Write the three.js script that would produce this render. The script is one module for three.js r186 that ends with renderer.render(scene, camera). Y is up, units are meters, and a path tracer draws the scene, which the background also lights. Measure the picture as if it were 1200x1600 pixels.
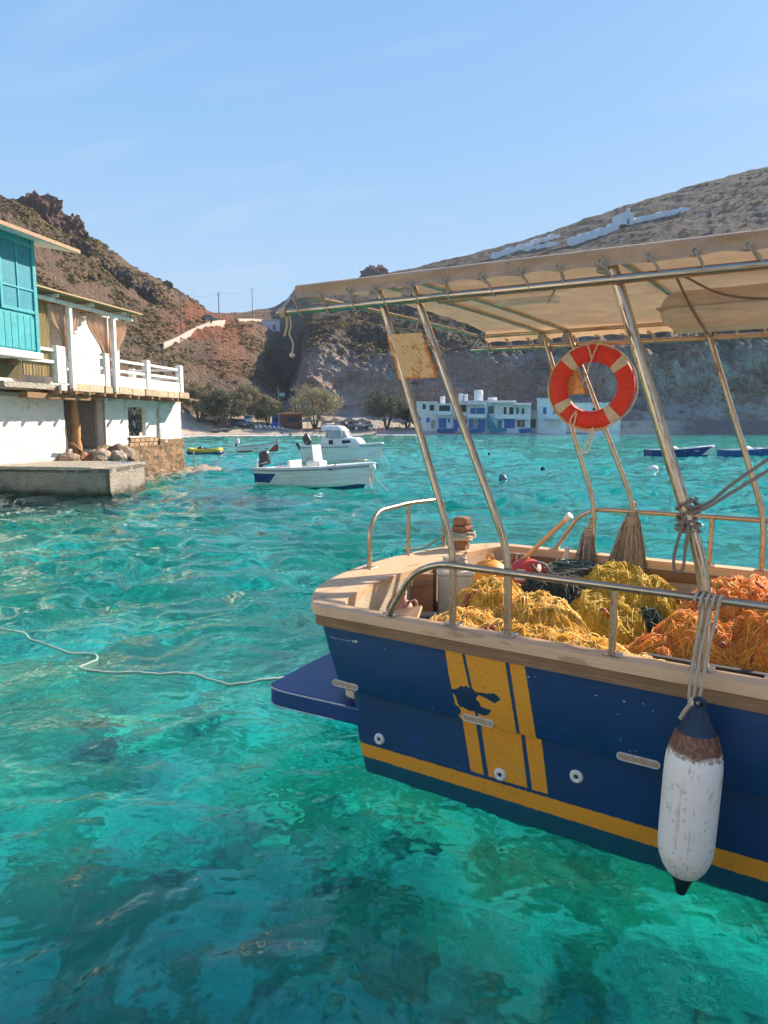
import * as THREE from 'three';
import { mergeGeometries, mergeVertices, toCreasedNormals } from 'three/addons/utils/BufferGeometryUtils.js';
import { RoundedBoxGeometry } from 'three/addons/geometries/RoundedBoxGeometry.js';
import { MarchingCubes } from 'three/addons/objects/MarchingCubes.js';
import { createNoise2D, createNoise3D } from 'simplex-noise';

// ---------------------------------------------------------------- camera, sky, sun, exposure
const scene = new THREE.Scene();
scene.fog = new THREE.FogExp2(new THREE.Color().setRGB(0.86, 0.92, 1.0), 0.00022);      // thin sea haze over the bay
const camera = new THREE.PerspectiveCamera(72.05, 0.75, 0.1, 4000);
camera.position.set(0, 2.4, 0);
camera.rotation.x = -7.2019 * Math.PI / 180;

const renderer = new THREE.WebGLRenderer({ antialias: true });
renderer.toneMapping = THREE.LinearToneMapping;
renderer.toneMappingExposure = 1.85;
renderer.shadowMap.enabled = true;

const SUN_EL = 31 * Math.PI / 180, SUN_AZ = 36 * Math.PI / 180;           // elevation; how far in front of straight right
const sunDir = new THREE.Vector3(Math.cos(SUN_EL) * Math.cos(SUN_AZ), Math.sin(SUN_EL), -Math.cos(SUN_EL) * Math.sin(SUN_AZ));
{
  // clear summer sky: deep blue overhead, paler to the horizon, a little brighter towards the sun, a few thin streaks of cirrus
  const W = 1024, Hh = 512, data = new Float32Array(W * Hh * 4);
  const n2 = createNoise2D(seeded(77));
  const top = [0.125, 0.335, 0.82], mid = [0.30, 0.57, 0.94], low = [0.60, 0.80, 0.99], ground = [0.10, 0.22, 0.26];
  for (let j = 0; j < Hh; j++) {
    const up = ((j + 0.5) / Hh - 0.5) * Math.PI, y = Math.sin(up);
    for (let i = 0; i < W; i++) {
      const a = ((i + 0.5) / W - 0.5) * 2 * Math.PI, x = Math.cos(a) * Math.cos(up), z = Math.sin(a) * Math.cos(up), o = (j * W + i) * 4;
      const s = Math.max(0, x * sunDir.x + y * sunDir.y + z * sunDir.z);
      const glow = 0.22 * Math.pow(s, 4) + 0.9 * Math.pow(s, 30);
      const e = Math.max(0, y), t1 = Math.min(1, e / 0.36), t2 = Math.min(1, Math.max(0, (e - 0.36) / 0.45));
      const px = x / (y + 0.12), pz = z / (y + 0.12);
      let wisp = n2(px * 0.55 + pz * 0.35 + 3.1, pz * 2.6 - px * 1.1) * 0.6 + n2(px * 1.6, pz * 6 - px * 2.5) * 0.4;
      wisp = Math.max(0, wisp - 0.28) * 0.20 * Math.min(1, Math.max(0, y * 6));
      for (let c = 0; c < 3; c++) {
        let v = low[c] + (mid[c] - low[c]) * t1; v += (top[c] - v) * t2;
        v += glow * [0.5, 0.48, 0.42][c] + wisp * (1 - v);
        if (y < 0) v = low[c] + (ground[c] - low[c]) * Math.min(1, -y * 12);
        data[o + c] = v / 1.85;
      }
      data[o + 3] = 1;
    }
  }
  const tex = new THREE.DataTexture(data, W, Hh, THREE.RGBAFormat, THREE.FloatType);
  tex.mapping = THREE.EquirectangularReflectionMapping; tex.magFilter = THREE.LinearFilter; tex.minFilter = THREE.LinearFilter; tex.needsUpdate = true;
  scene.background = tex; scene.environment = tex;
}
const sun = new THREE.DirectionalLight(new THREE.Color().setRGB(1.0, 0.88, 0.72), 5.0);
sun.position.copy(sunDir).multiplyScalar(300); sun.target.position.set(0, 0, -20);
sun.castShadow = true; sun.shadow.mapSize.set(4096, 4096);
Object.assign(sun.shadow.camera, { left: -220, right: 220, top: 160, bottom: -160, near: 1, far: 900 });
scene.add(sun, sun.target);

// ---------------------------------------------------------------- helpers
function seeded(a) { return () => { a = (a + 0x6d2b79f5) | 0; let t = Math.imul(a ^ (a >>> 15), 1 | a); t = (t + Math.imul(t ^ (t >>> 7), 61 | t)) ^ t; return ((t ^ (t >>> 14)) >>> 0) / 4294967296; }; }
const noise2 = createNoise2D(seeded(11)), noise3 = createNoise3D(seeded(12));
const fbm2 = (x, y, o = 4) => { let s = 0, a = 0.5; for (let i = 0; i < o; i++) { s += a * noise2(x, y); x = x * 2.03 + 17; y = y * 2.03 - 9; a *= 0.5; } return s; };
const fbm3 = (x, y, z, o = 4) => { let s = 0, a = 0.5; for (let i = 0; i < o; i++) { s += a * noise3(x, y, z); x = x * 2.03 + 17; y = y * 2.03 - 9; z = z * 2.03 + 5; a *= 0.5; } return s; };
const ridge3 = (x, y, z, o = 4) => { let s = 0, a = 0.5; for (let i = 0; i < o; i++) { const r = 1 - Math.abs(noise3(x, y, z)); s += a * r * r; x = x * 2.1 + 7; y = y * 2.1 - 3; z = z * 2.1 + 13; a *= 0.5; } return s; };
const clamp = (x, a = 0, b = 1) => Math.min(b, Math.max(a, x)), lerp = (a, b, t) => a + (b - a) * t, smooth = (a, b, x) => { const t = clamp((x - a) / (b - a)); return t * t * (3 - 2 * t); };
const V = (x, y, z) => new THREE.Vector3(x, y, z), R = (d) => d * Math.PI / 180;
const rgb = (r, g, b) => new THREE.Color().setRGB(r, g, b);
const hex = (h) => new THREE.Color(h);

const taken = {};
function numbered(name) { const n = taken[name] = (taken[name] ?? -1) + 1; return n ? name + '_' + String(n).padStart(3, '0') : name; }
function tag(o, label, category, group, kind) { if (label) o.userData.label = label; if (category) o.userData.category = category; if (group) o.userData.group = group; if (kind) o.userData.kind = kind; return o; }
function thing(name, label, category, pos = [0, 0, 0], turn = 0, group) {
  const o = new THREE.Group(); o.name = numbered(name); scene.add(o); o.position.set(...pos); o.rotation.y = turn; return tag(o, label, category, group);
}
const partCount = new Map();
function pname(parent, name) {
  if (parent === scene) return numbered(name);
  if (!partCount.has(parent)) partCount.set(parent, {});
  const c = partCount.get(parent), n = c[name] = (c[name] ?? -1) + 1;
  return n ? name + '_' + String(n).padStart(3, '0') : name;
}
// one named mesh out of one or several geometries
function part(name, geos, mat, parent = scene) {
  const g = Array.isArray(geos) ? join(geos) : geos;
  const m = new THREE.Mesh(g, mat); m.name = pname(parent, name); m.castShadow = m.receiveShadow = true; parent.add(m); return m;
}
function copy(o, label, pos, turn, group) {
  const c = o.clone(); c.userData = { ...o.userData }; c.name = numbered(o.name.replace(/_\d{3}$/, '')); scene.add(c);
  if (pos) c.position.set(...pos); if (turn !== undefined) c.rotation.y = turn; if (label) c.userData.label = label; if (group) c.userData.group = group; return c;
}
function join(list) {
  const keep = ['position', 'normal', 'uv'];
  const out = list.map((g) => {
    let q = g.index ? g.toNonIndexed() : g;
    if (!q.attributes.normal) q.computeVertexNormals();
    if (!q.attributes.uv) q.setAttribute('uv', new THREE.BufferAttribute(new Float32Array(q.attributes.position.count * 2), 2));
    const r = new THREE.BufferGeometry(); for (const k of keep) r.setAttribute(k, q.attributes[k]);
    if (q.attributes.color) r.setAttribute('color', q.attributes.color);
    return r;
  });
  return out.length === 1 ? out[0] : mergeGeometries(out);
}
// uv in metres by the dominant axis of the normal
function boxUV(g, s = 1) {
  const q = g.index ? g.toNonIndexed() : g, p = q.attributes.position, n = q.attributes.normal, uv = new Float32Array(p.count * 2);
  for (let i = 0; i < p.count; i++) {
    const ax = Math.abs(n.getX(i)), ay = Math.abs(n.getY(i)), az = Math.abs(n.getZ(i));
    const [u, v] = ax > ay && ax > az ? [p.getZ(i), p.getY(i)] : ay > az ? [p.getX(i), p.getZ(i)] : [p.getX(i), p.getY(i)];
    uv[i * 2] = u * s; uv[i * 2 + 1] = v * s;
  }
  q.setAttribute('uv', new THREE.BufferAttribute(uv, 2)); return q;
}
const place = (g, x = 0, y = 0, z = 0, rx = 0, ry = 0, rz = 0) => { if (rz) g.rotateZ(rz); if (rx) g.rotateX(rx); if (ry) g.rotateY(ry); return g.translate(x, y, z); };
// box by centre and size, edges rounded by r
function bx(w, h, d, x = 0, y = 0, z = 0, r = 0.01, ry = 0, rx = 0, rz = 0) {
  const rr = Math.min(r, w / 2.2, h / 2.2, d / 2.2);
  const g = rr > 0.0005 ? new RoundedBoxGeometry(w, h, d, 1, rr) : new THREE.BoxGeometry(w, h, d);
  return boxUV(place(g, x, y, z, rx, ry, rz));
}
function cyl(r0, r1, h, x = 0, y = 0, z = 0, seg = 16, rx = 0, ry = 0, rz = 0) { return place(new THREE.CylinderGeometry(r1, r0, h, seg, 1), x, y, z, rx, ry, rz); }
class Poly extends THREE.Curve {           // straight runs with rounded bends
  constructor(pts, bend = 0.08) { super(); this.c = new THREE.CurvePath();
    let a = pts[0].clone();
    for (let i = 1; i < pts.length - 1; i++) {
      const p = pts[i], d0 = pts[i - 1].clone().sub(p), d1 = pts[i + 1].clone().sub(p), b = Math.min(bend, d0.length() * 0.45, d1.length() * 0.45);
      const s = p.clone().addScaledVector(d0.normalize(), b), e = p.clone().addScaledVector(d1.normalize(), b);
      this.c.add(new THREE.LineCurve3(a, s)); this.c.add(new THREE.QuadraticBezierCurve3(s, p.clone(), e)); a = e;
    }
    this.c.add(new THREE.LineCurve3(a, pts[pts.length - 1].clone()));
  }
  getPoint(t, o = new THREE.Vector3()) { return o.copy(this.c.getPoint(clamp(t, 0, 0.99999))); }
}
const arr = (p) => p.map((q) => q.isVector3 ? q : V(...q));
function pipe(pts, r, bend = 0.1, seg = 40, rad = 12) { const p = arr(pts); return cap(new THREE.TubeGeometry(p.length === 2 ? new THREE.LineCurve3(p[0], p[1]) : new Poly(p, bend), p.length === 2 ? 1 : seg, r, rad), p, r, rad); }
function cap(g, p, r, rad) {               // close the two ends
  const out = [g];
  for (const [a, b] of [[p[0], p[1]], [p[p.length - 1], p[p.length - 2]]]) {
    const c = new THREE.CircleGeometry(r, rad); const q = new THREE.Quaternion().setFromUnitVectors(V(0, 0, 1), a.clone().sub(b).normalize()); c.applyQuaternion(q); c.translate(a.x, a.y, a.z); out.push(c);
  }
  return join(out);
}
function rope(pts, r, seg = 60, rad = 6, closed = false) { return new THREE.TubeGeometry(new THREE.CatmullRomCurve3(arr(pts), closed, 'centripetal'), seg, r, rad, closed); }
function lathe(prof, seg = 24) { return new THREE.LatheGeometry(prof.map(([x, y]) => new THREE.Vector2(x, y)), seg); }
// extrude a 2-D outline (x, y) by depth d along z
function prism(pts, d, bevel = 0, z0 = 0) {
  const s = new THREE.Shape(pts.map(([x, y]) => new THREE.Vector2(x, y)));
  const g = new THREE.ExtrudeGeometry(s, { depth: d, bevelEnabled: bevel > 0, bevelThickness: bevel, bevelSize: bevel, bevelSegments: 2, steps: 1, curveSegments: 8 });
  g.translate(0, 0, z0); return boxUV(g);
}
// grid surface f(u, v) -> Vector3, u, v in 0..1
function sheet(f, nu, nv, uvs) {
  const pos = new Float32Array((nu + 1) * (nv + 1) * 3), uv = new Float32Array((nu + 1) * (nv + 1) * 2), idx = [];
  for (let j = 0; j <= nv; j++) for (let i = 0; i <= nu; i++) {
    const k = j * (nu + 1) + i, p = f(i / nu, j / nv); pos.set([p.x, p.y, p.z], k * 3);
    const q = uvs ? uvs(i / nu, j / nv, p) : [i / nu, j / nv]; uv.set(q, k * 2);
    if (i < nu && j < nv) { const b = k + nu + 1; idx.push(k, k + 1, b, k + 1, b + 1, b); }
  }
  const g = new THREE.BufferGeometry(); g.setAttribute('position', new THREE.BufferAttribute(pos, 3)); g.setAttribute('uv', new THREE.BufferAttribute(uv, 2)); g.setIndex(idx); g.computeVertexNormals(); return g;
}
function roughen(g, amp, freq, seed = 0) {   // push the vertices of a closed shape along noise
  const q = mergeVertices(deluv(g)), p = q.attributes.position; q.computeVertexNormals(); const n = q.attributes.normal;
  for (let i = 0; i < p.count; i++) { const x = p.getX(i), y = p.getY(i), z = p.getZ(i), d = amp * fbm3(x * freq + seed, y * freq, z * freq - seed, 4); p.setXYZ(i, x + n.getX(i) * d, y + n.getY(i) * d, z + n.getZ(i) * d); }
  q.computeVertexNormals(); return boxUV(q);
}
function crag3(g, amp, freq, seed = 0) {      // broken rock: ledges and cracks
  const q = mergeVertices(deluv(g)), p = q.attributes.position; q.computeVertexNormals(); const n = q.attributes.normal;
  for (let i = 0; i < p.count; i++) { const x = p.getX(i), y = p.getY(i), z = p.getZ(i), b = Math.round((y * freq * 1.3 + 1.2 * noise3(x * freq, y * freq, z * freq + seed)) * 2) / 2 - y * freq * 1.3, d = amp * (1.3 * (ridge3(x * freq + seed, y * freq * 0.8, z * freq, 4) - 0.5) + 0.45 * b); p.setXYZ(i, x + n.getX(i) * d, y + n.getY(i) * d, z + n.getZ(i) * d); }
  return boxUV(toCreasedNormals(q, 0.45));
}
function deluv(g) { const r = new THREE.BufferGeometry(); r.setAttribute('position', g.attributes.position.clone()); if (g.index) r.setIndex(g.index.clone()); return r; }

// ---------------------------------------------------------------- textures
function dataTex(n, f, { srgb = false, rx = 1, ry = 1, clampEdge = false } = {}) {    // f(u, v) -> [r, g, b] 0..1 (bytes)
  const d = new Uint8Array(n * n * 4);
  for (let j = 0; j < n; j++) for (let i = 0; i < n; i++) { const c = f(i / n, j / n), o = (j * n + i) * 4; d[o] = clamp(c[0]) * 255; d[o + 1] = clamp(c[1]) * 255; d[o + 2] = clamp(c[2]) * 255; d[o + 3] = 255; }
  const t = new THREE.DataTexture(d, n, n); t.magFilter = THREE.LinearFilter; t.minFilter = THREE.LinearFilter; t.wrapS = t.wrapT = clampEdge ? THREE.ClampToEdgeWrapping : THREE.RepeatWrapping; if (srgb) t.colorSpace = THREE.SRGBColorSpace; t.repeat.set(rx, ry); t.needsUpdate = true; return t;
}
// noise that repeats over the unit square, freq cells across
function tileNoise(u, v, freq, seed = 0, oct = 4) {
  let s = 0, a = 0.5, k = freq / (2 * Math.PI);
  const au = u * 2 * Math.PI, av = v * 2 * Math.PI;
  for (let o = 0; o < oct; o++) { s += a * noise4(Math.cos(au) * k, Math.sin(au) * k, Math.cos(av) * k, Math.sin(av) * k, seed + o * 7.7); k *= 2; a *= 0.5; }
  return s;
}
function noise4(a, b, c, d, s) { return 0.7 * (noise3(a + s, b, c + d * 0.61) + noise3(b - s, d, a * 0.37 + c)); }
const G = (v) => [v, v, v];
const grain = dataTex(256, (u, v) => G(0.5 + 0.5 * tileNoise(u, v, 24, 1)));                        // fine bump
const blotch = dataTex(512, (u, v) => { const a = tileNoise(u, v, 5, 2, 5), b = tileNoise(u, v, 40, 5, 2); return G(0.86 + 0.24 * a + 0.10 * b); }, {});      // tone variation, multiplies a colour
const rough1 = dataTex(256, (u, v) => G(0.75 + 0.35 * tileNoise(u, v, 9, 3)));
function rep(t, x, y = x) { const c = t.clone(); c.repeat.set(x, y); c.needsUpdate = true; return c; }
function std(color, rough = 0.8, o = {}) { const { tone = 1, bump = 0, bumpRep = 1, metal = 0, ...rest } = o;
  const m = new THREE.MeshPhysicalMaterial({ color, roughness: rough, metalness: metal, ...rest });
  if (tone) m.map = m.map ?? rep(blotch, tone);
  if (bump) { m.bumpMap = rep(grain, bumpRep); m.bumpScale = bump; }
  return m;
}

// ---------------------------------------------------------------- the sea
const CREST = R(50);                                   // crests run this way (from +x towards -z)
const waves = [];
{
  const rnd = seeded(5);
  const bands = [[2.6, 0.010, 4], [1.5, 0.0105, 6], [0.85, 0.0105, 9], [0.5, 0.0062, 10], [0.3, 0.0024, 9], [0.18, 0.0009, 8]];
  for (const [L, A, n] of bands) for (let i = 0; i < n; i++) {
    const l = L * (0.75 + 0.6 * rnd()), a = CREST + Math.PI / 2 + (rnd() - 0.5) * (L > 1 ? 1.5 : 2.2), k = 2 * Math.PI / l;
    waves.push([Math.cos(a) * k, -Math.sin(a) * k, A * (0.6 + 0.8 * rnd()), rnd() * 6.28]);
  }
}
function waveAt(x, z, cell, out) {                     // height and slope; waves shorter than the mesh can hold are left out
  const wx = x + 0.35 * noise2(x * 0.55, z * 0.55 + 40), wz = z + 0.35 * noise2(x * 0.55 - 30, z * 0.55);
  const lee = lerp(0.5, 1.3, smooth(4, 13, Math.hypot(x, z))), gust = 1.2 * lee * (0.75 + 0.45 * noise2(x * 0.07 + 9, z * 0.07)), calm = 0.65 + 0.35 * noise2(x * 0.3 - 7, z * 0.3 + 3);
  let h = 0, sx = 0, sz = 0;
  for (const [kx, kz, a, p] of waves) {
    const k = Math.hypot(kx, kz), f = clamp((6.28 / k) / (cell * 2.4) - 0.5); if (f <= 0) continue;
    const t = wx * kx + wz * kz + p, s = Math.sin(t), c = Math.cos(t), A = a * f * (k < 5 ? gust : gust * calm) * (1 + Math.min(1.6, cell * 2.5));
    h += A * (s + 0.18 * Math.cos(2 * t)); const g = A * (c - 0.36 * Math.sin(2 * t)); sx += g * kx; sz += g * kz;
  }
  out[0] = h; out[1] = sx; out[2] = sz;
}
{
  const NR = 700, NC = 560, pos = new Float32Array((NR + 1) * (NC + 1) * 3), nor = new Float32Array(pos.length), uv = new Float32Array((NR + 1) * (NC + 1) * 2), idx = new Uint32Array(NR * NC * 6), o = [0, 0, 0];
  let q = 0;
  for (let j = 0; j <= NR; j++) {
    const t = j / NR, d = t < 0.04 ? lerp(-14, 1.4, t / 0.04) : 1.4 * Math.pow(330 / 1.4, (t - 0.04) / 0.96);
    const w = 3.2 + 0.72 * Math.max(d, 0.5);
    for (let i = 0; i <= NC; i++) {
      const s = i / NC * 2 - 1, x = w * (s + 2.2 * Math.sign(s) * Math.max(0, Math.abs(s) - 0.8) + 60 * Math.sign(s) * Math.pow(Math.max(0, Math.abs(s) - 0.93), 2) * 8), z = -d, k = j * (NC + 1) + i;
      const cell = Math.max(2 * w / NC, Math.abs(d) * 0.0078, t < 0.04 ? 0.7 : 0) * (Math.abs(s) > 0.8 ? 3.2 : 1);
      waveAt(x, z, cell, o);
      pos[k * 3] = x; pos[k * 3 + 1] = o[0]; pos[k * 3 + 2] = z;
      const l = Math.hypot(o[1], 1, o[2]); nor[k * 3] = -o[1] / l; nor[k * 3 + 1] = 1 / l; nor[k * 3 + 2] = -o[2] / l;
      uv[k * 2] = x / 7.3; uv[k * 2 + 1] = z / 7.3;
      if (i < NC && j < NR) { const b = k + NC + 1; idx[q++] = k; idx[q++] = k + 1; idx[q++] = b; idx[q++] = k + 1; idx[q++] = b + 1; idx[q++] = b; }
    }
  }
  const g = new THREE.BufferGeometry(); g.setAttribute('position', new THREE.BufferAttribute(pos, 3)); g.setAttribute('normal', new THREE.BufferAttribute(nor, 3)); g.setAttribute('uv', new THREE.BufferAttribute(uv, 2)); g.setIndex(new THREE.BufferAttribute(idx, 1));
  const ripple = dataTex(512, (u, v) => G(0.5 + 0.42 * tileNoise(u, v, 26, 9, 3) + 0.2 * tileNoise(u, v, 70, 4, 2)));
  const seaMat = new THREE.MeshPhysicalMaterial({ color: rgb(0.35, 0.90, 0.92), roughness: 0.0, transmission: 0.975, thickness: 2, ior: 1.33, attenuationColor: rgb(0.25, 0.835, 0.87), attenuationDistance: 3, bumpMap: ripple, bumpScale: 0.022 });
  const sea = part('sea_water', g, seaMat); tag(sea, null, null, null, 'structure'); sea.userData.label = 'turquoise rippled sea filling the bay';
}
// the sea floor: pale sand with stones and weed, deeper below the boat
{
  const g = sheet((u, v) => {
    const d = v < 0.1 ? lerp(-12, 1, v / 0.1) : Math.pow(250, (v - 0.1) / 0.9), w = 10 + d * 1.2, x = (u * 2 - 1) * w, z = -d;
    const y = -2.2 + 1.05 * smooth(24, 70, d) + 0.6 * smooth(90, 150, d) + 0.35 * fbm2(x * 0.35, z * 0.35, 4) * (1 - 0.6 * smooth(20, 60, d));
    return V(x, y, z);
  }, 420, 460, (u, v, p) => [p.x, p.z]);
  const p = g.attributes.position, c = new Float32Array(p.count * 3);
  for (let i = 0; i < p.count; i++) {
    const x = p.getX(i), z = p.getZ(i), wx = x + 0.5 * noise2(x * 0.9, z * 0.9), wz = z + 0.5 * noise2(x * 0.9 + 50, z * 0.9);
    const meadow = smooth(4.5, 8, -z) * (1 - smooth(22, 34, -z + 0.5 * x)) * (1 - smooth(0.5, 6, x + 0.25 * z + 3)); const a = Math.max(smooth(0.02, 0.20, fbm2(wx * 0.55 + 3, wz * 0.55, 5) + 0.10 * noise2(wx * 4, wz * 4)) * (1 - 0.85 * smooth(9, 22, -z)), meadow * smooth(-0.22, -0.10, fbm2(wx * 0.3 + 8, wz * 0.3, 4) + 0.10 * noise2(wx * 3, wz * 3)) * 0.9), b = smooth(0.12, 0.22, fbm2(wx * 1.5, wz * 1.5, 4));
    const sand = [0.57, 0.68, 0.53], weed = [0.11, 0.27, 0.12], stone = [0.34, 0.46, 0.30];
    for (let k = 0; k < 3; k++) c[i * 3 + k] = lerp(lerp(sand[k], stone[k], b * 0.6), weed[k], a * 0.8);
  }
  g.setAttribute('color', new THREE.BufferAttribute(c, 3));
  const m = std(rgb(1, 1, 1), 0.95, { tone: 0, bump: 0.03, bumpRep: 0.5 }); m.vertexColors = true;
  tag(part('sea_floor', g, m), 'sandy sea floor with dark weed seen through the water', null, null, 'structure');
  // stones lying on it near the quay and under the boat
  const rnd = seeded(64), kinds = [12, 13, 14].map((q) => { const gs = new THREE.IcosahedronGeometry(1, 4); gs.scale(1, 0.55, 0.85); return roughen(gs, 0.45, 1.1, q); }), list = []; let k = 0;
  for (let i = 0; i < 20000 && k < 260; i++) { const z = -1 - 15 * Math.pow(rnd(), 1.3), x = (rnd() * 2 - 1) * (3.5 + 0.9 * Math.abs(z)); if (fbm2(x * 0.5 + 20, z * 0.5, 3) < 0.02 + 0.25 * rnd() - 0.1) continue; const s = 0.07 + 0.30 * Math.pow(rnd(), 2.0), d = -z, y = -2.2 + 0.35 * fbm2(x * 0.35, z * 0.35, 4), st = kinds[k % 3].clone(), t = 0.7 + 0.4 * rnd(); st.scale(s * (0.8 + 0.6 * rnd()), s * (0.6 + 0.5 * rnd()), s); st.rotateX((rnd() - 0.5) * 0.5); st.rotateY(rnd() * 6.28); st.translate(x, y + 0.1 * s, z); const nn = st.attributes.position.count; st.setAttribute('color', new THREE.BufferAttribute(Float32Array.from({ length: nn * 3 }, (_, q) => t * [1, 1.04, 0.92][q % 3]), 3)); list.push(st); k++; }
  const sm = std(rgb(0.60, 0.68, 0.50), 0.95, { tone: 0 }); sm.vertexColors = true;
  tag(part('sea_floor_stones', list, sm), 'stones scattered over the sea floor under the boat', null, null, 'stuff');
}

// ---------------------------------------------------------------- beach and hills round the bay, by bearing from the quay (degrees, right of forward) and range (m)
const HILL = [   // bearing; range of the shoreline; then range and height of the foot, the cliff top, the shoulder and the ridge
  [-53.53, 26, 34, 4.9, 60, 13.8, 120, 39.8, 200, 66.8],
  [-42.05, 34, 50, 5.7, 95, 19.8, 160, 48.5, 230, 68.7],
  [-34.08, 45, 64, 5.3, 115, 22.6, 175, 52.6, 260, 75.5],
  [-28.42, 62, 80, 5.6, 130, 24.6, 180, 52.2, 260, 70.5],
  [-25.67, 74, 92, 6.0, 140, 25.2, 184, 51.5, 260, 68.2],
  [-24.49, 84, 100, 6.4, 146, 25.3, 188, 48.9, 262, 64.9],
  [-22.31, 98, 114, 7.0, 158, 25.7, 196, 48.6, 270, 62.5],
  [-19.84, 112, 128, 7.7, 172, 26.7, 210, 47.2, 285, 58.8],
  [-16.57, 130, 146, 7.3, 188, 27.9, 228, 43.5, 330, 57.6],
  [-14.66, 135, 152, 4.1, 196, 26.0, 238, 41.0, 400, 61.9],
  [-12.95, 136, 154, 4.1, 200, 25.8, 242, 36.6, 430, 65.0],
  [-11.22, 137, 155, 4.2, 204, 22.9, 244, 34.6, 440, 67.6],
  [-9.97, 138, 156, 4.2, 206, 20.5, 244, 31.8, 440, 69.4],
  [-8.82, 138, 158, 4.2, 206, 16.1, 236, 24.1, 440, 71.1],
  [-7.81, 139, 160, 4.2, 206, 11.7, 236, 15.1, 440, 75.4],
  [-7.09, 139, 162, 4.3, 200, 14.9, 240, 23.7, 440, 78.5],
  [-6.18, 140, 164, 4.3, 176, 18.0, 230, 33.8, 440, 81.2],
  [-4.64, 140, 165, 4.3, 177, 19.7, 228, 36.1, 435, 83.8],
  [-2.07, 141, 166, 4.3, 178, 18.3, 226, 38.2, 425, 85.8],
  [2.07, 142, 167, 4.3, 179, 18.4, 228, 39.5, 410, 88.8],
  [6.18, 144, 168, 4.3, 177, 19.7, 232, 41.0, 410, 95.2],
  [9.72, 146, 169, 4.3, 178, 20.4, 236, 42.3, 410, 100.6],
  [13.2, 149, 169, 4.3, 178, 20.9, 240, 44.5, 415, 108.8],
  [16.57, 153, 157.5, 3.2, 166.5, 18.8, 240, 44.9, 420, 116.6],
  [19.84, 158, 162.5, 3.2, 171.5, 19.0, 240, 45.1, 425, 123.4],
  [22.53, 162, 166.5, 3.2, 175.5, 19.7, 244, 46.0, 430, 128.4],
  [25.72, 167, 171.5, 3.2, 180.5, 20.5, 250, 48.0, 435, 134.1],
  [28.42, 172, 176.5, 3.2, 185.5, 21.3, 256, 49.9, 440, 138.5],
  [32.27, 180, 184.5, 3.2, 193.5, 22.8, 266, 51.9, 450, 143.5],
  [42.05, 215, 219.5, 3.3, 245, 25.2, 310, 49.3, 480, 143.8],
  [55.28, 290, 300, 7.1, 330, 19.3, 400, 35.0, 520, 89.1],
  [71.94, 420, 440, 5.0, 480, 9.2, 560, 13.4, 650, 20.6]];
function hillRow(az) {
  let i = 0; while (i < HILL.length - 2 && az > HILL[i + 1][0]) i++;
  const p0 = HILL[Math.max(0, i - 1)], p1 = HILL[i], p2 = HILL[i + 1], p3 = HILL[Math.min(HILL.length - 1, i + 2)], h = p2[0] - p1[0], t = clamp((az - p1[0]) / h), out = [];
  for (let k = 1; k < 10; k++) {
    const m1 = (p2[k] - p0[k]) / Math.max(1e-3, p2[0] - p0[0]), m2 = (p3[k] - p1[k]) / Math.max(1e-3, p3[0] - p1[0]), lim = (p2[k] - p1[k]) / h;
    const a = Math.sign(m1) === Math.sign(lim) ? Math.sign(lim) * Math.min(Math.abs(m1), 3 * Math.abs(lim)) : 0, b = Math.sign(m2) === Math.sign(lim) ? Math.sign(lim) * Math.min(Math.abs(m2), 3 * Math.abs(lim)) : 0;
    const t2 = t * t, t3 = t2 * t;
    out.push((2 * t3 - 3 * t2 + 1) * p1[k] + (t3 - 2 * t2 + t) * h * a + (-2 * t3 + 3 * t2) * p2[k] + (t3 - t2) * h * b);
  }
  return out;
}
const SEG = [0, 0.035, 0.09, 0.16, 0.42, 0.74, 0.96, 1];     // share of the mesh rows up to each node
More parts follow.
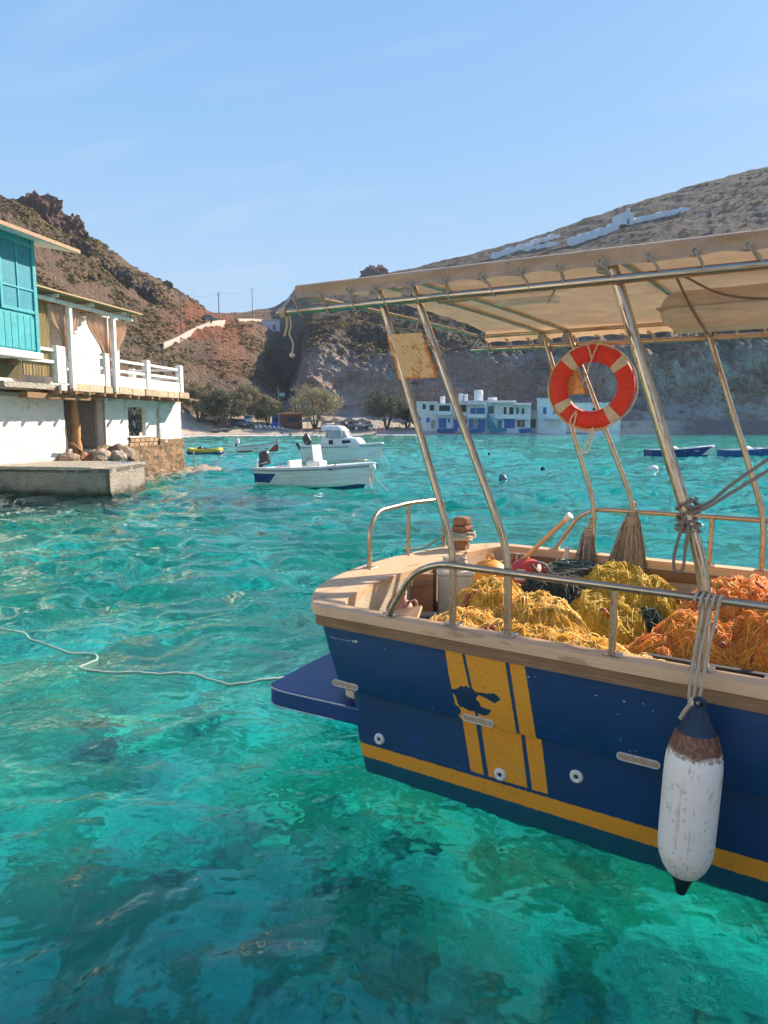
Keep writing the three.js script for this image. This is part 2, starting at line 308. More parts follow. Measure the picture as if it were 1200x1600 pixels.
function hillPoint(az, t, raw) {
  const q = hillRow(az), rs = q[0];
  const nodes = [[rs - 14, -1.7], [rs, 0.0], [Math.min(rs + 12, (rs + q[1]) / 2), 1.5], [q[1], q[2]], [q[3], q[4]], [q[5], q[6]], [q[7], q[8]], [q[7] + 260, q[8] * 0.72]];
  let i = 0; while (i < 6 && t > SEG[i + 1]) i++;
  const f = clamp((t - SEG[i]) / (SEG[i + 1] - SEG[i]));
  let r = lerp(nodes[i][0], nodes[i + 1][0], f), h = lerp(nodes[i][1], nodes[i + 1][1], f);
  // round the corners of the profile a little
  if (i > 2 && i < 6) { const a = nodes[i - 1], b = nodes[i], c = nodes[i + 1]; if (f < 0.25) { const w = (0.25 - f) * 0.5; h = lerp(h, (a[1] + c[1]) / 2 + (b[1] - (a[1] + c[1]) / 2) * 0.8, w * 0.35); } }
  if (raw) return [r, h];
  const A = R(az), x = r * Math.sin(A), z = -r * Math.cos(A);
  const wild = smooth(0.16, 0.25, t) * (1 - 0.5 * smooth(0.70, 0.8, t)), cliff = smooth(-8, -5, az) * smooth(0.17, 0.24, t) * (1 - smooth(0.44, 0.6, t)) * (0.5 + 0.5 * smooth(8, 22, az));
  const gully = ridge3(az * 0.55 + 0.5 * noise2(t * 5, az * 0.1), t * 1.1, 3, 3) - 0.45;
  const bed0 = h * 0.8 + 0.30 * x + 3 * fbm3(x * 0.03, h * 0.03, z * 0.03, 2), big = fbm3(x * 0.022, h * 0.03, z * 0.022, 4), mid = 0.7 * fbm3(x * 0.07, h * 0.09, z * 0.07, 4) + 0.55 * noise3(x * 0.025, bed0 * 0.20, z * 0.025) * smooth(-9, -6, az), fine = fbm3(x * 0.42, h * 0.42, z * 0.42, 3);
  const amp = wild * clamp((r - 30) / 120);
  h += amp * (2.6 * big + 2.4 * mid * (0.6 + cliff) + 1.0 * fine * (0.5 + cliff)) + 0.12 * smooth(0.04, 0.07, t) * fbm2(x * 0.2, z * 0.2);
  r += -amp * ((0.7 + 1.6 * smooth(0.3, 0.6, t)) * gully + cliff * (4.5 * mid + 1.2 * fine + 4 * big)) ;
  return V(r * Math.sin(A), h, -r * Math.cos(A));
}
// the spot on the hillside or beach that stands on a bearing at a given height above the shore line's share of the slope
function hillSpot(az, up) {                         // up: tangent of the elevation seen from the quay
  let best = null, bd = 1e9;
  for (let t = 0.05; t < 0.955; t += 0.0012) { const p = hillPoint(az, t), e = (p.y - 2.4) / Math.hypot(p.x, p.z); if (Math.abs(e - up) < bd) { bd = Math.abs(e - up); best = p; } }
  return best;
}
function beachSpot(az, share) { return hillPoint(az, lerp(0.035, 0.16, share)); }   // 0 at the water, 1 at the foot of the hill
{
  const NA = 900, NT = 250, A0 = -53, A1 = 71;
  const build = (t0, t1, nt) => {
    const g = sheet((u, v) => hillPoint(lerp(A0, A1, u), lerp(t0, t1, v)), NA, nt, (u, v, p) => [Math.atan2(p.x, -p.z) * 19, (Math.hypot(p.x, p.z) + p.y) / 9]);
    return g;
  };
  const g = build(0.145, 1, NT), p = g.attributes.position, n = g.attributes.normal, c = new Float32Array(p.count * 3);
  const mix = (a, b, t) => [lerp(a[0], b[0], t), lerp(a[1], b[1], t), lerp(a[2], b[2], t)];
  for (let i = 0; i < p.count; i++) {
    const x = p.getX(i), y = p.getY(i), z = p.getZ(i), az = Math.atan2(x, -z) * 180 / Math.PI, t = lerp(0.145, 1, Math.floor(i / (NA + 1)) / NT), up = (y - 2.4) / Math.hypot(x, z);
    const a = fbm3(x * 0.05, y * 0.07, z * 0.05, 4), b = fbm3(x * 0.3, y * 0.3, z * 0.3, 3), b2 = fbm3(x * 0.9, y * 0.9, z * 0.9, 2), steep = 1 - Math.abs(n.getY(i));
    const left = 1 - smooth(-9.6, -6.8, az + a * 1.2);
    // left hill: tan earth with rock and scrub
    let L = mix([0.30, 0.185, 0.11], [0.19, 0.118, 0.075], smooth(-0.2, 0.3, a));
    L = mix(L, [0.27, 0.16, 0.105], smooth(0.35, 0.6, steep + 0.2 * b));
    L = mix(L, [0.12, 0.105, 0.05], smooth(0.02, 0.22, b * 0.8 + a * 0.35) * 0.85);
    L = mix(L, [0.22, 0.17, 0.12], smooth(0.15, 0.3, b2) * 0.4);
    const red = Math.exp(-Math.pow((az + 13.6 + a * 1.5) / 2.6, 2)) * smooth(0.105, 0.13, up + a * 0.012) * (1 - smooth(0.155, 0.172, up + b * 0.02)) + 0.42 * Math.exp(-Math.pow((az + 12.2 + b) / 1.6, 2)) * smooth(0.05, 0.08, up) * (1 - smooth(0.13, 0.14, up));
    L = mix(L, [0.40, 0.145, 0.06], clamp(red * (1.6 + 0.9 * b)));
    // right hill: mauve-grey rock below, pale where it is freshly broken, dark scrub on top
    let Q = mix([0.56, 0.41, 0.33], [0.70, 0.56, 0.46], smooth(-0.25, 0.25, a + 0.5 * b));
    const bed = noise2(x * 0.03 + z * 0.05 + 0.35 * y + 1.5 * a, y * 0.12 - x * 0.05);
    Q = mix(Q, [0.50, 0.31, 0.24], smooth(0.1, 0.5, bed) * 0.6);
    Q = mix(Q, [0.72, 0.68, 0.64], smooth(0.02, 0.35, a * 0.6 + b * 0.7 + 0.25 * smooth(5, 20, az) - 0.12) * smooth(3, 12, az) * 0.75);
    Q = mix(Q, [0.16, 0.13, 0.10], smooth(0.2, 0.34, b2 * 0.7 + b * 0.3) * 0.4);
    let T = mix([0.15, 0.112, 0.078], [0.10, 0.085, 0.052], smooth(-0.1, 0.2, b + a * 0.5));
    T = mix(T, [0.21, 0.16, 0.10], smooth(0.1, 0.35, a - 0.4 * b) * 0.5);
    Q = mix(Q, T, smooth(0.36, 0.52, t + 0.09 * a));
    const col = mix(Q, L, left); c.set(col, i * 3);
  }
  g.setAttribute('color', new THREE.BufferAttribute(c, 3));
  const hillBump = dataTex(512, (u, v) => G(0.5 + 0.5 * tileNoise(u, v, 14, 21, 5)));
  const m = new THREE.MeshStandardMaterial({ roughness: 0.97, vertexColors: true, map: rep(blotch, 1.3), bumpMap: hillBump, bumpScale: 1.9 });
  tag(part('hills', g, m), 'dry rocky hills and cliffs round the bay', null, null, 'structure');
  const gb = sheet((u, v) => hillPoint(lerp(A0, A1, u), lerp(0, 0.152, v)), NA, 50, (u, v, q) => [q.x, q.z]);
  const pb = gb.attributes.position, cb = new Float32Array(pb.count * 3);
  for (let i = 0; i < pb.count; i++) { const x = pb.getX(i), z = pb.getZ(i), y = pb.getY(i), b = fbm2(x * 0.25, z * 0.25, 4), wet = y < 0.28 + 0.15 * b ? 0.7 : 1, az = Math.atan2(x, -z) * 57.3, rock = smooth(21, 24, az + b) ; cb.set(mix([0.58 * wet, 0.47 * wet, 0.36 * wet], [0.2, 0.17, 0.15], Math.max(rock, smooth(0.12, 0.3, b) * 0.6 * smooth(0.8, 2, y))), i * 3); }
  gb.setAttribute('color', new THREE.BufferAttribute(cb, 3));
  const mb = new THREE.MeshStandardMaterial({ roughness: 0.95, vertexColors: true, map: rep(blotch, 0.3), bumpMap: rep(grain, 0.6), bumpScale: 0.06 });
  tag(part('beach', gb, mb), 'tan pebble beach at the head of the bay', null, null, 'structure');
  // thin wash of foam where the water meets the sand
  const fm = std(rgb(0.8, 0.82, 0.82), 0.7);
  const fo = sheet((u, v) => { const az = lerp(-16, 21.5, u), q = hillRow(az), r = q[0] - lerp(1.7, -0.1, v) + 0.6 * noise2(az * 2.2, 4), A = R(az); return V(r * Math.sin(A), lerp(0.02, 0.13, Math.sin(v * 3.1)) + 0.02 * noise2(az * 9, v * 3), -r * Math.cos(A)); }, 500, 3, (u, v) => [u * 50, v]);
  tag(part('foam', fo, fm), 'white wash of foam along the beach', null, null, 'stuff');
}
// scrub on both hills: low cushions of leaves
{
  const rnd = seeded(31), bush = [];
  const one = (seed, n = 90) => { const r = seeded(seed), P = [], Nn = []; for (let i = 0; i < n; i++) { const a = r() * 6.28, e = Math.asin(r()), k = 0.55 + 0.45 * r(), c = V(Math.cos(a) * Math.cos(e), Math.sin(e) * 0.62, Math.sin(a) * Math.cos(e)).multiplyScalar(k), u = V(r() - 0.5, r() - 0.5, r() - 0.5).normalize().multiplyScalar(0.26), w = V(r() - 0.5, r() - 0.5, r() - 0.5).normalize().multiplyScalar(0.22), nn = c.clone().normalize(); for (const q of [c.clone().sub(u), c.clone().add(w), c.clone().add(u)]) { P.push(q.x, q.y, q.z); Nn.push(nn.x, nn.y, nn.z); } } const g = new THREE.BufferGeometry(); g.setAttribute('position', new THREE.Float32BufferAttribute(P, 3)); g.setAttribute('normal', new THREE.Float32BufferAttribute(Nn, 3)); return g; };
  const m = new THREE.MeshStandardMaterial({ color: rgb(0.19, 0.15, 0.08), roughness: 0.95, side: THREE.DoubleSide });
  const spots = [];
  for (let k = 0; k < 60000 && spots.length < 13000; k++) {
    const az = lerp(-31, 33, rnd()), t = lerp(0.165, 0.95, Math.pow(rnd(), 0.8)), q = hillPoint(az, t);
    const d = fbm3(q.x * 0.05, q.y * 0.07, q.z * 0.05, 4) + 0.6 * fbm3(q.x * 0.3, q.y * 0.3, q.z * 0.3, 3), cliff = az > -7 && t < 0.42;
    const up = (q.y - 2.4) / Math.hypot(q.x, q.z), red = Math.exp(-Math.pow((az + 13.4) / 2.2, 2)) * (up > 0.085 && up < 0.15 ? 1 : 0);
    if (rnd() > (cliff ? 0.012 : 0.55) * smooth(-0.25, 0.3, d) || rnd() < red * 0.9) continue;
    spots.push([q, az < -8 ? 0.35 + 0.9 * rnd() * rnd() : 0.35 + 1.0 * rnd() * rnd(), rnd()]);
  }
  const im = new THREE.InstancedMesh(one(3), m, spots.length); im.name = 'scrub'; const M = new THREE.Matrix4(), Q = new THREE.Quaternion(), C = new THREE.Color();
  spots.forEach(([q, s, r], i) => { Q.setFromAxisAngle(V(0, 1, 0), r * 6.28); M.compose(V(q.x, q.y - 0.1 * s, q.z), Q, V(s, s * (0.7 + 0.5 * r), s)); im.setMatrixAt(i, M); im.setColorAt(i, C.setRGB(0.75 + 0.9 * r, 0.85 + 0.6 * r, 0.7 + 0.5 * r)); });
  tag(im, 'low dark scrub dotted over the hillsides', null, null, 'stuff'); im.castShadow = im.receiveShadow = true; scene.add(im);
}
// named outcrops
{
  const rockMat = (c) => std(c, 0.95, { tone: 0.15, bump: 0.25, bumpRep: 0.4 });
  const mR = rockMat(rgb(0.25, 0.15, 0.115)), mD = rockMat(rgb(0.13, 0.105, 0.085));
  const crag = (name, az, up, size, m, label, seed, tall = 1) => {
    const q = hillSpot(az, up), o = thing(name, label, 'rock', [q.x, q.y - size * 0.25, q.z], 0, 'crags on the hills'), r = seeded(seed), gs = [];
    for (let i = 0; i < 6; i++) { const s = size * (0.35 + 0.45 * r()), g = new THREE.IcosahedronGeometry(1, 9); g.scale(s, s * tall * (0.7 + 0.6 * r()), s); const h = crag3(g, s * 0.55, 1.5 / s, seed + i * 9); h.translate((r() - 0.5) * size * 1.5, (r() - 0.35) * size * 0.5 * tall, (r() - 0.5) * size); gs.push(h); }
    part('rock', gs, m, o);
  };
  crag('rock_outcrop', -25.2, 0.285, 6.5, mR, 'tall reddish crag crowning the left hill above the turquoise eave', 3, 1.25);
  crag('rock_outcrop', -23.8, 0.255, 5.0, mR, 'reddish broken rock face below the crag on the left hill', 8, 1.2);
  crag('rock_outcrop', -22.7, 0.262, 2.6, mD, 'small dark knob of rock on the left hill skyline', 14, 1.4);
  crag('rock_outcrop', -22.6, 0.222, 3.6, mR, 'ruddy boulder pile on the slope under the dark knob', 19);
  crag('rock_outcrop', -20.5, 0.19, 3.6, mD, 'dark boulders halfway up the left hill', 23);
  crag('rock_outcrop', -18.3, 0.168, 4.2, mD, 'big dark shadowed rock above the curtained terrace', 29);
  crag('rock_outcrop', -16.6, 0.196, 1.6, mD, 'small dark rock on the sloping left skyline', 33);
  crag('rock_outcrop', -0.6, 0.215, 7.5, mR, 'jagged brown crag on the skyline above the canopy end', 41, 0.9);
}
// road cut across the left hill with its pale parapet, and poles
{
  const pts = [[-17.2, 0.100], [-16.2, 0.108], [-15.2, 0.118], [-14.3, 0.126], [-13.6, 0.131], [-12.6, 0.134], [-11.4, 0.137], [-10.2, 0.138], [-9.4, 0.137]].map(([a, u]) => hillSpot(a, u));
  const c = new THREE.CatmullRomCurve3(pts.map((q, i) => V(q.x, lerp(20, 28.5, i / 8), q.z)));
  pts.forEach((q, i) => { c.points[i].y = q.y + 0.5; });
  const side = (u) => { const t = c.getTangent(u); return V(-t.z, 0, t.x).normalize(); };
  const out = pts[4].clone().setY(0).normalize().negate();
  const road = sheet((u, v) => { const q = c.getPoint(u), s = side(u); if (s.dot(out) > 0) s.negate(); return q.addScaledVector(s, lerp(-0.2, 4, v)).add(V(0, 0.2, 0)); }, 60, 3, (u, v) => [u * 60, v * 4]);
  tag(part('hill_road', road, std(rgb(0.30, 0.27, 0.25), 0.95)), 'narrow road cut across the left hill', null, null, 'structure');
  const wall = sheet((u, v) => { const q = c.getPoint(u), s = side(u); if (s.dot(out) < 0) s.negate(); const k = [[0.5, -1.8], [0.5, 0.45], [0.2, 0.45], [0.1, -1.0]][Math.round(v * 3)]; return q.addScaledVector(s, k[0]).add(V(0, k[1], 0)); }, 70, 3, (u, v) => [u * 60, v]);
  const w = thing('road_parapet', 'long pale parapet wall beside the road on the left hill', 'wall', [0, 0, 0]); part('wall', wall, std(rgb(0.50, 0.43, 0.35), 0.9), w);
  // a grey car on the bend of the road
  const pole = (az, up0, up1, label) => { const q = hillSpot(az, up0), h = (up1 - up0) * Math.hypot(q.x, q.z), o = thing('utility_pole', label, 'pole', [q.x, q.y - 0.6, q.z], 0, 'utility poles on the hillside'); part('pole', cyl(0.17, 0.12, h + 0.6, 0, (h + 0.6) / 2, 0, 8), std(rgb(0.20, 0.16, 0.13), 0.9), o); part('crossarm', bx(1.3, 0.12, 0.12, 0, h - 0.1, 0, 0.01, 0.4), std(rgb(0.2, 0.16, 0.13), 0.9), o); return V(q.x, q.y + h, q.z); };
  const tops = [pole(-15.7, 0.115, 0.172, 'wooden pole in front of the orange cutting'), pole(-12.85, 0.137, 0.174, 'wooden pole on the skyline where the left hill meets the gully'), pole(-10.3, 0.139, 0.181, 'wooden pole at the far end of the hill road'), pole(-17.1, 0.055, 0.098, 'thin wooden pole standing below the road parapet')];
  const wires = [[3, 0], [0, 1], [1, 2]].map(([a, b]) => { const A = tops[a], B = tops[b], m = A.clone().lerp(B, 0.5).add(V(0, -1.2, 0)); return rope([A, m, B], 0.025, 16, 4); });
  tag(part('power_line', wires, std(rgb(0.1, 0.09, 0.09), 0.8)), 'thin sagging wires strung between the hillside poles', 'cable');
  // white culvert building at the head of the gully
  const q = hillSpot(-8.9, 0.128), o = thing('white_hut', 'small white flat roofed hut at the top of the gully', 'hut', [q.x, q.y - 1, q.z], 0.3);
  part('wall', bx(7, 4.6, 5, 0, 2, 0, 0.1), std(rgb(0.72, 0.72, 0.72), 0.9), o); part('roof', bx(7.6, 0.35, 5.6, 0, 4.45, 0, 0.05), std(rgb(0.65, 0.63, 0.6), 0.9), o); part('door', bx(1.2, 2.2, 0.12, 1, 1.4, 2.53, 0.02), std(rgb(0.12, 0.2, 0.3), 0.7), o);
}
// stepped white walls and a chapel high on the right hill
{
  const white = std(rgb(0.85, 0.85, 0.85), 0.85), blue = std(rgb(0.05, 0.16, 0.40), 0.6);
  const run = (name, list, label, cat) => { const P = list.map(([a, u]) => hillSpot(a, u)), o = thing(name, label, cat, [P[0].x, P[0].y, P[0].z]); P.forEach((q, i) => { const w = list[i][2], h = list[i][3], d = list[i][4] ?? 4; part('wall_block', bx(w, h + 2, d, q.x - P[0].x, q.y - P[0].y + h / 2 - 0.4, q.z - P[0].z, 0.05, 0.25 + 0.1 * Math.sin(i * 5)), white, o); }); return [o, P]; };
  const steps = (a0, u0, a1, u1, n, w, h) => Array.from({ length: n }, (_, i) => [lerp(a0, a1, i / (n - 1)), lerp(u0, u1, i / (n - 1)), w * (0.8 + 0.4 * Math.sin(i * 3.7) ** 2), h * (0.8 + 0.35 * Math.cos(i * 2.3))]);
  run('stepped_wall', steps(8.6, 0.222, 13.2, 0.244, 13, 2.7, 1.5), 'lower white stepped walls climbing the right hill', 'wall');
  run('stepped_wall', [...steps(11.2, 0.230, 12.9, 0.234, 3, 4.5, 1.0)], 'short white terrace wall between the two stepped walls', 'wall');
  run('stepped_wall', [...steps(14.4, 0.234, 17.4, 0.249, 13, 3.2, 2.1)], 'broad white saw toothed wall beside the hillside chapel', 'wall');
  run('stepped_wall', [...steps(18.5, 0.256, 22.1, 0.264, 14, 4.2, 0.8)], 'thin white wall running up to the skyline from the chapel', 'wall');
  const q = hillSpot(18.0, 0.254), c = thing('chapel', 'tiny white chapel with a bell arch high on the right hill', 'chapel', [q.x, q.y - 0.5, q.z], 0.3);
  part('wall', bx(6, 4.4, 8, 0, 1.9, 0, 0.1), white, c); const v = new THREE.CylinderGeometry(3, 3, 8, 20, 1, false, 0, Math.PI); v.rotateX(Math.PI / 2); v.rotateZ(Math.PI / 2); v.scale(1, 0.45, 1); part('roof', v.translate(0, 4.1, 0), white, c); part('bell_arch', [bx(0.4, 1.6, 0.5, -0.7, 5.9, 3.7, 0.05), bx(0.4, 1.6, 0.5, 0.7, 5.9, 3.7, 0.05), bx(1.8, 0.4, 0.5, 0, 6.8, 3.7, 0.05)], white, c); part('door', bx(1.2, 2.2, 0.1, 0, 1.2, 4.04, 0.02), blue, c);
}

// ---------------------------------------------------------------- the blue fishing boat
// boat coordinates: s along the side from the stern, y up from the water, n across from the near side
const BO = V(-0.493, 0, -4.723), BTURN = R(-33.3453), BS = V(Math.cos(BTURN), 0, -Math.sin(BTURN)), BN = V(-Math.sin(BTURN), 0, -Math.cos(BTURN));
const atBoat = (s, y, n) => BO.clone().addScaledVector(BS, s).addScaledVector(BN, n).add(V(0, y, 0)).toArray();
const L3 = (s, y, n) => V(s, y, -n);
const onBoat = (name, label, cat, s, y, n, turn = 0, group) => thing(name, label, cat, atBoat(s, y, n), BTURN + turn, group);
const HB = 1.525, GW = 1.16, BAR = 3.13;

// stainless tube with brown tide marks, weathered wood, paints
const steelMap = dataTex(256, (u, v) => { const a = tileNoise(u, v, 6, 3, 4), b = tileNoise(u, v, 34, 6, 2), r = smooth(0.16, 0.34, a * 0.7 + b * 0.5); return [lerp(0.74, 0.46, r), lerp(0.67, 0.33, r), lerp(0.58, 0.23, r)]; }, { srgb: true });
const steelRough = dataTex(256, (u, v) => { const a = tileNoise(u, v, 6, 3, 4), b = tileNoise(u, v, 34, 6, 2), r = smooth(0.16, 0.34, a * 0.7 + b * 0.5); return [0, lerp(0.30, 0.75, r) + 0.12 * tileNoise(u, v, 50, 8, 2), lerp(0.95, 0.35, r)]; });
const steel = new THREE.MeshStandardMaterial({ map: rep(steelMap, 1, 2), roughnessMap: rep(steelRough, 1, 2), metalnessMap: rep(steelRough, 1, 2), metalness: 1, roughness: 1, color: 0xffffff });
const woodTex = dataTex(512, (u, v) => {
  const k = 2 * Math.PI, f = (fu, fv, s) => noise4(Math.cos(u * k) * fu, Math.sin(u * k) * fu, Math.cos(v * k) * fv, Math.sin(v * k) * fv, s);
  const g = 0.55 * f(0.5, 7, 1) + 0.35 * f(0.9, 16, 4) + 0.25 * f(3, 26, 9), bl = 0.5 * f(0.9, 0.9, 14) + 0.3 * f(2.2, 2.2, 17);
  const t = clamp(0.66 + 0.15 * g + 0.20 * bl); return [lerp(0.55, 0.90, t), lerp(0.42, 0.745, t), lerp(0.30, 0.575, t)];
}, { srgb: true });
const woodBump = dataTex(512, (u, v) => { const k = 2 * Math.PI, f = (fu, fv, s) => noise4(Math.cos(u * k) * fu, Math.sin(u * k) * fu, Math.cos(v * k) * fv, Math.sin(v * k) * fv, s); return G(0.5 + 0.3 * f(0.6, 12, 1) + 0.25 * f(1.5, 30, 4)); });
const wood = new THREE.MeshStandardMaterial({ map: woodTex, roughness: 0.72, bumpMap: woodBump, bumpScale: 0.004 });
const woodGrey = new THREE.MeshStandardMaterial({ map: woodTex, roughness: 0.8, bumpMap: woodBump, bumpScale: 0.005, color: rgb(0.46, 0.42, 0.38) });
const capTex = dataTex(512, (u, v) => { const k = 2 * Math.PI, g = 0.5 * noise4(Math.cos(u * k) * 0.6, Math.sin(u * k) * 0.6, Math.cos(v * k) * 14, Math.sin(v * k) * 14, 4), b = tileNoise(u, v, 5, 61, 4), w = smooth(0.30, 0.5, b + 0.35 * g); return [lerp(0.83 + 0.045 * g, 0.62, w * 0.6), lerp(0.685 + 0.05 * g, 0.49, w * 0.6), lerp(0.53 + 0.05 * g, 0.36, w * 0.6)]; }, { srgb: true });      // worn beige deck paint
const creamPaint = std(rgb(0.64, 0.52, 0.39), 0.65, { tone: 0.8, bump: 0.003, bumpRep: 2 });
const deckPaint = std(rgb(0.66, 0.58, 0.47), 0.7, { tone: 0.9, bump: 0.004, bumpRep: 2 });

function hullPaint() {
  const W = 2048, H = 1024, cv = document.createElement('canvas'); cv.width = W; cv.height = H; const c = cv.getContext('2d'), rnd = seeded(8);
  const X = (s) => (s + 0.6) / 4.8 * W, Y = (y) => (1.1 - y) / 1.7 * H;
  const poly = (pts, fill) => { c.fillStyle = fill; c.beginPath(); pts.forEach(([s, y], i) => i ? c.lineTo(X(s), Y(y)) : c.moveTo(X(s), Y(y))); c.closePath(); c.fill(); };
  const wob = (pts, a, seed) => { const out = []; pts.forEach((p, i) => { const q = pts[(i + 1) % pts.length], n = Math.max(2, Math.round(Math.hypot(q[0] - p[0], q[1] - p[1]) / 0.012)); for (let k = 0; k < n; k++) { const t = k / n, s = lerp(p[0], q[0], t), y = lerp(p[1], q[1], t); out.push([s + a * noise2(s * 34 + seed, y * 34), y + a * noise2(s * 34, y * 34 + seed)]); } }); return out; };
  const BLUE = '#0f3a61', BLUE2 = '#0c3153', OCH = '#e0982a', TEAL = '#124f62', CHIP = '#b9b6a8';
  c.fillStyle = BLUE; c.fillRect(0, 0, W, H);
  for (let i = 0; i < 900; i++) { c.globalAlpha = 0.035; c.fillStyle = rnd() < 0.5 ? '#0d3478' : '#2a63b4'; const x = rnd() * W, y = rnd() * H, r = 10 + rnd() * 70; c.beginPath(); c.ellipse(x, y, r * 0.5, r * 1.4, 0, 0, 7); c.fill(); }
  for (let i = 0; i < 160; i++) { c.globalAlpha = 0.05; c.fillStyle = '#0c2f6c'; const x = rnd() * W; c.fillRect(x, Y(1.05) + rnd() * 60, 1 + rnd() * 4, 60 + rnd() * 300); }
  c.globalAlpha = 1;
  poly([[-0.6, 0.115], [4.2, 0.115], [4.2, -0.6], [-0.6, -0.6]], TEAL);
  // ochre stripes above and below the moulded step
  const stripes = [[[1.016, 1.06], [1.126, 1.06], [1.246, 0.57], [1.13, 0.57], [1.085, 0.70], [1.05, 0.85]], [[1.148, 1.06], [1.412, 1.06], [1.497, 0.57], [1.262, 0.57]], [[1.438, 1.06], [1.533, 1.06], [1.618, 0.57], [1.518, 0.57]],
    [[1.108, 0.57], [1.203, 0.57], [1.260, 0.238], [1.170, 0.238]], [[1.234, 0.57], [1.497, 0.57], [1.545, 0.238], [1.292, 0.238]], [[1.522, 0.57], [1.625, 0.57], [1.672, 0.238], [1.574, 0.238]]];
  stripes.forEach((p, i) => poly(wob(p, 0.0018, i * 7), OCH));
  const blob = [[1.055, 0.765], [1.083, 0.775], [1.101, 0.786], [1.124, 0.807], [1.145, 0.807], [1.17, 0.818], [1.188, 0.806], [1.213, 0.803], [1.234, 0.792], [1.249, 0.777], [1.233, 0.753], [1.241, 0.733], [1.258, 0.725], [1.265, 0.708], [1.289, 0.698], [1.336, 0.699], [1.308, 0.662], [1.28, 0.651], [1.244, 0.657], [1.221, 0.668], [1.201, 0.661], [1.178, 0.662], [1.147, 0.674], [1.123, 0.673], [1.106, 0.692], [1.098, 0.721], [1.086, 0.744], [1.068, 0.756]];
  poly(wob(blob, 0.004, 3), BLUE2);
  poly(wob([[1.234, 0.794], [1.263, 0.793], [1.303, 0.796], [1.349, 0.809], [1.375, 0.798], [1.392, 0.781], [1.368, 0.759], [1.354, 0.745], [1.327, 0.756], [1.298, 0.768], [1.267, 0.774], [1.242, 0.779]], 0.0025, 5), BLUE2);
  poly(wob([[1.05, 0.69], [1.114, 0.671], [1.13, 0.646], [1.128, 0.629], [1.11, 0.616], [1.05, 0.612]], 0.003, 9), BLUE);
  // boot top
  poly(wob([[-0.6, 0.205], [4.2, 0.232], [4.2, 0.118], [-0.6, 0.112]], 0.003, 21), OCH);
  c.globalAlpha = 0.12; for (let i = 0; i < 260; i++) { c.fillStyle = '#6e4a10'; const s = 1.02 + rnd() * 0.62, y = 0.12 + rnd() * 0.9; c.beginPath(); c.ellipse(X(s), Y(y), 2 + rnd() * 8, 1 + rnd() * 3, 0, 0, 7); c.fill(); }
  for (let i = 0; i < 120; i++) { c.fillStyle = '#4a3812'; c.fillRect(X(-0.2 + rnd() * 4.2), Y(0.12 + rnd() * 0.1), 1 + rnd() * 3, 3 + rnd() * 22); } c.globalAlpha = 1;
  // blue film dragged over the lower ochre edges, and chips down to primer
  const fleck = (s, y, r, col = CHIP) => { c.fillStyle = col; c.beginPath(); for (let k = 0; k < 9; k++) { const a = k / 9 * 6.283, q = r * (0.55 + 0.7 * rnd()); c.lineTo(X(s + Math.cos(a) * q * 1.3), Y(y + Math.sin(a) * q * 0.8)); } c.fill(); };
  for (let i = 0; i < 46; i++) { const t = rnd(); fleck(0.06 + 0.29 * t, 0.958 - 0.012 * Math.sin(t * 3) + 0.006 * (rnd() - 0.5), 0.0015 + 0.004 * rnd() * rnd()); }
  fleck(0.345, 0.953, 0.016); fleck(0.325, 0.950, 0.010); fleck(0.29, 0.950, 0.007);
  for (const [s, y, r] of [[0.58, 0.944, 0.0045], [0.931, 0.623, 0.004], [0.962, 0.586, 0.003], [0.912, 0.65, 0.003], [1.563, 0.955, 0.006], [1.548, 0.957, 0.003], [1.605, 0.965, 0.0045], [1.95, 0.93, 0.005], [2.10, 0.93, 0.006], [2.2, 0.94, 0.004], [2.25, 0.91, 0.004], [2.07, 0.85, 0.004], [2.09, 0.71, 0.004], [2.14, 0.66, 0.004], [2.17, 0.665, 0.004], [1.172, 0.79, 0.003], [1.306, 0.83, 0.004]]) fleck(s, y, r);
  for (let i = 0; i < 70; i++) { const t = rnd(); c.globalAlpha = 0.5; fleck(0.60 + 0.6 * t, 0.236 + 0.006 * (rnd() - 0.5) + 0.02 * rnd() * Math.sin(t * 3.1), 0.001 + 0.006 * rnd() * rnd(), '#8fa3b0'); }
  for (let i = 0; i < 40; i++) fleck(2.09 + 0.2 * rnd(), 0.565 + 0.02 * rnd(), 0.001 + 0.006 * rnd() * rnd(), '#7fa3b0');
  for (let i = 0; i < 60; i++) { const s = rnd() * 2.6; fleck(s, 0.24 + 0.01 * rnd(), 0.001 + 0.003 * rnd(), '#6a86a0'); } c.globalAlpha = 1;
  for (let i = 0; i < 70; i++) fleck(-0.2 + rnd() * 3, 0.25 + rnd() * 0.8, 0.0008 + 0.0016 * rnd(), '#88939e');
  // faded patches, scuffs from the quay, rust runs below fittings
  for (let i = 0; i < 240; i++) { c.globalAlpha = 0.05 + 0.05 * rnd(); c.strokeStyle = rnd() < 0.6 ? '#5c7fa6' : '#0a2546'; c.lineWidth = 0.6 + rnd() * 1.6; const s = -0.1 + rnd() * 3, y = 0.25 + rnd() * 0.78, L = 0.02 + 0.22 * rnd() * rnd(), a = (rnd() - 0.5) * 0.5; c.beginPath(); c.moveTo(X(s), Y(y)); c.quadraticCurveTo(X(s + L / 2), Y(y + L * a + 0.01), X(s + L), Y(y + L * a * 0.6)); c.stroke(); }
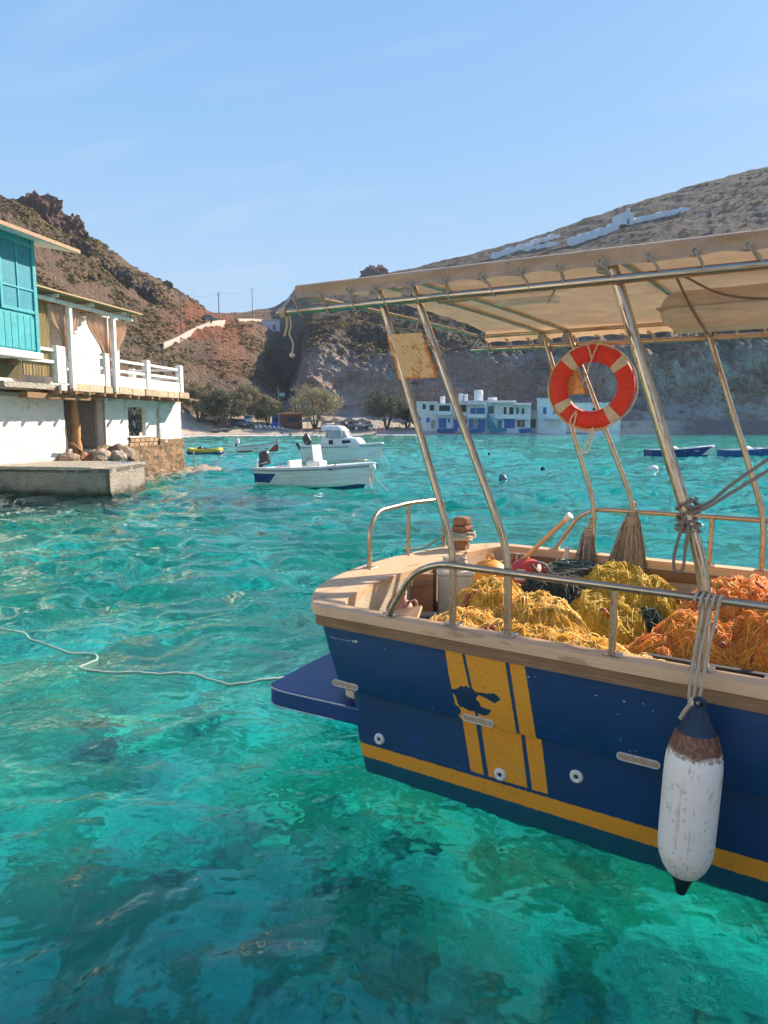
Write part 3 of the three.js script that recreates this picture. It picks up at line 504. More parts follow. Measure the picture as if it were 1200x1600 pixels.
  for (const [s, y, n] of [[0.485, 0.24, 5], [1.369, 0.24, 5], [1.837, 0.36, 6], [0.25, 0.59, 6], [1.25, 0.58, 6], [2.18, 0.58, 8], [0.62, 1.03, 3], [1.04, 1.03, 3], [2.03, 1.03, 4]]) for (let i = 0; i < n; i++) { const x = X(s + (rnd() - 0.5) * 0.16), L = 15 + rnd() * 70; for (let k = 0; k < 10; k++) { c.globalAlpha = 0.05 * (1 - k / 10) + 0.01; c.fillStyle = '#6b3f1e'; c.fillRect(x + (rnd() - 0.5) * 2, Y(y), 1 + rnd() * 2, L * (k + 1) / 10); } }
  for (let i = 0; i < 60; i++) { c.globalAlpha = 0.05; c.fillStyle = '#6f90b4'; const x = rnd() * W, y = rnd() * H * 0.7; c.beginPath(); for (let k = 0; k < 11; k++) { const a = k / 11 * 6.283, q = (10 + 40 * rnd()) * (0.5 + 0.5 * rnd()); c.lineTo(x + Math.cos(a) * q * 1.8, y + Math.sin(a) * q * 0.7); } c.fill(); } c.globalAlpha = 1;
  // weed and scum just over the water
  for (let i = 0; i < 500; i++) { c.globalAlpha = 0.12; c.fillStyle = ['#0a3a44', '#1a6a70', '#27443a'][i % 3]; const s = -0.2 + rnd() * 4; c.beginPath(); c.ellipse(X(s), Y(0.06 - rnd() * 0.3), 4 + rnd() * 22, 2 + rnd() * 6, 0, 0, 7); c.fill(); } c.globalAlpha = 1;
  const t = new THREE.CanvasTexture(cv); t.colorSpace = THREE.SRGBColorSpace; t.magFilter = THREE.LinearFilter; t.wrapS = t.wrapT = THREE.ClampToEdgeWrapping; return t;
}

const boat = thing('fishing_boat', 'blue wooden fishing boat with yellow stripes, steel tube frame and beige canopy', 'fishing boat', atBoat(0, 0, 0), BTURN);
{
  const HALF = [[-0.5, 0], [-0.485, 0.3], [-0.44, 0.65], [-0.345, 1.0], [-0.20, 1.28], [-0.06, 1.46], [-0.005, 1.512], [0.05, 1.527], [0.25, 1.53], [1, 1.53], [2, 1.53], [3, 1.53], [4, 1.5], [5, 1.33], [6, 0.85], [6.6, 0.35], [6.9, 0.03]];
  const fine = new THREE.CatmullRomCurve3(HALF.map(([x, m]) => V(x, m, 0)), false, 'centripetal').getPoints(150).map((p) => [p.x, p.y]);
  const loop = (inset, shift) => { const one = fine.map(([x, m]) => [x + shift * (1 - smooth(0.6, 2.6, x)) + inset * (1 - smooth(-0.12, 0.25, x)), m * (1 - inset / HB)]); return [...one.slice().reverse().map(([x, m]) => [x, -HB + m]), ...one.slice(1).map(([x, m]) => [x, -HB - m])]; };
  const skin = (levels) => { const rows = levels.map(([y, i, s]) => loop(i, s).map(([x, z]) => V(x, y, z))), n = rows[0].length - 1;
    return sheet((u, v) => rows[Math.round(v * (rows.length - 1))][Math.round(u * n)], n, rows.length - 1, (u, v, p) => [(p.x + 0.6) / 4.8, (p.y + 0.6) / 1.7]); };
  const band = (o, i, y0, y1) => { const a = loop(...o), b = loop(...i), n = a.length - 1, k = [[a, y0], [a, y1 - 0.008], [a, y1, 0.008], [b, y1, -0.008], [b, y1 - 0.008], [b, y0], [a, y0]];
    const g = sheet((u, v) => { const [l, y] = k[Math.round(v * 6)], p = l[Math.round(u * n)]; return V(p[0], y, p[1]); }, n, 6, (u, v, p) => [p.x * 0.55 + (p.x < 0.1 ? p.z * 0.55 : 0), (p.y * 1 + p.z * 0.9 + (p.x < 0.1 ? p.x * .9 - p.z * 0.9 : 0)) * 1.1]);
    return toCreasedNormals(g, 0.6); };
  // stern deck and capping: the inner edge of the capping is a loop of its own
  const INN = [[-0.04, 0], [-0.03, 0.5], [0.03, 1.0], [0.12, 1.30], [0.19, 1.385], [0.4, 1.40], [1, 1.40], [2, 1.40], [3, 1.40], [4, 1.37], [5, 1.2], [5.9, 0.72], [6.4, 0.25], [6.5, 0.02]];
  const innFine = new THREE.CatmullRomCurve3(INN.map(([x, m]) => V(x, m, 0)), false, 'centripetal').getPoints(150).map((p) => [p.x, p.y]);
  const innLoop = [...innFine.slice().reverse().map(([x, m]) => [x, -HB + m]), ...innFine.slice(1).map(([x, m]) => [x, -HB - m])];
  const hullMat = new THREE.MeshPhysicalMaterial({ map: hullPaint(), roughness: 0.42, bumpMap: rep(blotch, 1.5, 1), bumpScale: 0.004, clearcoat: 0.12, clearcoatRoughness: 0.3 });
  const hull = toCreasedNormals(skin([[1.05, 0.028, 0.03], [0.85, 0.036, 0.085], [0.604, 0.048, 0.16], [0.590, 0.054, 0.168], [0.580, 0.105, 0.185], [0.40, 0.108, 0.20], [0.2, 0.112, 0.225], [0.0, 0.13, 0.25], [-0.25, 0.32, 0.3], [-0.5, 0.8, 0.45], [-0.62, 1.2, 0.6], [-0.68, 1.5, 0.7]]), 0.5);
  part('hull', hull, hullMat, boat);
  const n = innLoop.length - 1, outLoop = loop(0, 0);
  const capTop = (a, b, y0, y1) => { const k = [[a, y0, 0], [a, y1 - 0.012, 0], [a, y1, 0.012], [b, y1, 0], [b, y1 - 0.012, 0], [b, y0, 0], [a, y0, 0]];
    const g = sheet((u, v) => { const [l, y, e] = k[Math.round(v * 6)], p = l[Math.round(u * n)], o = b[Math.round(u * n)], d = Math.hypot(o[0] - p[0], o[1] - p[1]) || 1; return V(p[0] + (o[0] - p[0]) / d * e, y, p[1] + (o[1] - p[1]) / d * e); }, n, 6, (u, v, p) => [p.x < 0.15 ? p.z * 0.5 : p.x * 0.5, (p.x < 0.15 ? p.x : p.z) * 0.8 + p.y * 1.3]); return toCreasedNormals(g, 0.5); };
  part('cap_rail', capTop(outLoop, innLoop, 1.098, GW), new THREE.MeshStandardMaterial({ map: capTex, roughness: 0.62, bumpMap: woodBump, bumpScale: 0.002 }), boat);
  part('rubbing_strake', band([0.014, 0.012], [0.06, 0.012], 1.022, 1.095), woodGrey, boat);
  // inside: bulwark, sole, ribs
  const innWall = sheet((u, v) => { const p = innLoop[Math.round(u * n)]; return V(p[0], lerp(1.1, 0.5, v), p[1]); }, n, 4, (u, v, p) => [p.x + p.z, p.y]);
  part('bulwark', innWall, creamPaint, boat);
  const lining = sheet((u, v) => { const p = innLoop[Math.round(u * n)], k = 1 + 0.014 * 0; const c = V(2, 0, -HB), q = V(p[0], 0, p[1]).lerp(c, p[0] < 0.35 ? -0.004 : 0.006); return V(q.x, lerp(1.085, 0.985, v), q.z); }, n, 1, (u, v, p) => [p.x * 0.6 + p.z * 0.3, p.y * 2]);
  part('lining_plank', lining, woodGrey, boat);
  const sole = new THREE.Shape(innLoop.map(([x, z]) => new THREE.Vector2(x, -z))); const sg = new THREE.ShapeGeometry(sole); sg.rotateX(-Math.PI / 2); sg.translate(0, 0.6, 0);
  part('sole', boxUV(sg), deckPaint, boat);
  // freeing ports: pale slots through the side
  const capsule = (w, h) => { const s = new THREE.Shape(); s.absarc(w / 2 - h / 2, 0, h / 2, -Math.PI / 2, Math.PI / 2); s.absarc(-w / 2 + h / 2, 0, h / 2, Math.PI / 2, Math.PI * 1.5); return s; };
  const slotRim = std(rgb(0.72, 0.66, 0.58), 0.7, { tone: 3 }), slotIn = std(rgb(0.48, 0.36, 0.24), 0.85, { tone: 4 });
  for (const [s, y, w] of [[0.248, 0.615, 0.215], [1.246, 0.602, 0.21], [2.185, 0.606, 0.225]]) {
    const rim = capsule(w, 0.044); const hole = capsule(w - 0.012, 0.032); rim.holes.push(new THREE.Path(hole.getPoints(12)));
    const g = new THREE.ExtrudeGeometry(rim, { depth: 0.012, bevelEnabled: false, curveSegments: 10 }); g.translate(s, y + 0.012, -0.0445);
    const f = part('freeing_port', g, slotRim, boat);
    const i = new THREE.ExtrudeGeometry(hole, { depth: 0.004, bevelEnabled: false, curveSegments: 10 }); i.translate(s, y + 0.012, -0.0405); part('opening', i, slotIn, f);
  }
  const white = std(rgb(0.80, 0.80, 0.76), 0.4);
  for (const [s, y] of [[0.485, 0.275], [1.369, 0.275], [1.837, 0.398]]) {
    const g = lathe([[0.010, -0.01], [0.014, 0.008], [0.022, 0.016], [0.034, 0.013], [0.040, 0.0], [0.040, -0.01]], 24); g.rotateX(Math.PI / 2); g.translate(s, y, -0.104);
    const d = part('drain_fitting', g, white, boat); part('drain_hole', place(new THREE.CircleGeometry(0.013, 16), s, y, -0.0985), std(rgb(0.05, 0.05, 0.05), 0.8), d);
  }
  // step that sticks out behind the stern
  const stepMat = new THREE.MeshPhysicalMaterial({ map: (() => { const cv = document.createElement('canvas'); cv.width = cv.height = 512; const c = cv.getContext('2d'), r = seeded(4); c.fillStyle = '#173c72'; c.fillRect(0, 0, 512, 512); for (let i = 0; i < 300; i++) { c.globalAlpha = 0.06; c.fillStyle = r() < 0.5 ? '#123261' : '#27508a'; c.beginPath(); c.ellipse(r() * 512, r() * 512, 10 + 40 * r(), 5 + 20 * r(), r() * 3, 0, 7); c.fill(); } c.globalAlpha = 1; c.fillStyle = '#9aa4ab'; for (const [x, y, k] of [[330, 90, 60], [380, 75, 40], [300, 130, 22], [440, 95, 35]]) { c.beginPath(); for (let j = 0; j < 14; j++) { const a = j / 14 * 6.28, q = k * (0.4 + 0.8 * r()); c.lineTo(x + Math.cos(a) * q * 1.5, y + Math.sin(a) * q * 0.5); } c.fill(); } for (let i = 0; i < 140; i++) { c.beginPath(); c.arc(r() * 512, r() * 512, 0.6 + 2 * r() * r(), 0, 7); c.fill(); } const t = new THREE.CanvasTexture(cv); t.colorSpace = THREE.SRGBColorSpace; t.magFilter = THREE.LinearFilter; return t; })(), roughness: 0.4, bumpMap: rep(grain, 2), bumpScale: 0.002 });
  const sp = new THREE.Shape(); sp.moveTo(0.3, -0.12); sp.lineTo(-0.42, -0.075); sp.quadraticCurveTo(-0.505, -0.10, -0.515, -0.20); sp.lineTo(-0.56, -0.62); sp.lineTo(-0.60, -1.5); sp.lineTo(-0.56, -2.43); sp.lineTo(-0.515, -2.85); sp.quadraticCurveTo(-0.505, -2.95, -0.42, -2.97); sp.lineTo(0.3, -2.93); sp.closePath();
  const stepG = new THREE.ExtrudeGeometry(sp, { depth: 0.10, bevelEnabled: true, bevelThickness: 0.015, bevelSize: 0.015, bevelSegments: 2 }); stepG.rotateX(Math.PI / 2); stepG.translate(0, 0.435, 0);
  { const p = stepG.attributes.position, uv = stepG.attributes.uv; for (let i = 0; i < p.count; i++) uv.setXY(i, (p.getX(i) + 0.62) * 0.9, (0.2 - p.getZ(i)) * 0.33 + p.getY(i)); }
  const step = part('stern_step', stepG, stepMat, boat);
  const edgeM = std(rgb(0.62, 0.62, 0.60), 0.7, { tone: 6 });
  part('worn_edge', rope([[0.2, 0.444, -0.105], [-0.40, 0.448, -0.062], [-0.50, 0.448, -0.10], [-0.528, 0.448, -0.2]], 0.006, 40, 5), edgeM, step);
  part('worn_edge', rope([[0.1, 0.325, -0.095], [-0.40, 0.325, -0.062], [-0.50, 0.327, -0.10], [-0.53, 0.33, -0.22]], 0.004, 40, 5), edgeM, step);
}
// tube work
{
  const foot = (s, n, parent) => part('base_plate', bx(0.11, 0.008, 0.10, s, GW + 0.004, -n, 0.003), steel, parent);
  for (const n of [0.1, 2.96]) {
    const A = part('canopy_post', pipe([L3(1.035, GW, n), L3(1.03, 1.64, n), L3(0.476, BAR + 0.12, n)], 0.022, 0.16), steel, boat); foot(1.035, n, A);
    const B = part('canopy_post', pipe([L3(1.40, GW, n), L3(1.392, 1.66, n), L3(0.722, BAR + 0.12, n)], 0.023, 0.16), steel, boat); foot(1.40, n, B);
    const C = part('canopy_post', pipe([L3(2.462, GW, n), L3(2.458, 1.62, n), L3(1.912, BAR + 0.12, n)], n < 1 ? 0.031 : 0.024, 0.2), steel, boat); foot(2.462, n, C);
    const D = part('canopy_post', pipe([L3(3.7, GW, n), L3(3.7, 1.62, n), L3(3.2, BAR + 0.12, n)], 0.028, 0.2), steel, boat); foot(3.7, n, D);
    part('canopy_bar', pipe([L3(-0.31, BAR + 0.016, n - (n < 1 ? 0.045 : -0.045)), L3(4.2, BAR - 0.03, n - (n < 1 ? 0.045 : -0.045))], 0.024), steel, boat);
    const r0 = n < 1 ? [[0.584, GW], [0.765, 1.46], [0.95, 1.545], [4.6, 1.52]] : [[0.649, GW], [0.86, 1.50], [1.02, 1.585], [4.6, 1.585]];
    const off = n < 1 ? 0.045 : -0.045;
    const rail = part('guard_rail', pipe(r0.map(([s, y]) => L3(s, y, n - off * 0.98)), 0.022, 0.13, 60), steel, boat);
    foot(r0[0][0], n - off * 0.9, rail); 
    for (const s of [n < 1 ? 2.02 : 2.05, 3.1, 4.1]) { part('stanchion', pipe([L3(s, GW, n - off), L3(s, r0[3][1], n - off)], 0.02), steel, rail); part('base_plate', bx(0.10, 0.008, 0.09, s, GW + 0.004, -n + off * 0.5, 0.003), steel, rail); }
    // brackets between posts and the upper frame
    for (const s of [0.476, 0.722, 1.912]) part('bracket', bx(0.075, 0.085, 0.045, s - 0.015, BAR + 0.075, -n, 0.006, 0, 0, -0.3), std(rgb(0.32, 0.31, 0.30), 0.55, { metal: 0.5, tone: 3 }), boat);
    part('upper_bar', pipe([L3(-0.2, 3.268, n), L3(4.2, 3.25, n)], 0.018), steel, boat);
  }
  for (const s of [-0.2, 0.47, 0.71, 1.91, 3.1]) part('cross_bar', pipe([L3(s, 3.268, 0.1), L3(s, 3.285, 1.5), L3(s, 3.268, 2.96)], 0.019, 0.4, 24), steel, boat);
  part('cross_bar', pipe([L3(0.47, 3.262, 0.9), L3(0.71, 3.262, 0.9)], 0.014), steel, boat);
  for (const n of [0.1, 2.96]) part('end_strut', pipe([L3(-0.29, BAR + 0.016, n + (n < 1 ? -0.045 : 0.045)), L3(-0.15, 3.31, n)], 0.02), std(rgb(0.30, 0.32, 0.36), 0.5, { metal: 0.6 }), boat);
  // the hoop on the stern deck
  const hoop = part('stern_hoop', pipe([L3(-0.375, GW, 1.24), L3(-0.375, 1.50, 1.24), L3(-0.40, 1.635, 1.40), L3(-0.43, 1.65, 1.97), L3(-0.37, 1.64, 2.56), L3(-0.37, GW, 2.56)], 0.021, 0.12, 70), steel, boat);
  part('stanchion', pipe([L3(-0.43, GW, 1.97), L3(-0.43, 1.64, 1.97)], 0.019), steel, hoop);
  for (const [s, n] of [[-0.375, 1.24], [-0.43, 1.97], [-0.37, 2.56]]) part('base_plate', bx(0.10, 0.008, 0.10, s, GW + 0.004, -n, 0.003), steel, hoop);
  // rusty sheet between the two stern posts, near and far side
  const rust = new THREE.MeshStandardMaterial({ roughness: 0.85, map: dataTex(256, (u, v) => { const a = tileNoise(u, v, 5, 2, 5), b = tileNoise(u, v, 22, 6, 3), e = Math.max(smooth(0.10, 0.0, u), smooth(0.88, 1, u), smooth(0.1, 0, v) * 0.7), r = smooth(0.05, 0.6, a * 0.7 + b * 0.25 + e * 0.5), d = smooth(0.36, 0.44, b + 0.3 * a); return [lerp(lerp(0.88, 0.78, r), 0.36, d * 0.7), lerp(lerp(0.71, 0.45, r), 0.20, d * 0.7), lerp(lerp(0.48, 0.20, r), 0.10, d * 0.7)]; }, { srgb: true, clampEdge: true }), bumpMap: rep(grain, 2), bumpScale: 0.004 });
  for (const n of [0.1, 2.96]) {
    const P = [[0.553, 2.945], [0.808, 2.94], [0.925, 2.672], [0.645, 2.668]], g = prism([...P].reverse(), 0.006, 0.0015, -n + 0.012); const p = g.attributes.position, uv = g.attributes.uv; for (let i = 0; i < p.count; i++) { const v = (p.getY(i) - 2.668) / 0.275; uv.setXY(i, (p.getX(i) - lerp(0.645, 0.553, v)) / 0.27, v); }
    part('rusty_plate', g, rust, boat);
  }
  // canopy: hem, edge and top in one sheet, scalloped between the lashings
  const canvasM = new THREE.MeshPhysicalMaterial({ color: rgb(0.62, 0.42, 0.255), roughness: 0.95, transmission: 0.42, thickness: 0, side: THREE.DoubleSide, map: rep(blotch, 0.7), bumpMap: rep(grain, 5), bumpScale: 0.003 });
  const lash = [-0.147, 0.076, 0.304, 0.505, 0.756, 0.987, 1.222, 1.45, 1.67, 1.891, 2.129, 2.336, 2.56, 2.80, 3.05, 3.3, 3.55, 3.8, 4.05];
  const hem = (s) => { let k = 0; while (k < lash.length - 2 && s > lash[k + 1]) k++; const t = clamp((s - lash[k]) / (lash[k + 1] - lash[k])); return 3.205 - 0.012 * s + 0.022 * Math.sin(Math.PI * t) * (0.7 + 0.5 * noise2(k, 3)); };
  const cover = sheet((u, v) => {
    const s = lerp(-0.16, 4.15, u), m = Math.abs(v * 2 - 1), near = v < 0.5, w = 0.006 * noise2(s * 3, v * 9) + 0.006 * noise2(s * 1.1, v * 4);
    const top = 3.318 - 0.014 * s; let y, n;
    if (m > 0.9) { const t = (m - 0.9) / 0.1; n = lerp(0.055, 0.03, t) + w * 2 + 0.012 * Math.sin(t * 3.14); y = lerp(top - 0.02, hem(s), t); }
    else if (m > 0.8) { const t = (m - 0.8) / 0.1; n = lerp(0.14, 0.055, Math.sin(t * 1.57)); y = lerp(top + 0.006, top - 0.02, 1 - Math.cos(t * 1.57)); }
    else { const t = m / 0.8; n = lerp(1.53, 0.14, t); y = top + 0.006 + 0.055 * (1 - t * t) - 0.018 * Math.abs(Math.sin(s * 2.7)) * (1 - t) + w; }
    return L3(s, y, near ? n : 3.06 - n);
  }, 240, 80, (u, v) => [u * 4.2, v * 3.4]);
  part('canopy_cover', cover, canvasM, boat);
  const cord = std(rgb(0.50, 0.42, 0.33), 0.9, { tone: 4, bump: 0.002, bumpRep: 8 }), ring = std(rgb(0.42, 0.36, 0.28), 0.5, { metal: 0.4 });
  for (const far of [0, 1]) for (let k = 0; k < 15; k++) {
    const s = lash[k], y = hem(s) + 0.03, n = far ? 3.04 : 0.025, q = far ? -1 : 1, b = far ? 3.005 : 0.055, d = 0.055 + 0.03 * noise2(k, 1 + far * 7);
    const l = part('lashing', rope([L3(s, y, n - 0.006 * q), L3(s + 0.02, y - 0.03, n - 0.02 * q), L3(s + d * 0.6, BAR + 0.035, b - 0.028 * q), L3(s + d, BAR - 0.02, b - 0.012 * q), L3(s + d - 0.01, BAR - 0.018, b + 0.026 * q), L3(s + d * 0.4, BAR + 0.04, b + 0.02 * q), L3(s - 0.004, y + 0.004, n - 0.004 * q)], 0.0055, 34, 5), cord, boat);
    const t = new THREE.TorusGeometry(0.016, 0.005, 6, 14); t.translate(s, y, -n + 0.004 * q); part('grommet', t, ring, l);
  }
  // seam lines on the canopy and loose tape under it
  part('loose_strap', rope([L3(0.80, BAR + 0.03, 0.12), L3(0.79, BAR - 0.06, 0.10), L3(0.765, BAR - 0.17, 0.09)], 0.008, 12, 4), cord, boat);
  part('loose_strap', rope([L3(1.62, BAR + 0.01, 0.14), L3(1.61, BAR - 0.03, 0.12), L3(1.585, BAR - 0.085, 0.11)], 0.006, 12, 4), cord, boat);
  // light fitting under the roof
  const lm = std(rgb(0.72, 0.68, 0.62), 0.5), lf = part('light_fitting', bx(0.42, 0.035, 0.10, 1.02, 3.255, -1.15, 0.01), lm, boat); part('end_cap', bx(0.05, 0.05, 0.11, 1.24, 3.25, -1.15, 0.01), lm, lf);
  // wooden bitt with its square head
  const bittM = new THREE.MeshStandardMaterial({ map: woodTex, color: rgb(0.52, 0.40, 0.34), roughness: 0.85, bumpMap: woodBump, bumpScale: 0.006 });
  const bitt = part('mooring_bitt', [bx(0.13, 0.24, 0.13, -0.13, GW + 0.10, -2.5, 0.012), bx(0.165, 0.05, 0.165, -0.13, GW + 0.215, -2.5, 0.02), bx(0.155, 0.09, 0.155, -0.13, GW + 0.28, -2.5, 0.035)], bittM, boat);
  void bitt;
  part('sole_board', bx(0.9, 0.02, 0.5, 1.75, 0.613, -2.15, 0.004, 0.2), std(rgb(0.78, 0.72, 0.66), 0.6), boat);
}

// ---------------------------------------------------------------- what lies in and hangs on the boat
function strands(count, walk, r, colors, seed) {      // many thin cords as three-sided tubes in one geometry; walk(rnd) -> list of points
  const rnd = seeded(seed), P = [], Nn = [], C = [], I = [];
  for (let k = 0; k < count; k++) {
    const pts = walk(rnd, k); if (!pts || pts.length < 2) continue;
    const col = colors[Math.floor(rnd() * colors.length)], kk = 0.75 + 0.5 * rnd(), rr = r * (0.75 + 0.5 * rnd());
    for (let i = 0; i < pts.length; i++) {
      const t = pts[Math.min(i + 1, pts.length - 1)].clone().sub(pts[Math.max(i - 1, 0)]).normalize(), a = Math.abs(t.y) > 0.9 ? V(1, 0, 0) : V(0, 1, 0), u = a.cross(t).normalize(), w = t.clone().cross(u);
      for (let j = 0; j < 3; j++) { const an = j / 3 * 6.283, d = u.clone().multiplyScalar(Math.cos(an)).addScaledVector(w, Math.sin(an)); P.push(pts[i].x + d.x * rr, pts[i].y + d.y * rr, pts[i].z + d.z * rr); Nn.push(d.x, d.y, d.z); C.push(col[0] * kk, col[1] * kk, col[2] * kk); }
      if (i) { const b = P.length / 3 - 6; for (let j = 0; j < 3; j++) { const j2 = (j + 1) % 3; I.push(b + j, b + j2, b + 3 + j, b + j2, b + 3 + j2, b + 3 + j); } }
    }
  }
  const g = new THREE.BufferGeometry(); g.setAttribute('position', new THREE.Float32BufferAttribute(P, 3)); g.setAttribute('normal', new THREE.Float32BufferAttribute(Nn, 3)); g.setAttribute('color', new THREE.Float32BufferAttribute(C, 3)); g.setIndex(I); return g;
}
const twineMat = new THREE.MeshPhysicalMaterial({ vertexColors: true, roughness: 0.85, transmission: 0.35, thickness: 0, side: THREE.DoubleSide });
const floatMat = std(rgb(0.33, 0.075, 0.04), 0.55, { tone: 4 }), floatMat2 = std(rgb(0.50, 0.16, 0.06), 0.6, { tone: 4 });
// lumps: [s, n, radius along, radius across, height]; the heap is their soft union above the sole
function net(name, label, lumps, base, colors, seed, nStrand, nFloat, group) {
  const c = lumps.reduce((a, l) => [a[0] + l[0] / lumps.length, a[1] + l[1] / lumps.length], [0, 0]), o = onBoat(name, label, 'fishing net', c[0], 0.6, c[1], 0, group);
  const height = (s, n) => { let h = 0; for (const [ls, ln, rs, rn, lh] of lumps) { const d = ((s - ls) / rs) ** 2 + ((n - ln) / rn) ** 2; if (d < 1) h = Math.max(h, lh * Math.pow(1 - d, 0.42)) + 0.08 * lh * Math.pow(1 - d, 2); }
    if (h <= 0.002) return 0; const f = Math.abs(noise2(s * 5 + seed, n * 5 + 1.3 * noise2(s * 3, n * 3))) , q = noise2(s * 15 + seed, n * 15); return Math.max(0.004, h * (0.90 + 0.12 * f) + Math.min(1, h * 6) * (0.004 * q + 0.022 * noise2(s * 6 - seed, n * 6))); };
  const box = lumps.reduce((b, [s, n, rs, rn]) => [Math.min(b[0], s - rs), Math.max(b[1], s + rs), Math.min(b[2], n - rn), Math.max(b[3], n + rn)], [9, -9, 9, -9]);
  const W = 130, pos = [], idx = [], id = new Map(), colr = [];
  for (let j = 0; j <= W; j++) for (let i = 0; i <= W; i++) { const s = lerp(box[0], box[1], i / W), n = lerp(box[2], box[3], j / W), h = height(s, n); id.set(j * (W + 1) + i, h > 0 ? pos.length / 3 : -1); if (h > 0) { pos.push(s - c[0], h, -(n - c[1])); const t = 0.5 + 0.5 * fbm2(s * 6 + seed, n * 6, 3), a = colors[0], b = colors[1 % colors.length], k = 0.60 + 0.25 * noise2(s * 22, n * 22); colr.push(lerp(a[0], b[0], t) * k, lerp(a[1], b[1], t) * k, lerp(a[2], b[2], t) * k); } }
  for (let j = 0; j < W; j++) for (let i = 0; i < W; i++) { const a = id.get(j * (W + 1) + i), b = id.get(j * (W + 1) + i + 1), d = id.get((j + 1) * (W + 1) + i), e = id.get((j + 1) * (W + 1) + i + 1); if (a >= 0 && b >= 0 && d >= 0) idx.push(a, b, d); if (b >= 0 && e >= 0 && d >= 0) idx.push(b, e, d); }
  const g = new THREE.BufferGeometry(); g.setAttribute('position', new THREE.Float32BufferAttribute(pos, 3)); g.setAttribute('color', new THREE.Float32BufferAttribute(colr, 3)); g.setIndex(idx); g.computeVertexNormals();
  part('mesh_heap', g, new THREE.MeshStandardMaterial({ vertexColors: true, roughness: 0.95, side: THREE.DoubleSide }), o);
  const g2 = strands(nStrand, (rnd) => {
    let s = lerp(box[0], box[1], rnd()), n = lerp(box[2], box[3], rnd()); if (height(s, n) < 0.01) return null;
    let a = 3.2 * noise2(s * 1.7 + seed, n * 1.7) + (rnd() - 0.5) * (rnd() < 0.25 ? 5 : 0.8) + seed; const pts = [], lift = rnd() * rnd() * 0.04, step = 0.034, N = 8 + Math.floor(rnd() * 17), turn = (rnd() - 0.5) * (rnd() < 0.3 ? 1.0 : 0.18);
    for (let i = 0; i < N; i++) { const h = height(s, n); if (h < 0.006) break; pts.push(V(s - c[0], h + 0.003 + lift * Math.sin(i / N * 3.14), -(n - c[1]))); a += turn + (rnd() - 0.5) * 0.35; s += Math.cos(a) * step; n += Math.sin(a) * step; }
    return pts;
  }, 0.0033, colors, seed + 1);
  tag(part('twine', g2, twineMat, o), null, null, null, 'stuff');
  const thick = strands(26, (rnd) => { let s = lerp(box[0], box[1], rnd()), n = lerp(box[2], box[3], rnd()); if (height(s, n) < 0.03) return null; let a = rnd() * 6.28; const pts = []; for (let i = 0; i < 26; i++) { const h = height(s, n); if (h < 0.006) break; pts.push(V(s - c[0], h + 0.012, -(n - c[1]))); a += (rnd() - 0.5) * 0.7; s += Math.cos(a) * 0.022; n += Math.sin(a) * 0.022; } return pts; }, 0.0062, colors.map((q) => [q[0] * 1.1, q[1] * 1.15, q[2] * 1.3]), seed + 2);
  tag(part('head_rope', thick, twineMat, o), null, null, null, 'stuff');
  const rnd = seeded(seed + 3), fg = lathe([[0.006, -0.024], [0.018, -0.021], [0.0235, -0.008], [0.0235, 0.008], [0.018, 0.021], [0.006, 0.024]], 12); 
  let cs = 0, cn = 0, left = 0;
  for (let k = 0, made = 0; k < 900 && made < nFloat; k++) {
    if (left-- <= 0) { cs = lerp(box[0], box[1], rnd()); cn = lerp(box[2], box[3], rnd()); left = 2 + Math.floor(rnd() * 3); }
    const s = cs + (rnd() - 0.5) * 0.11, n = cn + (rnd() - 0.5) * 0.11, h = height(s, n); if (h < 0.10) { left = 0; continue; } made++;
    const m = part('net_float', fg, rnd() < 0.7 ? floatMat : floatMat2, o); m.position.set(s - c[0], h + 0.012, -(n - c[1])); m.rotation.set(rnd() * 3, rnd() * 3, rnd() * 3);
  }
  return o;
}
const YEL = [[0.88, 0.55, 0.03], [0.92, 0.64, 0.06], [0.84, 0.44, 0.03], [0.94, 0.72, 0.20]], LEM = [[0.80, 0.58, 0.04], [0.86, 0.68, 0.06], [0.76, 0.48, 0.03], [0.90, 0.75, 0.16]], ORA = [[0.92, 0.36, 0.03], [0.94, 0.48, 0.05], [0.88, 0.22, 0.03], [0.94, 0.60, 0.10]], GRN = [[0.012, 0.055, 0.045], [0.02, 0.08, 0.06], [0.01, 0.04, 0.035]];
net('fishing_net', 'golden yellow fishing net heaped beside the near rail, strung with red floats', [[0.72, 1.36, 0.36, 0.42, 0.54], [0.75, 0.80, 0.44, 0.62, 0.40], [1.15, 1.20, 0.44, 0.46, 0.50], [1.15, 0.72, 0.56, 0.56, 0.40], [1.6, 0.72, 0.56, 0.56, 0.37], [2.0, 0.60, 0.46, 0.46, 0.35]], 0.6, YEL, 3, 4200, 40, 'nets piled in the boat');
net('fishing_net', 'lemon yellow fishing net mounded under the hanging rope hanks by the far rail', [[1.38, 2.42, 0.42, 0.42, 0.54], [1.62, 2.52, 0.40, 0.36, 0.46], [1.38, 2.05, 0.46, 0.46, 0.36], [1.15, 2.0, 0.30, 0.40, 0.30]], 0.6, LEM, 6, 2900, 14, 'nets piled in the boat');
net('fishing_net', 'orange fishing net piled high at the right beside the thick canopy post', [[2.40, 2.0, 0.48, 0.60, 0.62], [2.78, 1.75, 0.5, 0.7, 0.60], [2.25, 1.50, 0.40, 0.46, 0.46], [2.06, 1.28, 0.32, 0.40, 0.34], [1.80, 1.62, 0.34, 0.24, 0.10], [2.5, 2.4, 0.45, 0.4, 0.56], [1.95, 0.98, 0.34, 0.36, 0.22]], 0.6, ORA, 9, 4000, 12, 'nets piled in the boat');
net('net_bundle', 'dark green net bundle lying between the red buoy and the lemon net', [[0.98, 2.05, 0.42, 0.34, 0.48], [1.2, 2.55, 0.35, 0.26, 0.42]], 0.6, GRN, 12, 900, 0, 'green nets');
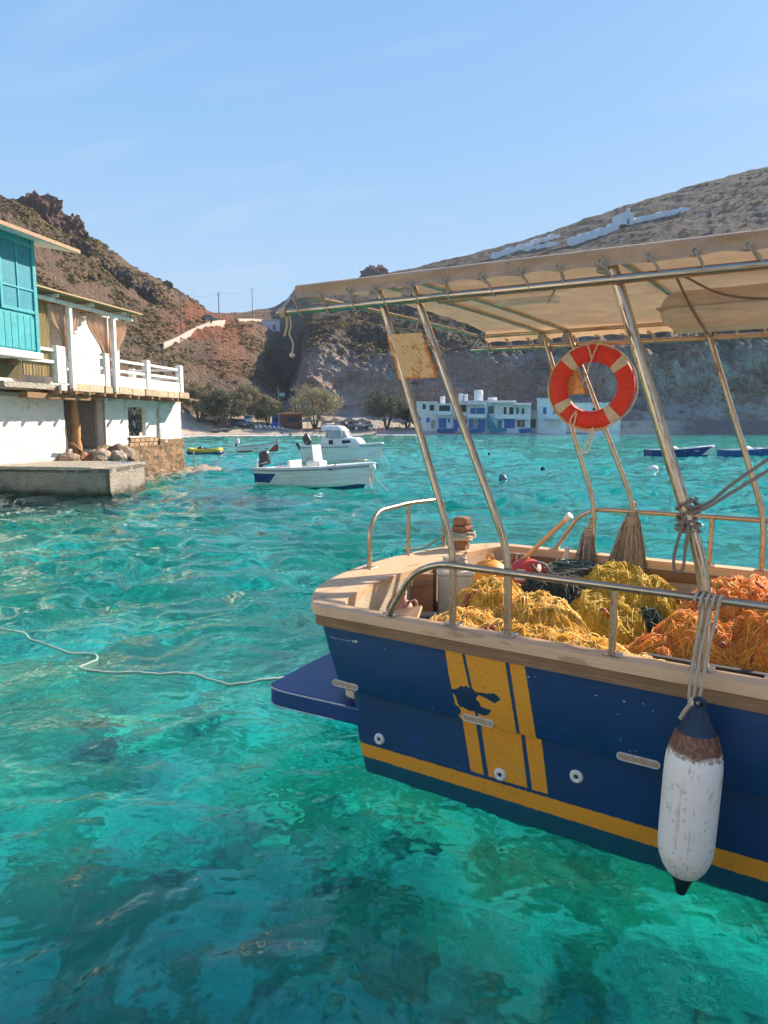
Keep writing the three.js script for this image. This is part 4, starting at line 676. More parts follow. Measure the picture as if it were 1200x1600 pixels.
net('net_bundle', 'dark green net sticking out in front of the lemon net', [[1.72, 2.12, 0.26, 0.2, 0.28]], 0.6, GRN, 15, 500, 0, 'green nets');
{ // dark crate under the orange net
  const o = onBoat('fish_crate', 'dark plastic crate half buried under the orange net', 'crate', 2.36, 0.6, 0.72), m = std(rgb(0.035, 0.035, 0.04), 0.6);
  part('crate_wall', [bx(0.72, 0.30, 0.03, 0, 0.15, 0.24, 0.005), bx(0.72, 0.30, 0.03, 0, 0.15, -0.24, 0.005), bx(0.03, 0.30, 0.45, 0.345, 0.15, 0, 0.005), bx(0.03, 0.30, 0.45, -0.345, 0.15, 0, 0.005)], m, o); part('crate_floor', bx(0.7, 0.02, 0.46, 0, 0.012, 0, 0.003), m, o); part('crate_rim', [bx(0.76, 0.03, 0.05, 0, 0.30, 0.24, 0.008), bx(0.76, 0.03, 0.05, 0, 0.30, -0.24, 0.008), bx(0.05, 0.03, 0.44, 0.345, 0.30, 0, 0.008), bx(0.05, 0.03, 0.44, -0.345, 0.30, 0, 0.008)], m, o);
}
{ // white box with a plank leaning on it, coil of line on top
  const o = onBoat('white_box', 'cream painted wooden box in the stern under a coil of line', 'box', 0.17, 0.6, 1.78, R(30));
  part('box_body', bx(0.30, 0.49, 0.31, 0, 0.245, 0, 0.012), std(rgb(0.74, 0.66, 0.54), 0.6, { tone: 1.2, bump: 0.002, bumpRep: 3 }), o); part('lid', bx(0.325, 0.03, 0.335, 0, 0.507, 0, 0.008), std(rgb(0.78, 0.71, 0.60), 0.55, { tone: 1.2 }), o);
  const p = onBoat('wooden_board', 'brown weathered board standing against the cream box', 'board', 0.055, 0.6, 1.42, R(30)); part('board', bx(0.17, 0.53, 0.05, 0, 0.265, 0, 0.006), new THREE.MeshStandardMaterial({ map: rep(woodTex, 1, 1.5), color: rgb(0.62, 0.5, 0.42), roughness: 0.8 }), p); part('cleat', bx(0.15, 0.04, 0.03, 0, 0.45, 0.04, 0.005), woodGrey, p);
  const r = onBoat('rope_coil', 'pale translucent coil of fishing line on the cream box', 'rope', 0.19, 1.122, 1.74), pts = [], rnd = seeded(9);
  for (let i = 0; i < 260; i++) { const a = i * 0.31, k = 0.085 + 0.025 * rnd(); pts.push([Math.cos(a) * k, 0.012 + 0.10 * (i / 260) + 0.012 * rnd(), Math.sin(a) * k]); }
  part('coil', rope(pts, 0.006, 900, 5), std(rgb(0.72, 0.68, 0.58), 0.45, { transmission: 0.3 }), r);
  const w = onBoat('wooden_wedge', 'pale cut wooden board lying in the stern corner', 'board', 0.27, 0.92, 0.72, R(18)); part('board', bx(0.30, 0.022, 0.22, 0, 0.02, 0, 0.004, 0, 0.35, 0.28), new THREE.MeshStandardMaterial({ map: woodTex, roughness: 0.75, color: rgb(1.15, 1.1, 1.0) }), w); part('support_block', bx(0.16, 0.32, 0.12, 0, -0.16, 0, 0.01), woodGrey, w);
  const b = onBoat('battery_box', 'black battery box behind the brown board', 'battery', 0.2, 0.6, 1.1, R(20)); part('case', bx(0.26, 0.24, 0.18, 0, 0.12, 0, 0.015), std(rgb(0.02, 0.02, 0.022), 0.5), b); part('lid', bx(0.27, 0.04, 0.19, 0, 0.255, 0, 0.012), std(rgb(0.03, 0.03, 0.03), 0.5), b); part('sticker', bx(0.12, 0.09, 0.003, -0.02, 0.14, 0.0915, 0.001), std(rgb(0.7, 0.7, 0.68), 0.6), b);
  const u = onBoat('plastic_jug', 'pinkish plastic jug beside the brown board', 'jug', 0.02, 0.6, 1.15); part('body', lathe([[0, 0], [0.09, 0.005], [0.1, 0.03], [0.1, 0.26], [0.07, 0.33], [0.03, 0.36], [0.03, 0.40], [0, 0.405]], 20), std(rgb(0.62, 0.30, 0.22), 0.5), u); part('cap', cyl(0.034, 0.034, 0.03, 0, 0.415, 0, 14), std(rgb(0.7, 0.68, 0.6), 0.5), u); part('handle', rope([[0.05, 0.34, 0], [0.12, 0.36, 0], [0.13, 0.25, 0], [0.098, 0.18, 0]], 0.012, 20, 6), std(rgb(0.62, 0.30, 0.22), 0.5), u);
}
{ // buoys
  const ball = (r, sy = 1) => { const g = new THREE.SphereGeometry(r, 28, 20); g.scale(1, sy, 1); return g; };
  let o = onBoat('orange_buoy', 'round yellow orange buoy lying in the stern behind the coil', 'buoy', 0.24, 0.76, 2.36); part('ball', ball(0.19).translate(0, 0.17, 0), std(rgb(0.85, 0.36, 0.03), 0.5, { tone: 2 }), o); part('eye', new THREE.TorusGeometry(0.03, 0.012, 8, 16).translate(0, 0.375, 0), std(rgb(0.75, 0.3, 0.03), 0.5), o); part('block', bx(0.3, 0.16, 0.3, 0, -0.08, 0, 0.01), woodGrey, o);
  o = onBoat('yellow_buoy', 'yellow float under the red buoy in front of the green net', 'buoy', 0.62, 0.62, 1.98); part('ball', ball(0.17, 0.8).translate(0, 0.26, 0), std(rgb(0.82, 0.44, 0.04), 0.5, { tone: 2 }), o); part('stand', cyl(0.1, 0.1, 0.14, 0, 0.06, 0, 16), std(rgb(0.6, 0.3, 0.04), 0.6), o);
  o = onBoat('red_buoy', 'big red buoy with a white patch beside the pole', 'buoy', 0.63, 0.72, 2.32, R(-20)); part('ball', ball(0.215).translate(0, 0.24, 0), std(rgb(0.55, 0.045, 0.025), 0.45, { tone: 2, bump: 0.002, bumpRep: 3 }), o);
  { const g = sheet((u, v) => { const a = lerp(0.95, 1.4, u), e = lerp(0.25, 0.72, v), k = 0.2175; return V(Math.cos(a) * Math.cos(e) * k, 0.24 + Math.sin(e) * k, Math.sin(a) * Math.cos(e) * k); }, 8, 8); part('white_patch', g, std(rgb(0.72, 0.66, 0.6), 0.6, { side: THREE.DoubleSide }), o); }
  part('hose', rope([[0.12, 0.42, 0.08], [0.2, 0.40, 0.12], [0.27, 0.30, 0.08], [0.25, 0.16, 0.1], [0.16, 0.08, 0.18]], 0.014, 30, 7), std(rgb(0.05, 0.05, 0.05), 0.6), o); part('hose', rope([[0.10, 0.44, -0.02], [0.22, 0.43, 0.0], [0.31, 0.33, 0.0], [0.3, 0.2, 0.02]], 0.010, 30, 7), std(rgb(0.45, 0.42, 0.36), 0.6), o);
  part('support', cyl(0.12, 0.12, 0.14, 0, 0.0, 0, 16), std(rgb(0.1, 0.1, 0.1), 0.7), o);
  o = onBoat('float_string', 'stack of brown disc floats beside the orange buoy', 'floats', 0.42, 1.06, 2.62, R(10)); for (let i = 0; i < 5; i++) { const d = part('disc', cyl(0.05, 0.05, 0.035, -0.1 + i * 0.045, 0.05, 0, 16, 0, 0, Math.PI / 2), i % 2 ? std(rgb(0.32, 0.2, 0.13), 0.7) : std(rgb(0.45, 0.32, 0.22), 0.7), o); void d; } part('shelf', bx(0.4, 0.04, 0.16, 0, -0.02, 0, 0.005), woodGrey, o);
  o = onBoat('gaff_pole', 'pale wooden pole with a white knob leaning up from the red buoy', 'pole', 0.42, 1.0, 2.36);
  const A = V(0, 0, 0), B = V(0.56, 0.56, 0.06); part('shaft', pipe([A, B], 0.021), new THREE.MeshStandardMaterial({ map: woodTex, roughness: 0.6, color: rgb(1.15, 1.0, 0.85) }), o); part('knob', pipe([B.clone(), B.clone().add(V(0.045, 0.045, 0.005))], 0.029), std(rgb(0.82, 0.76, 0.66), 0.4), o);
  o = onBoat('plastic_bottle', 'cream plastic bottle standing by the far side of the boat', 'bottle', 0.86, 1.0, 2.72); part('body', lathe([[0, 0], [0.045, 0.004], [0.05, 0.02], [0.05, 0.13], [0.022, 0.19], [0.02, 0.22], [0, 0.222]], 16), std(rgb(0.75, 0.58, 0.42), 0.5), o); part('cap', cyl(0.024, 0.024, 0.03, 0, 0.23, 0, 12), std(rgb(0.7, 0.6, 0.5), 0.5), o); part('shelf', bx(0.34, 0.03, 0.2, 0, -0.015, 0, 0.005), woodGrey, o);
  o = onBoat('tangled_cord', 'tangle of grey cord and shiny cable beside the red buoy', 'rope', 0.98, 0.98, 2.42); const rnd = seeded(44), pts = []; for (let i = 0; i < 90; i++) pts.push([(rnd() - 0.5) * 0.44, 0.06 + 0.12 * rnd(), (rnd() - 0.5) * 0.3]); part('cord', rope(pts, 0.009, 700, 5), std(rgb(0.5, 0.47, 0.4), 0.7), o);
  const pts2 = []; for (let i = 0; i < 40; i++) pts2.push([0.1 + (rnd() - 0.5) * 0.44, 0.08 + 0.12 * rnd(), (rnd() - 0.5) * 0.3]); part('cable', rope(pts2, 0.011, 400, 5), std(rgb(0.06, 0.12, 0.11), 0.5), o);
}
{ // ring buoy on the far posts
  const o = onBoat('ring_buoy', 'orange red ring buoy with white bands hung on the far canopy posts', 'life ring', 0.985, 2.352, 2.895, R(9));
  const M = 0.302, prof = (a0, a1, nr, mat, name, grow = 0) => part(name, sheet((u, v) => { const a = lerp(a0, a1, u), q = v * 2 * Math.PI, k = M + (0.079 + grow) * Math.cos(q) ; return V(Math.cos(a) * k, 0.38 + Math.sin(a) * k, (0.056 + grow) * Math.sin(q)); }, nr, 28, (u, v) => [u * (a1 - a0), v]), mat, o);
  const red = std(rgb(0.74, 0.042, 0.02), 0.48, { tone: 1.5, bump: 0.003, bumpRep: 3 }), wh = std(rgb(0.72, 0.64, 0.52), 0.65, { tone: 2, bump: 0.003, bumpRep: 6 });
  prof(0, 2 * Math.PI, 120, red, 'ring_body');
  for (const d of [131, 39, -54, 214]) prof(R(d - 7.5), R(d + 7.5), 10, wh, 'white_band', 0.0025);
  const line = std(rgb(0.72, 0.62, 0.48), 0.9), ora = std(rgb(0.75, 0.36, 0.05), 0.8), gp = []; for (let i = 0; i <= 64; i++) { const a = R(-70 + i / 64 * 400 * 0.9), w = Math.abs(Math.sin((a - R(39)) * 2)); const k = M + 0.086 + 0.012 * w; gp.push([Math.cos(a) * k, 0.38 + Math.sin(a) * k - 0.010 * w, 0.012 * Math.sin(i)]); }
  part('grab_line', rope(gp, 0.007, 160, 6), line, o); const op = []; for (let i = 0; i <= 20; i++) { const a = R(150 + i * 7.2), k = M + 0.088; op.push([Math.cos(a) * k, 0.38 + Math.sin(a) * k, 0.03 * Math.sin(i * 0.8)]); } part('grab_line', rope(op, 0.009, 60, 6), ora, o);
  part('hanging_loop', rope([[-0.03, 0.02, 0.06], [-0.06, -0.02, 0.065], [-0.085, -0.09, 0.06], [-0.07, -0.13, 0.06], [-0.045, -0.09, 0.062], [-0.03, 0.0, 0.062]].map(([a, b, c]) => [a - 0.09, b + 0.14, c + 0.02]), 0.008, 40, 6), line, o);
  part('hanging_loop', rope([[0.02, 0.0, 0.05], [0.0, -0.08, 0.05], [-0.045, -0.19, 0.05], [-0.05, -0.225, 0.05], [-0.015, -0.225, 0.05], [0.005, -0.17, 0.05], [0.03, -0.05, 0.05], [0.03, 0.01, 0.05]], 0.008, 50, 6), line, o);
  part('tie', rope([[-0.05, 0.76, 0.02], [-0.02, 0.70, 0.066], [0.0, 0.63, 0.062], [0.02, 0.69, 0.066], [0.05, 0.775, 0.02], [0.04, 0.80, -0.03], [-0.04, 0.79, -0.03], [-0.05, 0.76, 0.02]], 0.008, 60, 6), line, o);
  part('tie', rope([[0.0, 0.63, 0.06], [-0.03, 0.55, 0.05], [-0.06, 0.46, 0.0], [-0.10, 0.40, -0.03]], 0.006, 30, 6), line, o);
}
// rope hanks hanging on the far rail
function hank(label, s, yTop, yBot, w, n, seed) {
  const o = onBoat('rope_hank', label, 'rope', s, yBot, 2.93, 0, 'rope hanks on the far rail'), H = yTop - yBot;
  const g = strands(n, (rnd, k) => { const a = rnd() * 6.28, q = Math.sqrt(rnd()), bx0 = Math.cos(a) * 0.035 * q, bz0 = Math.sin(a) * 0.035 * q, ex = Math.cos(a) * w * q + (rnd() - 0.5) * 0.04 - 0.15 * w, ez = Math.sin(a) * 0.06 * q, drop = rnd() * 0.16 * H, pts = []; for (let i = 0; i <= 14; i++) { const t = i / 14, f = Math.pow(t, 0.75); pts.push(V(lerp(bx0, ex, f) + 0.008 * noise2(t * 6, k), H - t * (H - drop), lerp(bz0, ez, f) + 0.02 + 0.006 * noise2(t * 6, k + 50))); } return pts; }, 0.0075, [[0.44, 0.36, 0.27], [0.52, 0.44, 0.34], [0.36, 0.29, 0.22]], seed);
  tag(part('strands', g, twineMat, o), null, null, null, 'stuff');
  const m = std(rgb(0.46, 0.38, 0.29), 0.9, { tone: 4 });
  const wr = []; for (let i = 0; i < 60; i++) { const a = i * 0.75; wr.push([Math.cos(a) * 0.045, H * 0.83 + i * 0.0012, 0.02 + Math.sin(a) * 0.042]); } part('whipping', rope(wr, 0.007, 240, 5), m, o);
  part('hanger', rope([[0, H * 0.9, 0.02], [0.01, H + 0.05, 0.05], [0.0, H + 0.10, 0.02], [0.0, H + 0.07, -0.09], [-0.01, H, -0.03]], 0.009, 40, 6), m, o);
  return o;
}
hank('small beige rope hank hanging on the far rail beside a steel post', 1.0, 1.40, 1.03, 0.10, 150, 5);
hank('big frayed beige rope hank tied to the far rail in front of a steel post', 1.40, 1.58, 1.02, 0.17, 260, 7);
{ // ropes on the near post, the bitt and the canopy end
  const grey = std(rgb(0.36, 0.28, 0.21), 0.9, { tone: 4, bump: 0.003, bumpRep: 10 }), pale = std(rgb(0.76, 0.60, 0.43), 0.9, { tone: 4, bump: 0.003, bumpRep: 10 }), green = std(rgb(0.32, 0.42, 0.35), 0.9, { tone: 4 });
  let o = onBoat('mooring_line', 'brown mooring line wrapped round the thick post and leading off to the right', 'rope', 2.36, 1.96, 0.1); const wrap = []; for (let i = 0; i < 110; i++) { const a = i * 0.42, t = i / 110; wrap.push([-0.015 + (0.042 + 0.012 * Math.sin(i * 1.7)) * Math.cos(a) + 0.05 * t * 0.4, 0.07 - 0.24 * Math.abs(Math.sin(t * 5)) * 0.7, (0.042 + 0.01 * Math.cos(i * 1.1)) * Math.sin(a)]); }
  part('wrapping', rope(wrap, 0.0085, 500, 5), grey, o); part('leading_line', rope([[0, 0.02, 0.03], [0.08, 0.045, 0.02], [0.2, 0.16, -0.05], [0.7, 0.55, -0.3], [1.6, 1.0, -0.8]], 0.009, 60, 6), grey, o); part('leading_line', rope([[0, -0.01, 0.03], [0.08, 0.025, 0.03], [0.2, 0.115, -0.02], [0.7, 0.47, -0.3], [1.6, 0.9, -0.8]], 0.009, 60, 6), grey, o);
  part('hanging_loop', rope([[-0.01, -0.02, 0.05], [-0.03, -0.12, 0.06], [-0.05, -0.24, 0.06], [-0.04, -0.30, 0.06], [-0.01, -0.295, 0.06], [0.0, -0.2, 0.06], [0.01, -0.06, 0.055]], 0.008, 40, 6), grey, o);
  o = onBoat('bitt_line', 'pale green rope wound round the wooden bitt', 'rope', -0.13, GW + 0.004, 2.5); const bw = []; for (let i = 0; i < 44; i++) { const a = i * 0.6, k = 0.11 + 0.008 * Math.sin(i * 2.3), c = Math.cos(a), q = Math.sin(a), m = 1 / Math.max(Math.abs(c), Math.abs(q)) ** 0.6; bw.push([c * k * m, 0.10 + 0.075 * (i / 44) + 0.006 * Math.sin(i * 1.3), q * k * m]); }
  part('turns', rope(bw.slice(0, 24), 0.012, 200, 6), pale, o); part('turns', rope(bw.slice(22), 0.011, 200, 6), green, o); part('tail', rope([[-0.1, 0.17, 0.02], [-0.2, 0.1, 0.1], [-0.3, 0.02, 0.25], [-0.42, 0.012, 0.42]], 0.012, 30, 6), green, o); part('tail', rope([[0.09, 0.11, 0.05], [0.13, 0.03, 0.1], [0.16, 0.012, 0.22]], 0.010, 24, 6), pale, o);
  o = onBoat('canopy_cord', 'knotted pale cord dangling from the canopy end', 'rope', -0.22, 2.86, 0.075); part('cord', rope([[0.0, 0.30, 0.02], [0.005, 0.2, 0.0], [-0.01, 0.14, 0.0], [0.02, 0.08, 0.0], [0.01, 0.0, 0]], 0.0065, 30, 5), pale, o); part('cord', rope([[-0.02, 0.29, 0.02], [-0.03, 0.2, 0.0], [-0.055, 0.13, 0]], 0.009, 20, 5), pale, o); part('knot', roughen(new THREE.IcosahedronGeometry(0.017, 3), 0.008, 60).translate(0.01, 0.0, 0), pale, o); part('wrapping', rope(Array.from({ length: 30 }, (_, i) => [-0.06 + i * 0.0016, 0.285 + 0.03 * Math.sin(i * 0.9), 0.02 + 0.03 * Math.cos(i * 0.9)]), 0.007, 160, 5), pale, o);
}
{ // fender and its lanyard
  const o = onBoat('boat_fender', 'white cylindrical fender with blue ends hanging from the near rail', 'fender', 2.462, 0.09, -0.155);
  const skin = dataTex(512, (u, v) => { const a = tileNoise(u, v, 7, 3, 4), b = tileNoise(u, v, 26, 7, 3), s = noise4(Math.cos(u * 6.283) * 5, Math.sin(u * 6.283) * 5, v * 3, 0, 4) , brown = smooth(0.858, 0.875, v + 0.02 * a) * 1, line = smooth(0.832, 0.846, v + 0.02 * b) * (1 - brown), dirt = clamp(smooth(0.1, 0.6, a * 0.5 + s * 0.3) * 0.45 + smooth(0.36, 0.5, b) * 0.4); const w = [0.95, 0.92, 0.88]; return w.map((c, i) => { let q = lerp(c, [0.62, 0.56, 0.49][i], dirt); q = lerp(q, [0.42, 0.34, 0.25][i], line * (0.4 + b)); return lerp(q, [0.50, 0.34, 0.25][i] * (0.9 + 0.5 * b), brown); }); }, { srgb: true });
  const m = new THREE.MeshPhysicalMaterial({ map: skin, roughness: 0.55, bumpMap: rep(grain, 4, 2), bumpScale: 0.002 }), blue = std(rgb(0.025, 0.055, 0.10), 0.5, { tone: 3, bump: 0.003, bumpRep: 4 });
  const pr = [[0.052, 0.085], [0.075, 0.10], [0.098, 0.135], [0.112, 0.17], [0.115, 0.182], [0.121, 0.20], [0.124, 0.24], [0.125, 0.35], [0.126, 0.55], [0.125, 0.62], [0.120, 0.665], [0.108, 0.715], [0.093, 0.765], [0.088, 0.775]];
  const lg = new THREE.LatheGeometry(pr.map(([x, y]) => new THREE.Vector2(x * 1.05, y * 1.09)), 40); { const p = lg.attributes.position, uv = lg.attributes.uv; for (let i = 0; i < p.count; i++) uv.setXY(i, uv.getX(i), p.getY(i) / 0.872); }
  const tilt = new THREE.Group(); void tilt;
  const fix = (g) => { g.rotateZ(-0.035); return g; };
  part('fender_body', fix(lg), m, o);
  const folds = sheet((u, v) => { const a = u * 2 * Math.PI, k = lerp(0.0928, 0.024, Math.pow(v, 0.85)) * (1 + 0.10 * v * Math.sin(a * 7)); return V(Math.cos(a) * k, lerp(0.842, 0.972, v), Math.sin(a) * k); }, 84, 14); part('top_collar', fix(folds), blue, o); part('top_eye', fix(place(new THREE.TorusGeometry(0.024, 0.011, 8, 18), 0, 0.982, 0)), blue, o);
  part('bottom_nose', fix(lathe([[0, -0.012], [0.022, -0.01], [0.026, 0.0], [0.03, 0.02], [0.052, 0.075], [0.06, 0.095]], 24)), std(rgb(0.012, 0.02, 0.035), 0.45), o);
  const pale = std(rgb(0.76, 0.60, 0.43), 0.9, { tone: 4, bump: 0.003, bumpRep: 10 });
  const l = onBoat('fender_lanyard', 'pale double rope holding the fender, looped over the near rail', 'rope', 2.48, 1.05, -0.10);
  const down = (dx) => [[dx, 0.50, -0.14], [dx + 0.01, 0.44, -0.125], [dx * 0.9 - 0.006, 0.26, -0.055], [dx * 0.8 - 0.01, 0.10, 0.028], [dx * 0.6 - 0.015, 0.02, 0.032], [-0.015, -0.02, 0.04]];
  for (const dx of [0.0, 0.035, -0.03]) part('line', rope(down(dx), 0.0085, 40, 6), pale, l);
  const w = []; for (let i = 0; i < 54; i++) { const a = i * 0.55, q = i / 54; w.push([-0.06 + 0.13 * q, 0.475 + 0.034 * Math.sin(a), -0.155 + 0.036 * Math.cos(a)]); } part('turns', rope(w, 0.0085, 300, 6), pale, l);
  part('knot', roughen(new THREE.IcosahedronGeometry(0.026, 4), 0.012, 45, 3).translate(-0.012, 0.015, 0.04), pale, l); part('tail', rope([[-0.02, 0.01, 0.045], [-0.045, -0.03, 0.05], [-0.065, -0.075, 0.055]], 0.013, 16, 6), pale, l); part('tail', rope([[0.0, 0.01, 0.045], [0.018, -0.04, 0.05], [0.022, -0.10, 0.055]], 0.012, 16, 6), pale, l);
}
{ // beige canister slung under the canopy
  const o = onBoat('life_raft_canister', 'beige rounded canister slung under the canopy at the right edge', 'canister', 2.42, 3.0, 1.4), m = std(rgb(0.58, 0.49, 0.38), 0.6, { tone: 1 });
  part('shell', place(new RoundedBoxGeometry(1.0, 0.235, 0.5, 6, 0.115), 0, 0.12, 0), m, o); part('seam', place(new RoundedBoxGeometry(1.012, 0.012, 0.512, 3, 0.005), 0, 0.125, 0), std(rgb(0.40, 0.33, 0.25), 0.7), o);
  const st = std(rgb(0.20, 0.15, 0.11), 0.8); for (const x of [-0.27, 0.3]) part('strap', rope([[x - 0.1, 0.30, 0.40], [x - 0.03, 0.13, 0.265], [x + 0.04, 0.0, 0.2], [x + 0.04, -0.006, -0.2], [x + 0.02, 0.15, -0.265], [x, 0.27, -0.4]], 0.008, 40, 5), st, o);
  part('strap', rope([[-0.34, 0.29, 0.50], [-0.1, 0.17, 0.27], [0.3, 0.11, 0.266], [0.5, 0.12, 0.2]], 0.007, 30, 5), st, o);
}
{ // line floating on the water
  const P = [[-6.6, -9.2], [-5.2, -8.0], [-4.2, -7.75], [-3.75, -7.49], [-3.32, -7.21], [-3.06, -7.17], [-2.95, -6.95], [-3.02, -6.72], [-2.75, -6.56], [-2.3, -6.52], [-1.84, -6.50], [-1.43, -6.29], [-1.1, -6.36], [-0.8, -6.5], [-0.5, -6.2]], o = thing('floating_rope', 'pale green rope snaking on the water towards the stern', 'rope', [-2.46, 0, -6.5]), w = [0, 0, 0];
  const c = new THREE.CatmullRomCurve3(P.map(([x, z]) => V(x, 0, z)), false, 'centripetal').getPoints(240).map((q) => { waveAt(q.x, q.z, 0.05, w); return V(q.x + 2.46 + 0.012 * noise2(q.x * 7, q.z * 7), w[0] + 0.008, q.z + 6.5 + 0.02 * noise2(q.x * 5, 3)); });
  part('rope', rope(c, 0.012, 700, 6), std(rgb(0.56, 0.72, 0.60), 0.8, { tone: 5, bump: 0.006, bumpRep: 30 }), o);
}

// ---------------------------------------------------------------- white boathouse on the left
// house coordinates: a along the front away from the quay, y up, o out towards the sea
const HO = V(-12.25, 0, -27.2), HTURN = R(78), HA = V(Math.cos(HTURN), 0, -Math.sin(HTURN)), HW = V(Math.sin(HTURN), 0, Math.cos(HTURN));
const atHouse = (a, y, o) => HO.clone().addScaledVector(HA, a).addScaledVector(HW, o).add(V(0, y, 0)).toArray();
const onHouse = (name, label, cat, a, y, o, turn = 0, group) => thing(name, label, cat, atHouse(a, y, o), HTURN + turn, group);
const plasterBump = dataTex(512, (u, v) => G(0.5 + 0.5 * tileNoise(u, v, 22, 31, 5)));
const plasterMap = dataTex(512, (u, v) => { const a = tileNoise(u, v, 6, 33, 5), b = tileNoise(u, v, 30, 36, 3), d = smooth(0.12, 0.36, a * 0.6 + b * 0.45); return [lerp(0.95, 0.84, d), lerp(0.93, 0.80, d), lerp(0.90, 0.75, d)]; }, { srgb: true });
const plaster = (c = rgb(0.92, 0.92, 0.92), b = 0.05) => new THREE.MeshStandardMaterial({ color: c, map: rep(plasterMap, 0.5), roughness: 0.95, bumpMap: rep(plasterBump, 0.55), bumpScale: b });
const PL = plaster(), PL2 = plaster(rgb(0.95, 0.95, 0.95), 0.015);
const stoneMap = dataTex(512, (u, v) => { // rubble: cells with pale joints
  let d1 = 9, d2 = 9, id = 0; const n = 9, x = u * n, y = v * n * 1.5; for (let j = -1; j <= 1; j++) for (let i = -1; i <= 1; i++) { const cx = Math.floor(x) + i, cy = Math.floor(y) + j, wx = ((cx % n) + n) % n, wy = ((cy % 14) + 14) % 14, r = seeded(wx * 71 + wy * 917 + 3), px = cx + r(), py = cy + r(), d = Math.hypot((px - x), (py - y)); if (d < d1) { d2 = d1; d1 = d; id = r(); } else if (d < d2) d2 = d; }
  const e = smooth(0.02, 0.16, d2 - d1), k = 0.6 + 0.5 * id + 0.2 * tileNoise(u, v, 30, 2, 3); return [lerp(0.50, 0.58 * k + 0.05, e), lerp(0.43, 0.46 * k + 0.04, e), lerp(0.34, 0.34 * k + 0.03, e)]; }, { srgb: true });
const rubbleM = new THREE.MeshStandardMaterial({ map: rep(stoneMap, 0.45), roughness: 0.95, bumpMap: rep(stoneMap, 0.45), bumpScale: 0.12 });
const concreteM = new THREE.MeshStandardMaterial({ color: rgb(0.46, 0.40, 0.32), map: rep(blotch, 0.4), roughness: 0.95, bumpMap: rep(plasterBump, 0.4), bumpScale: 0.06 });
const stain = (c) => new THREE.MeshStandardMaterial({ color: c, roughness: 0.95, map: rep(blotch, 0.7), bumpMap: rep(plasterBump, 0.6), bumpScale: 0.05 });
const tq = std(rgb(0.05, 0.42, 0.46), 0.5, { tone: 0.8, bump: 0.004, bumpRep: 2 }), tqDark = std(rgb(0.03, 0.28, 0.36), 0.5, { tone: 0.8 });
const paneM = new THREE.MeshPhysicalMaterial({ color: rgb(0.02, 0.045, 0.06), roughness: 0.05, ior: 1.5 });
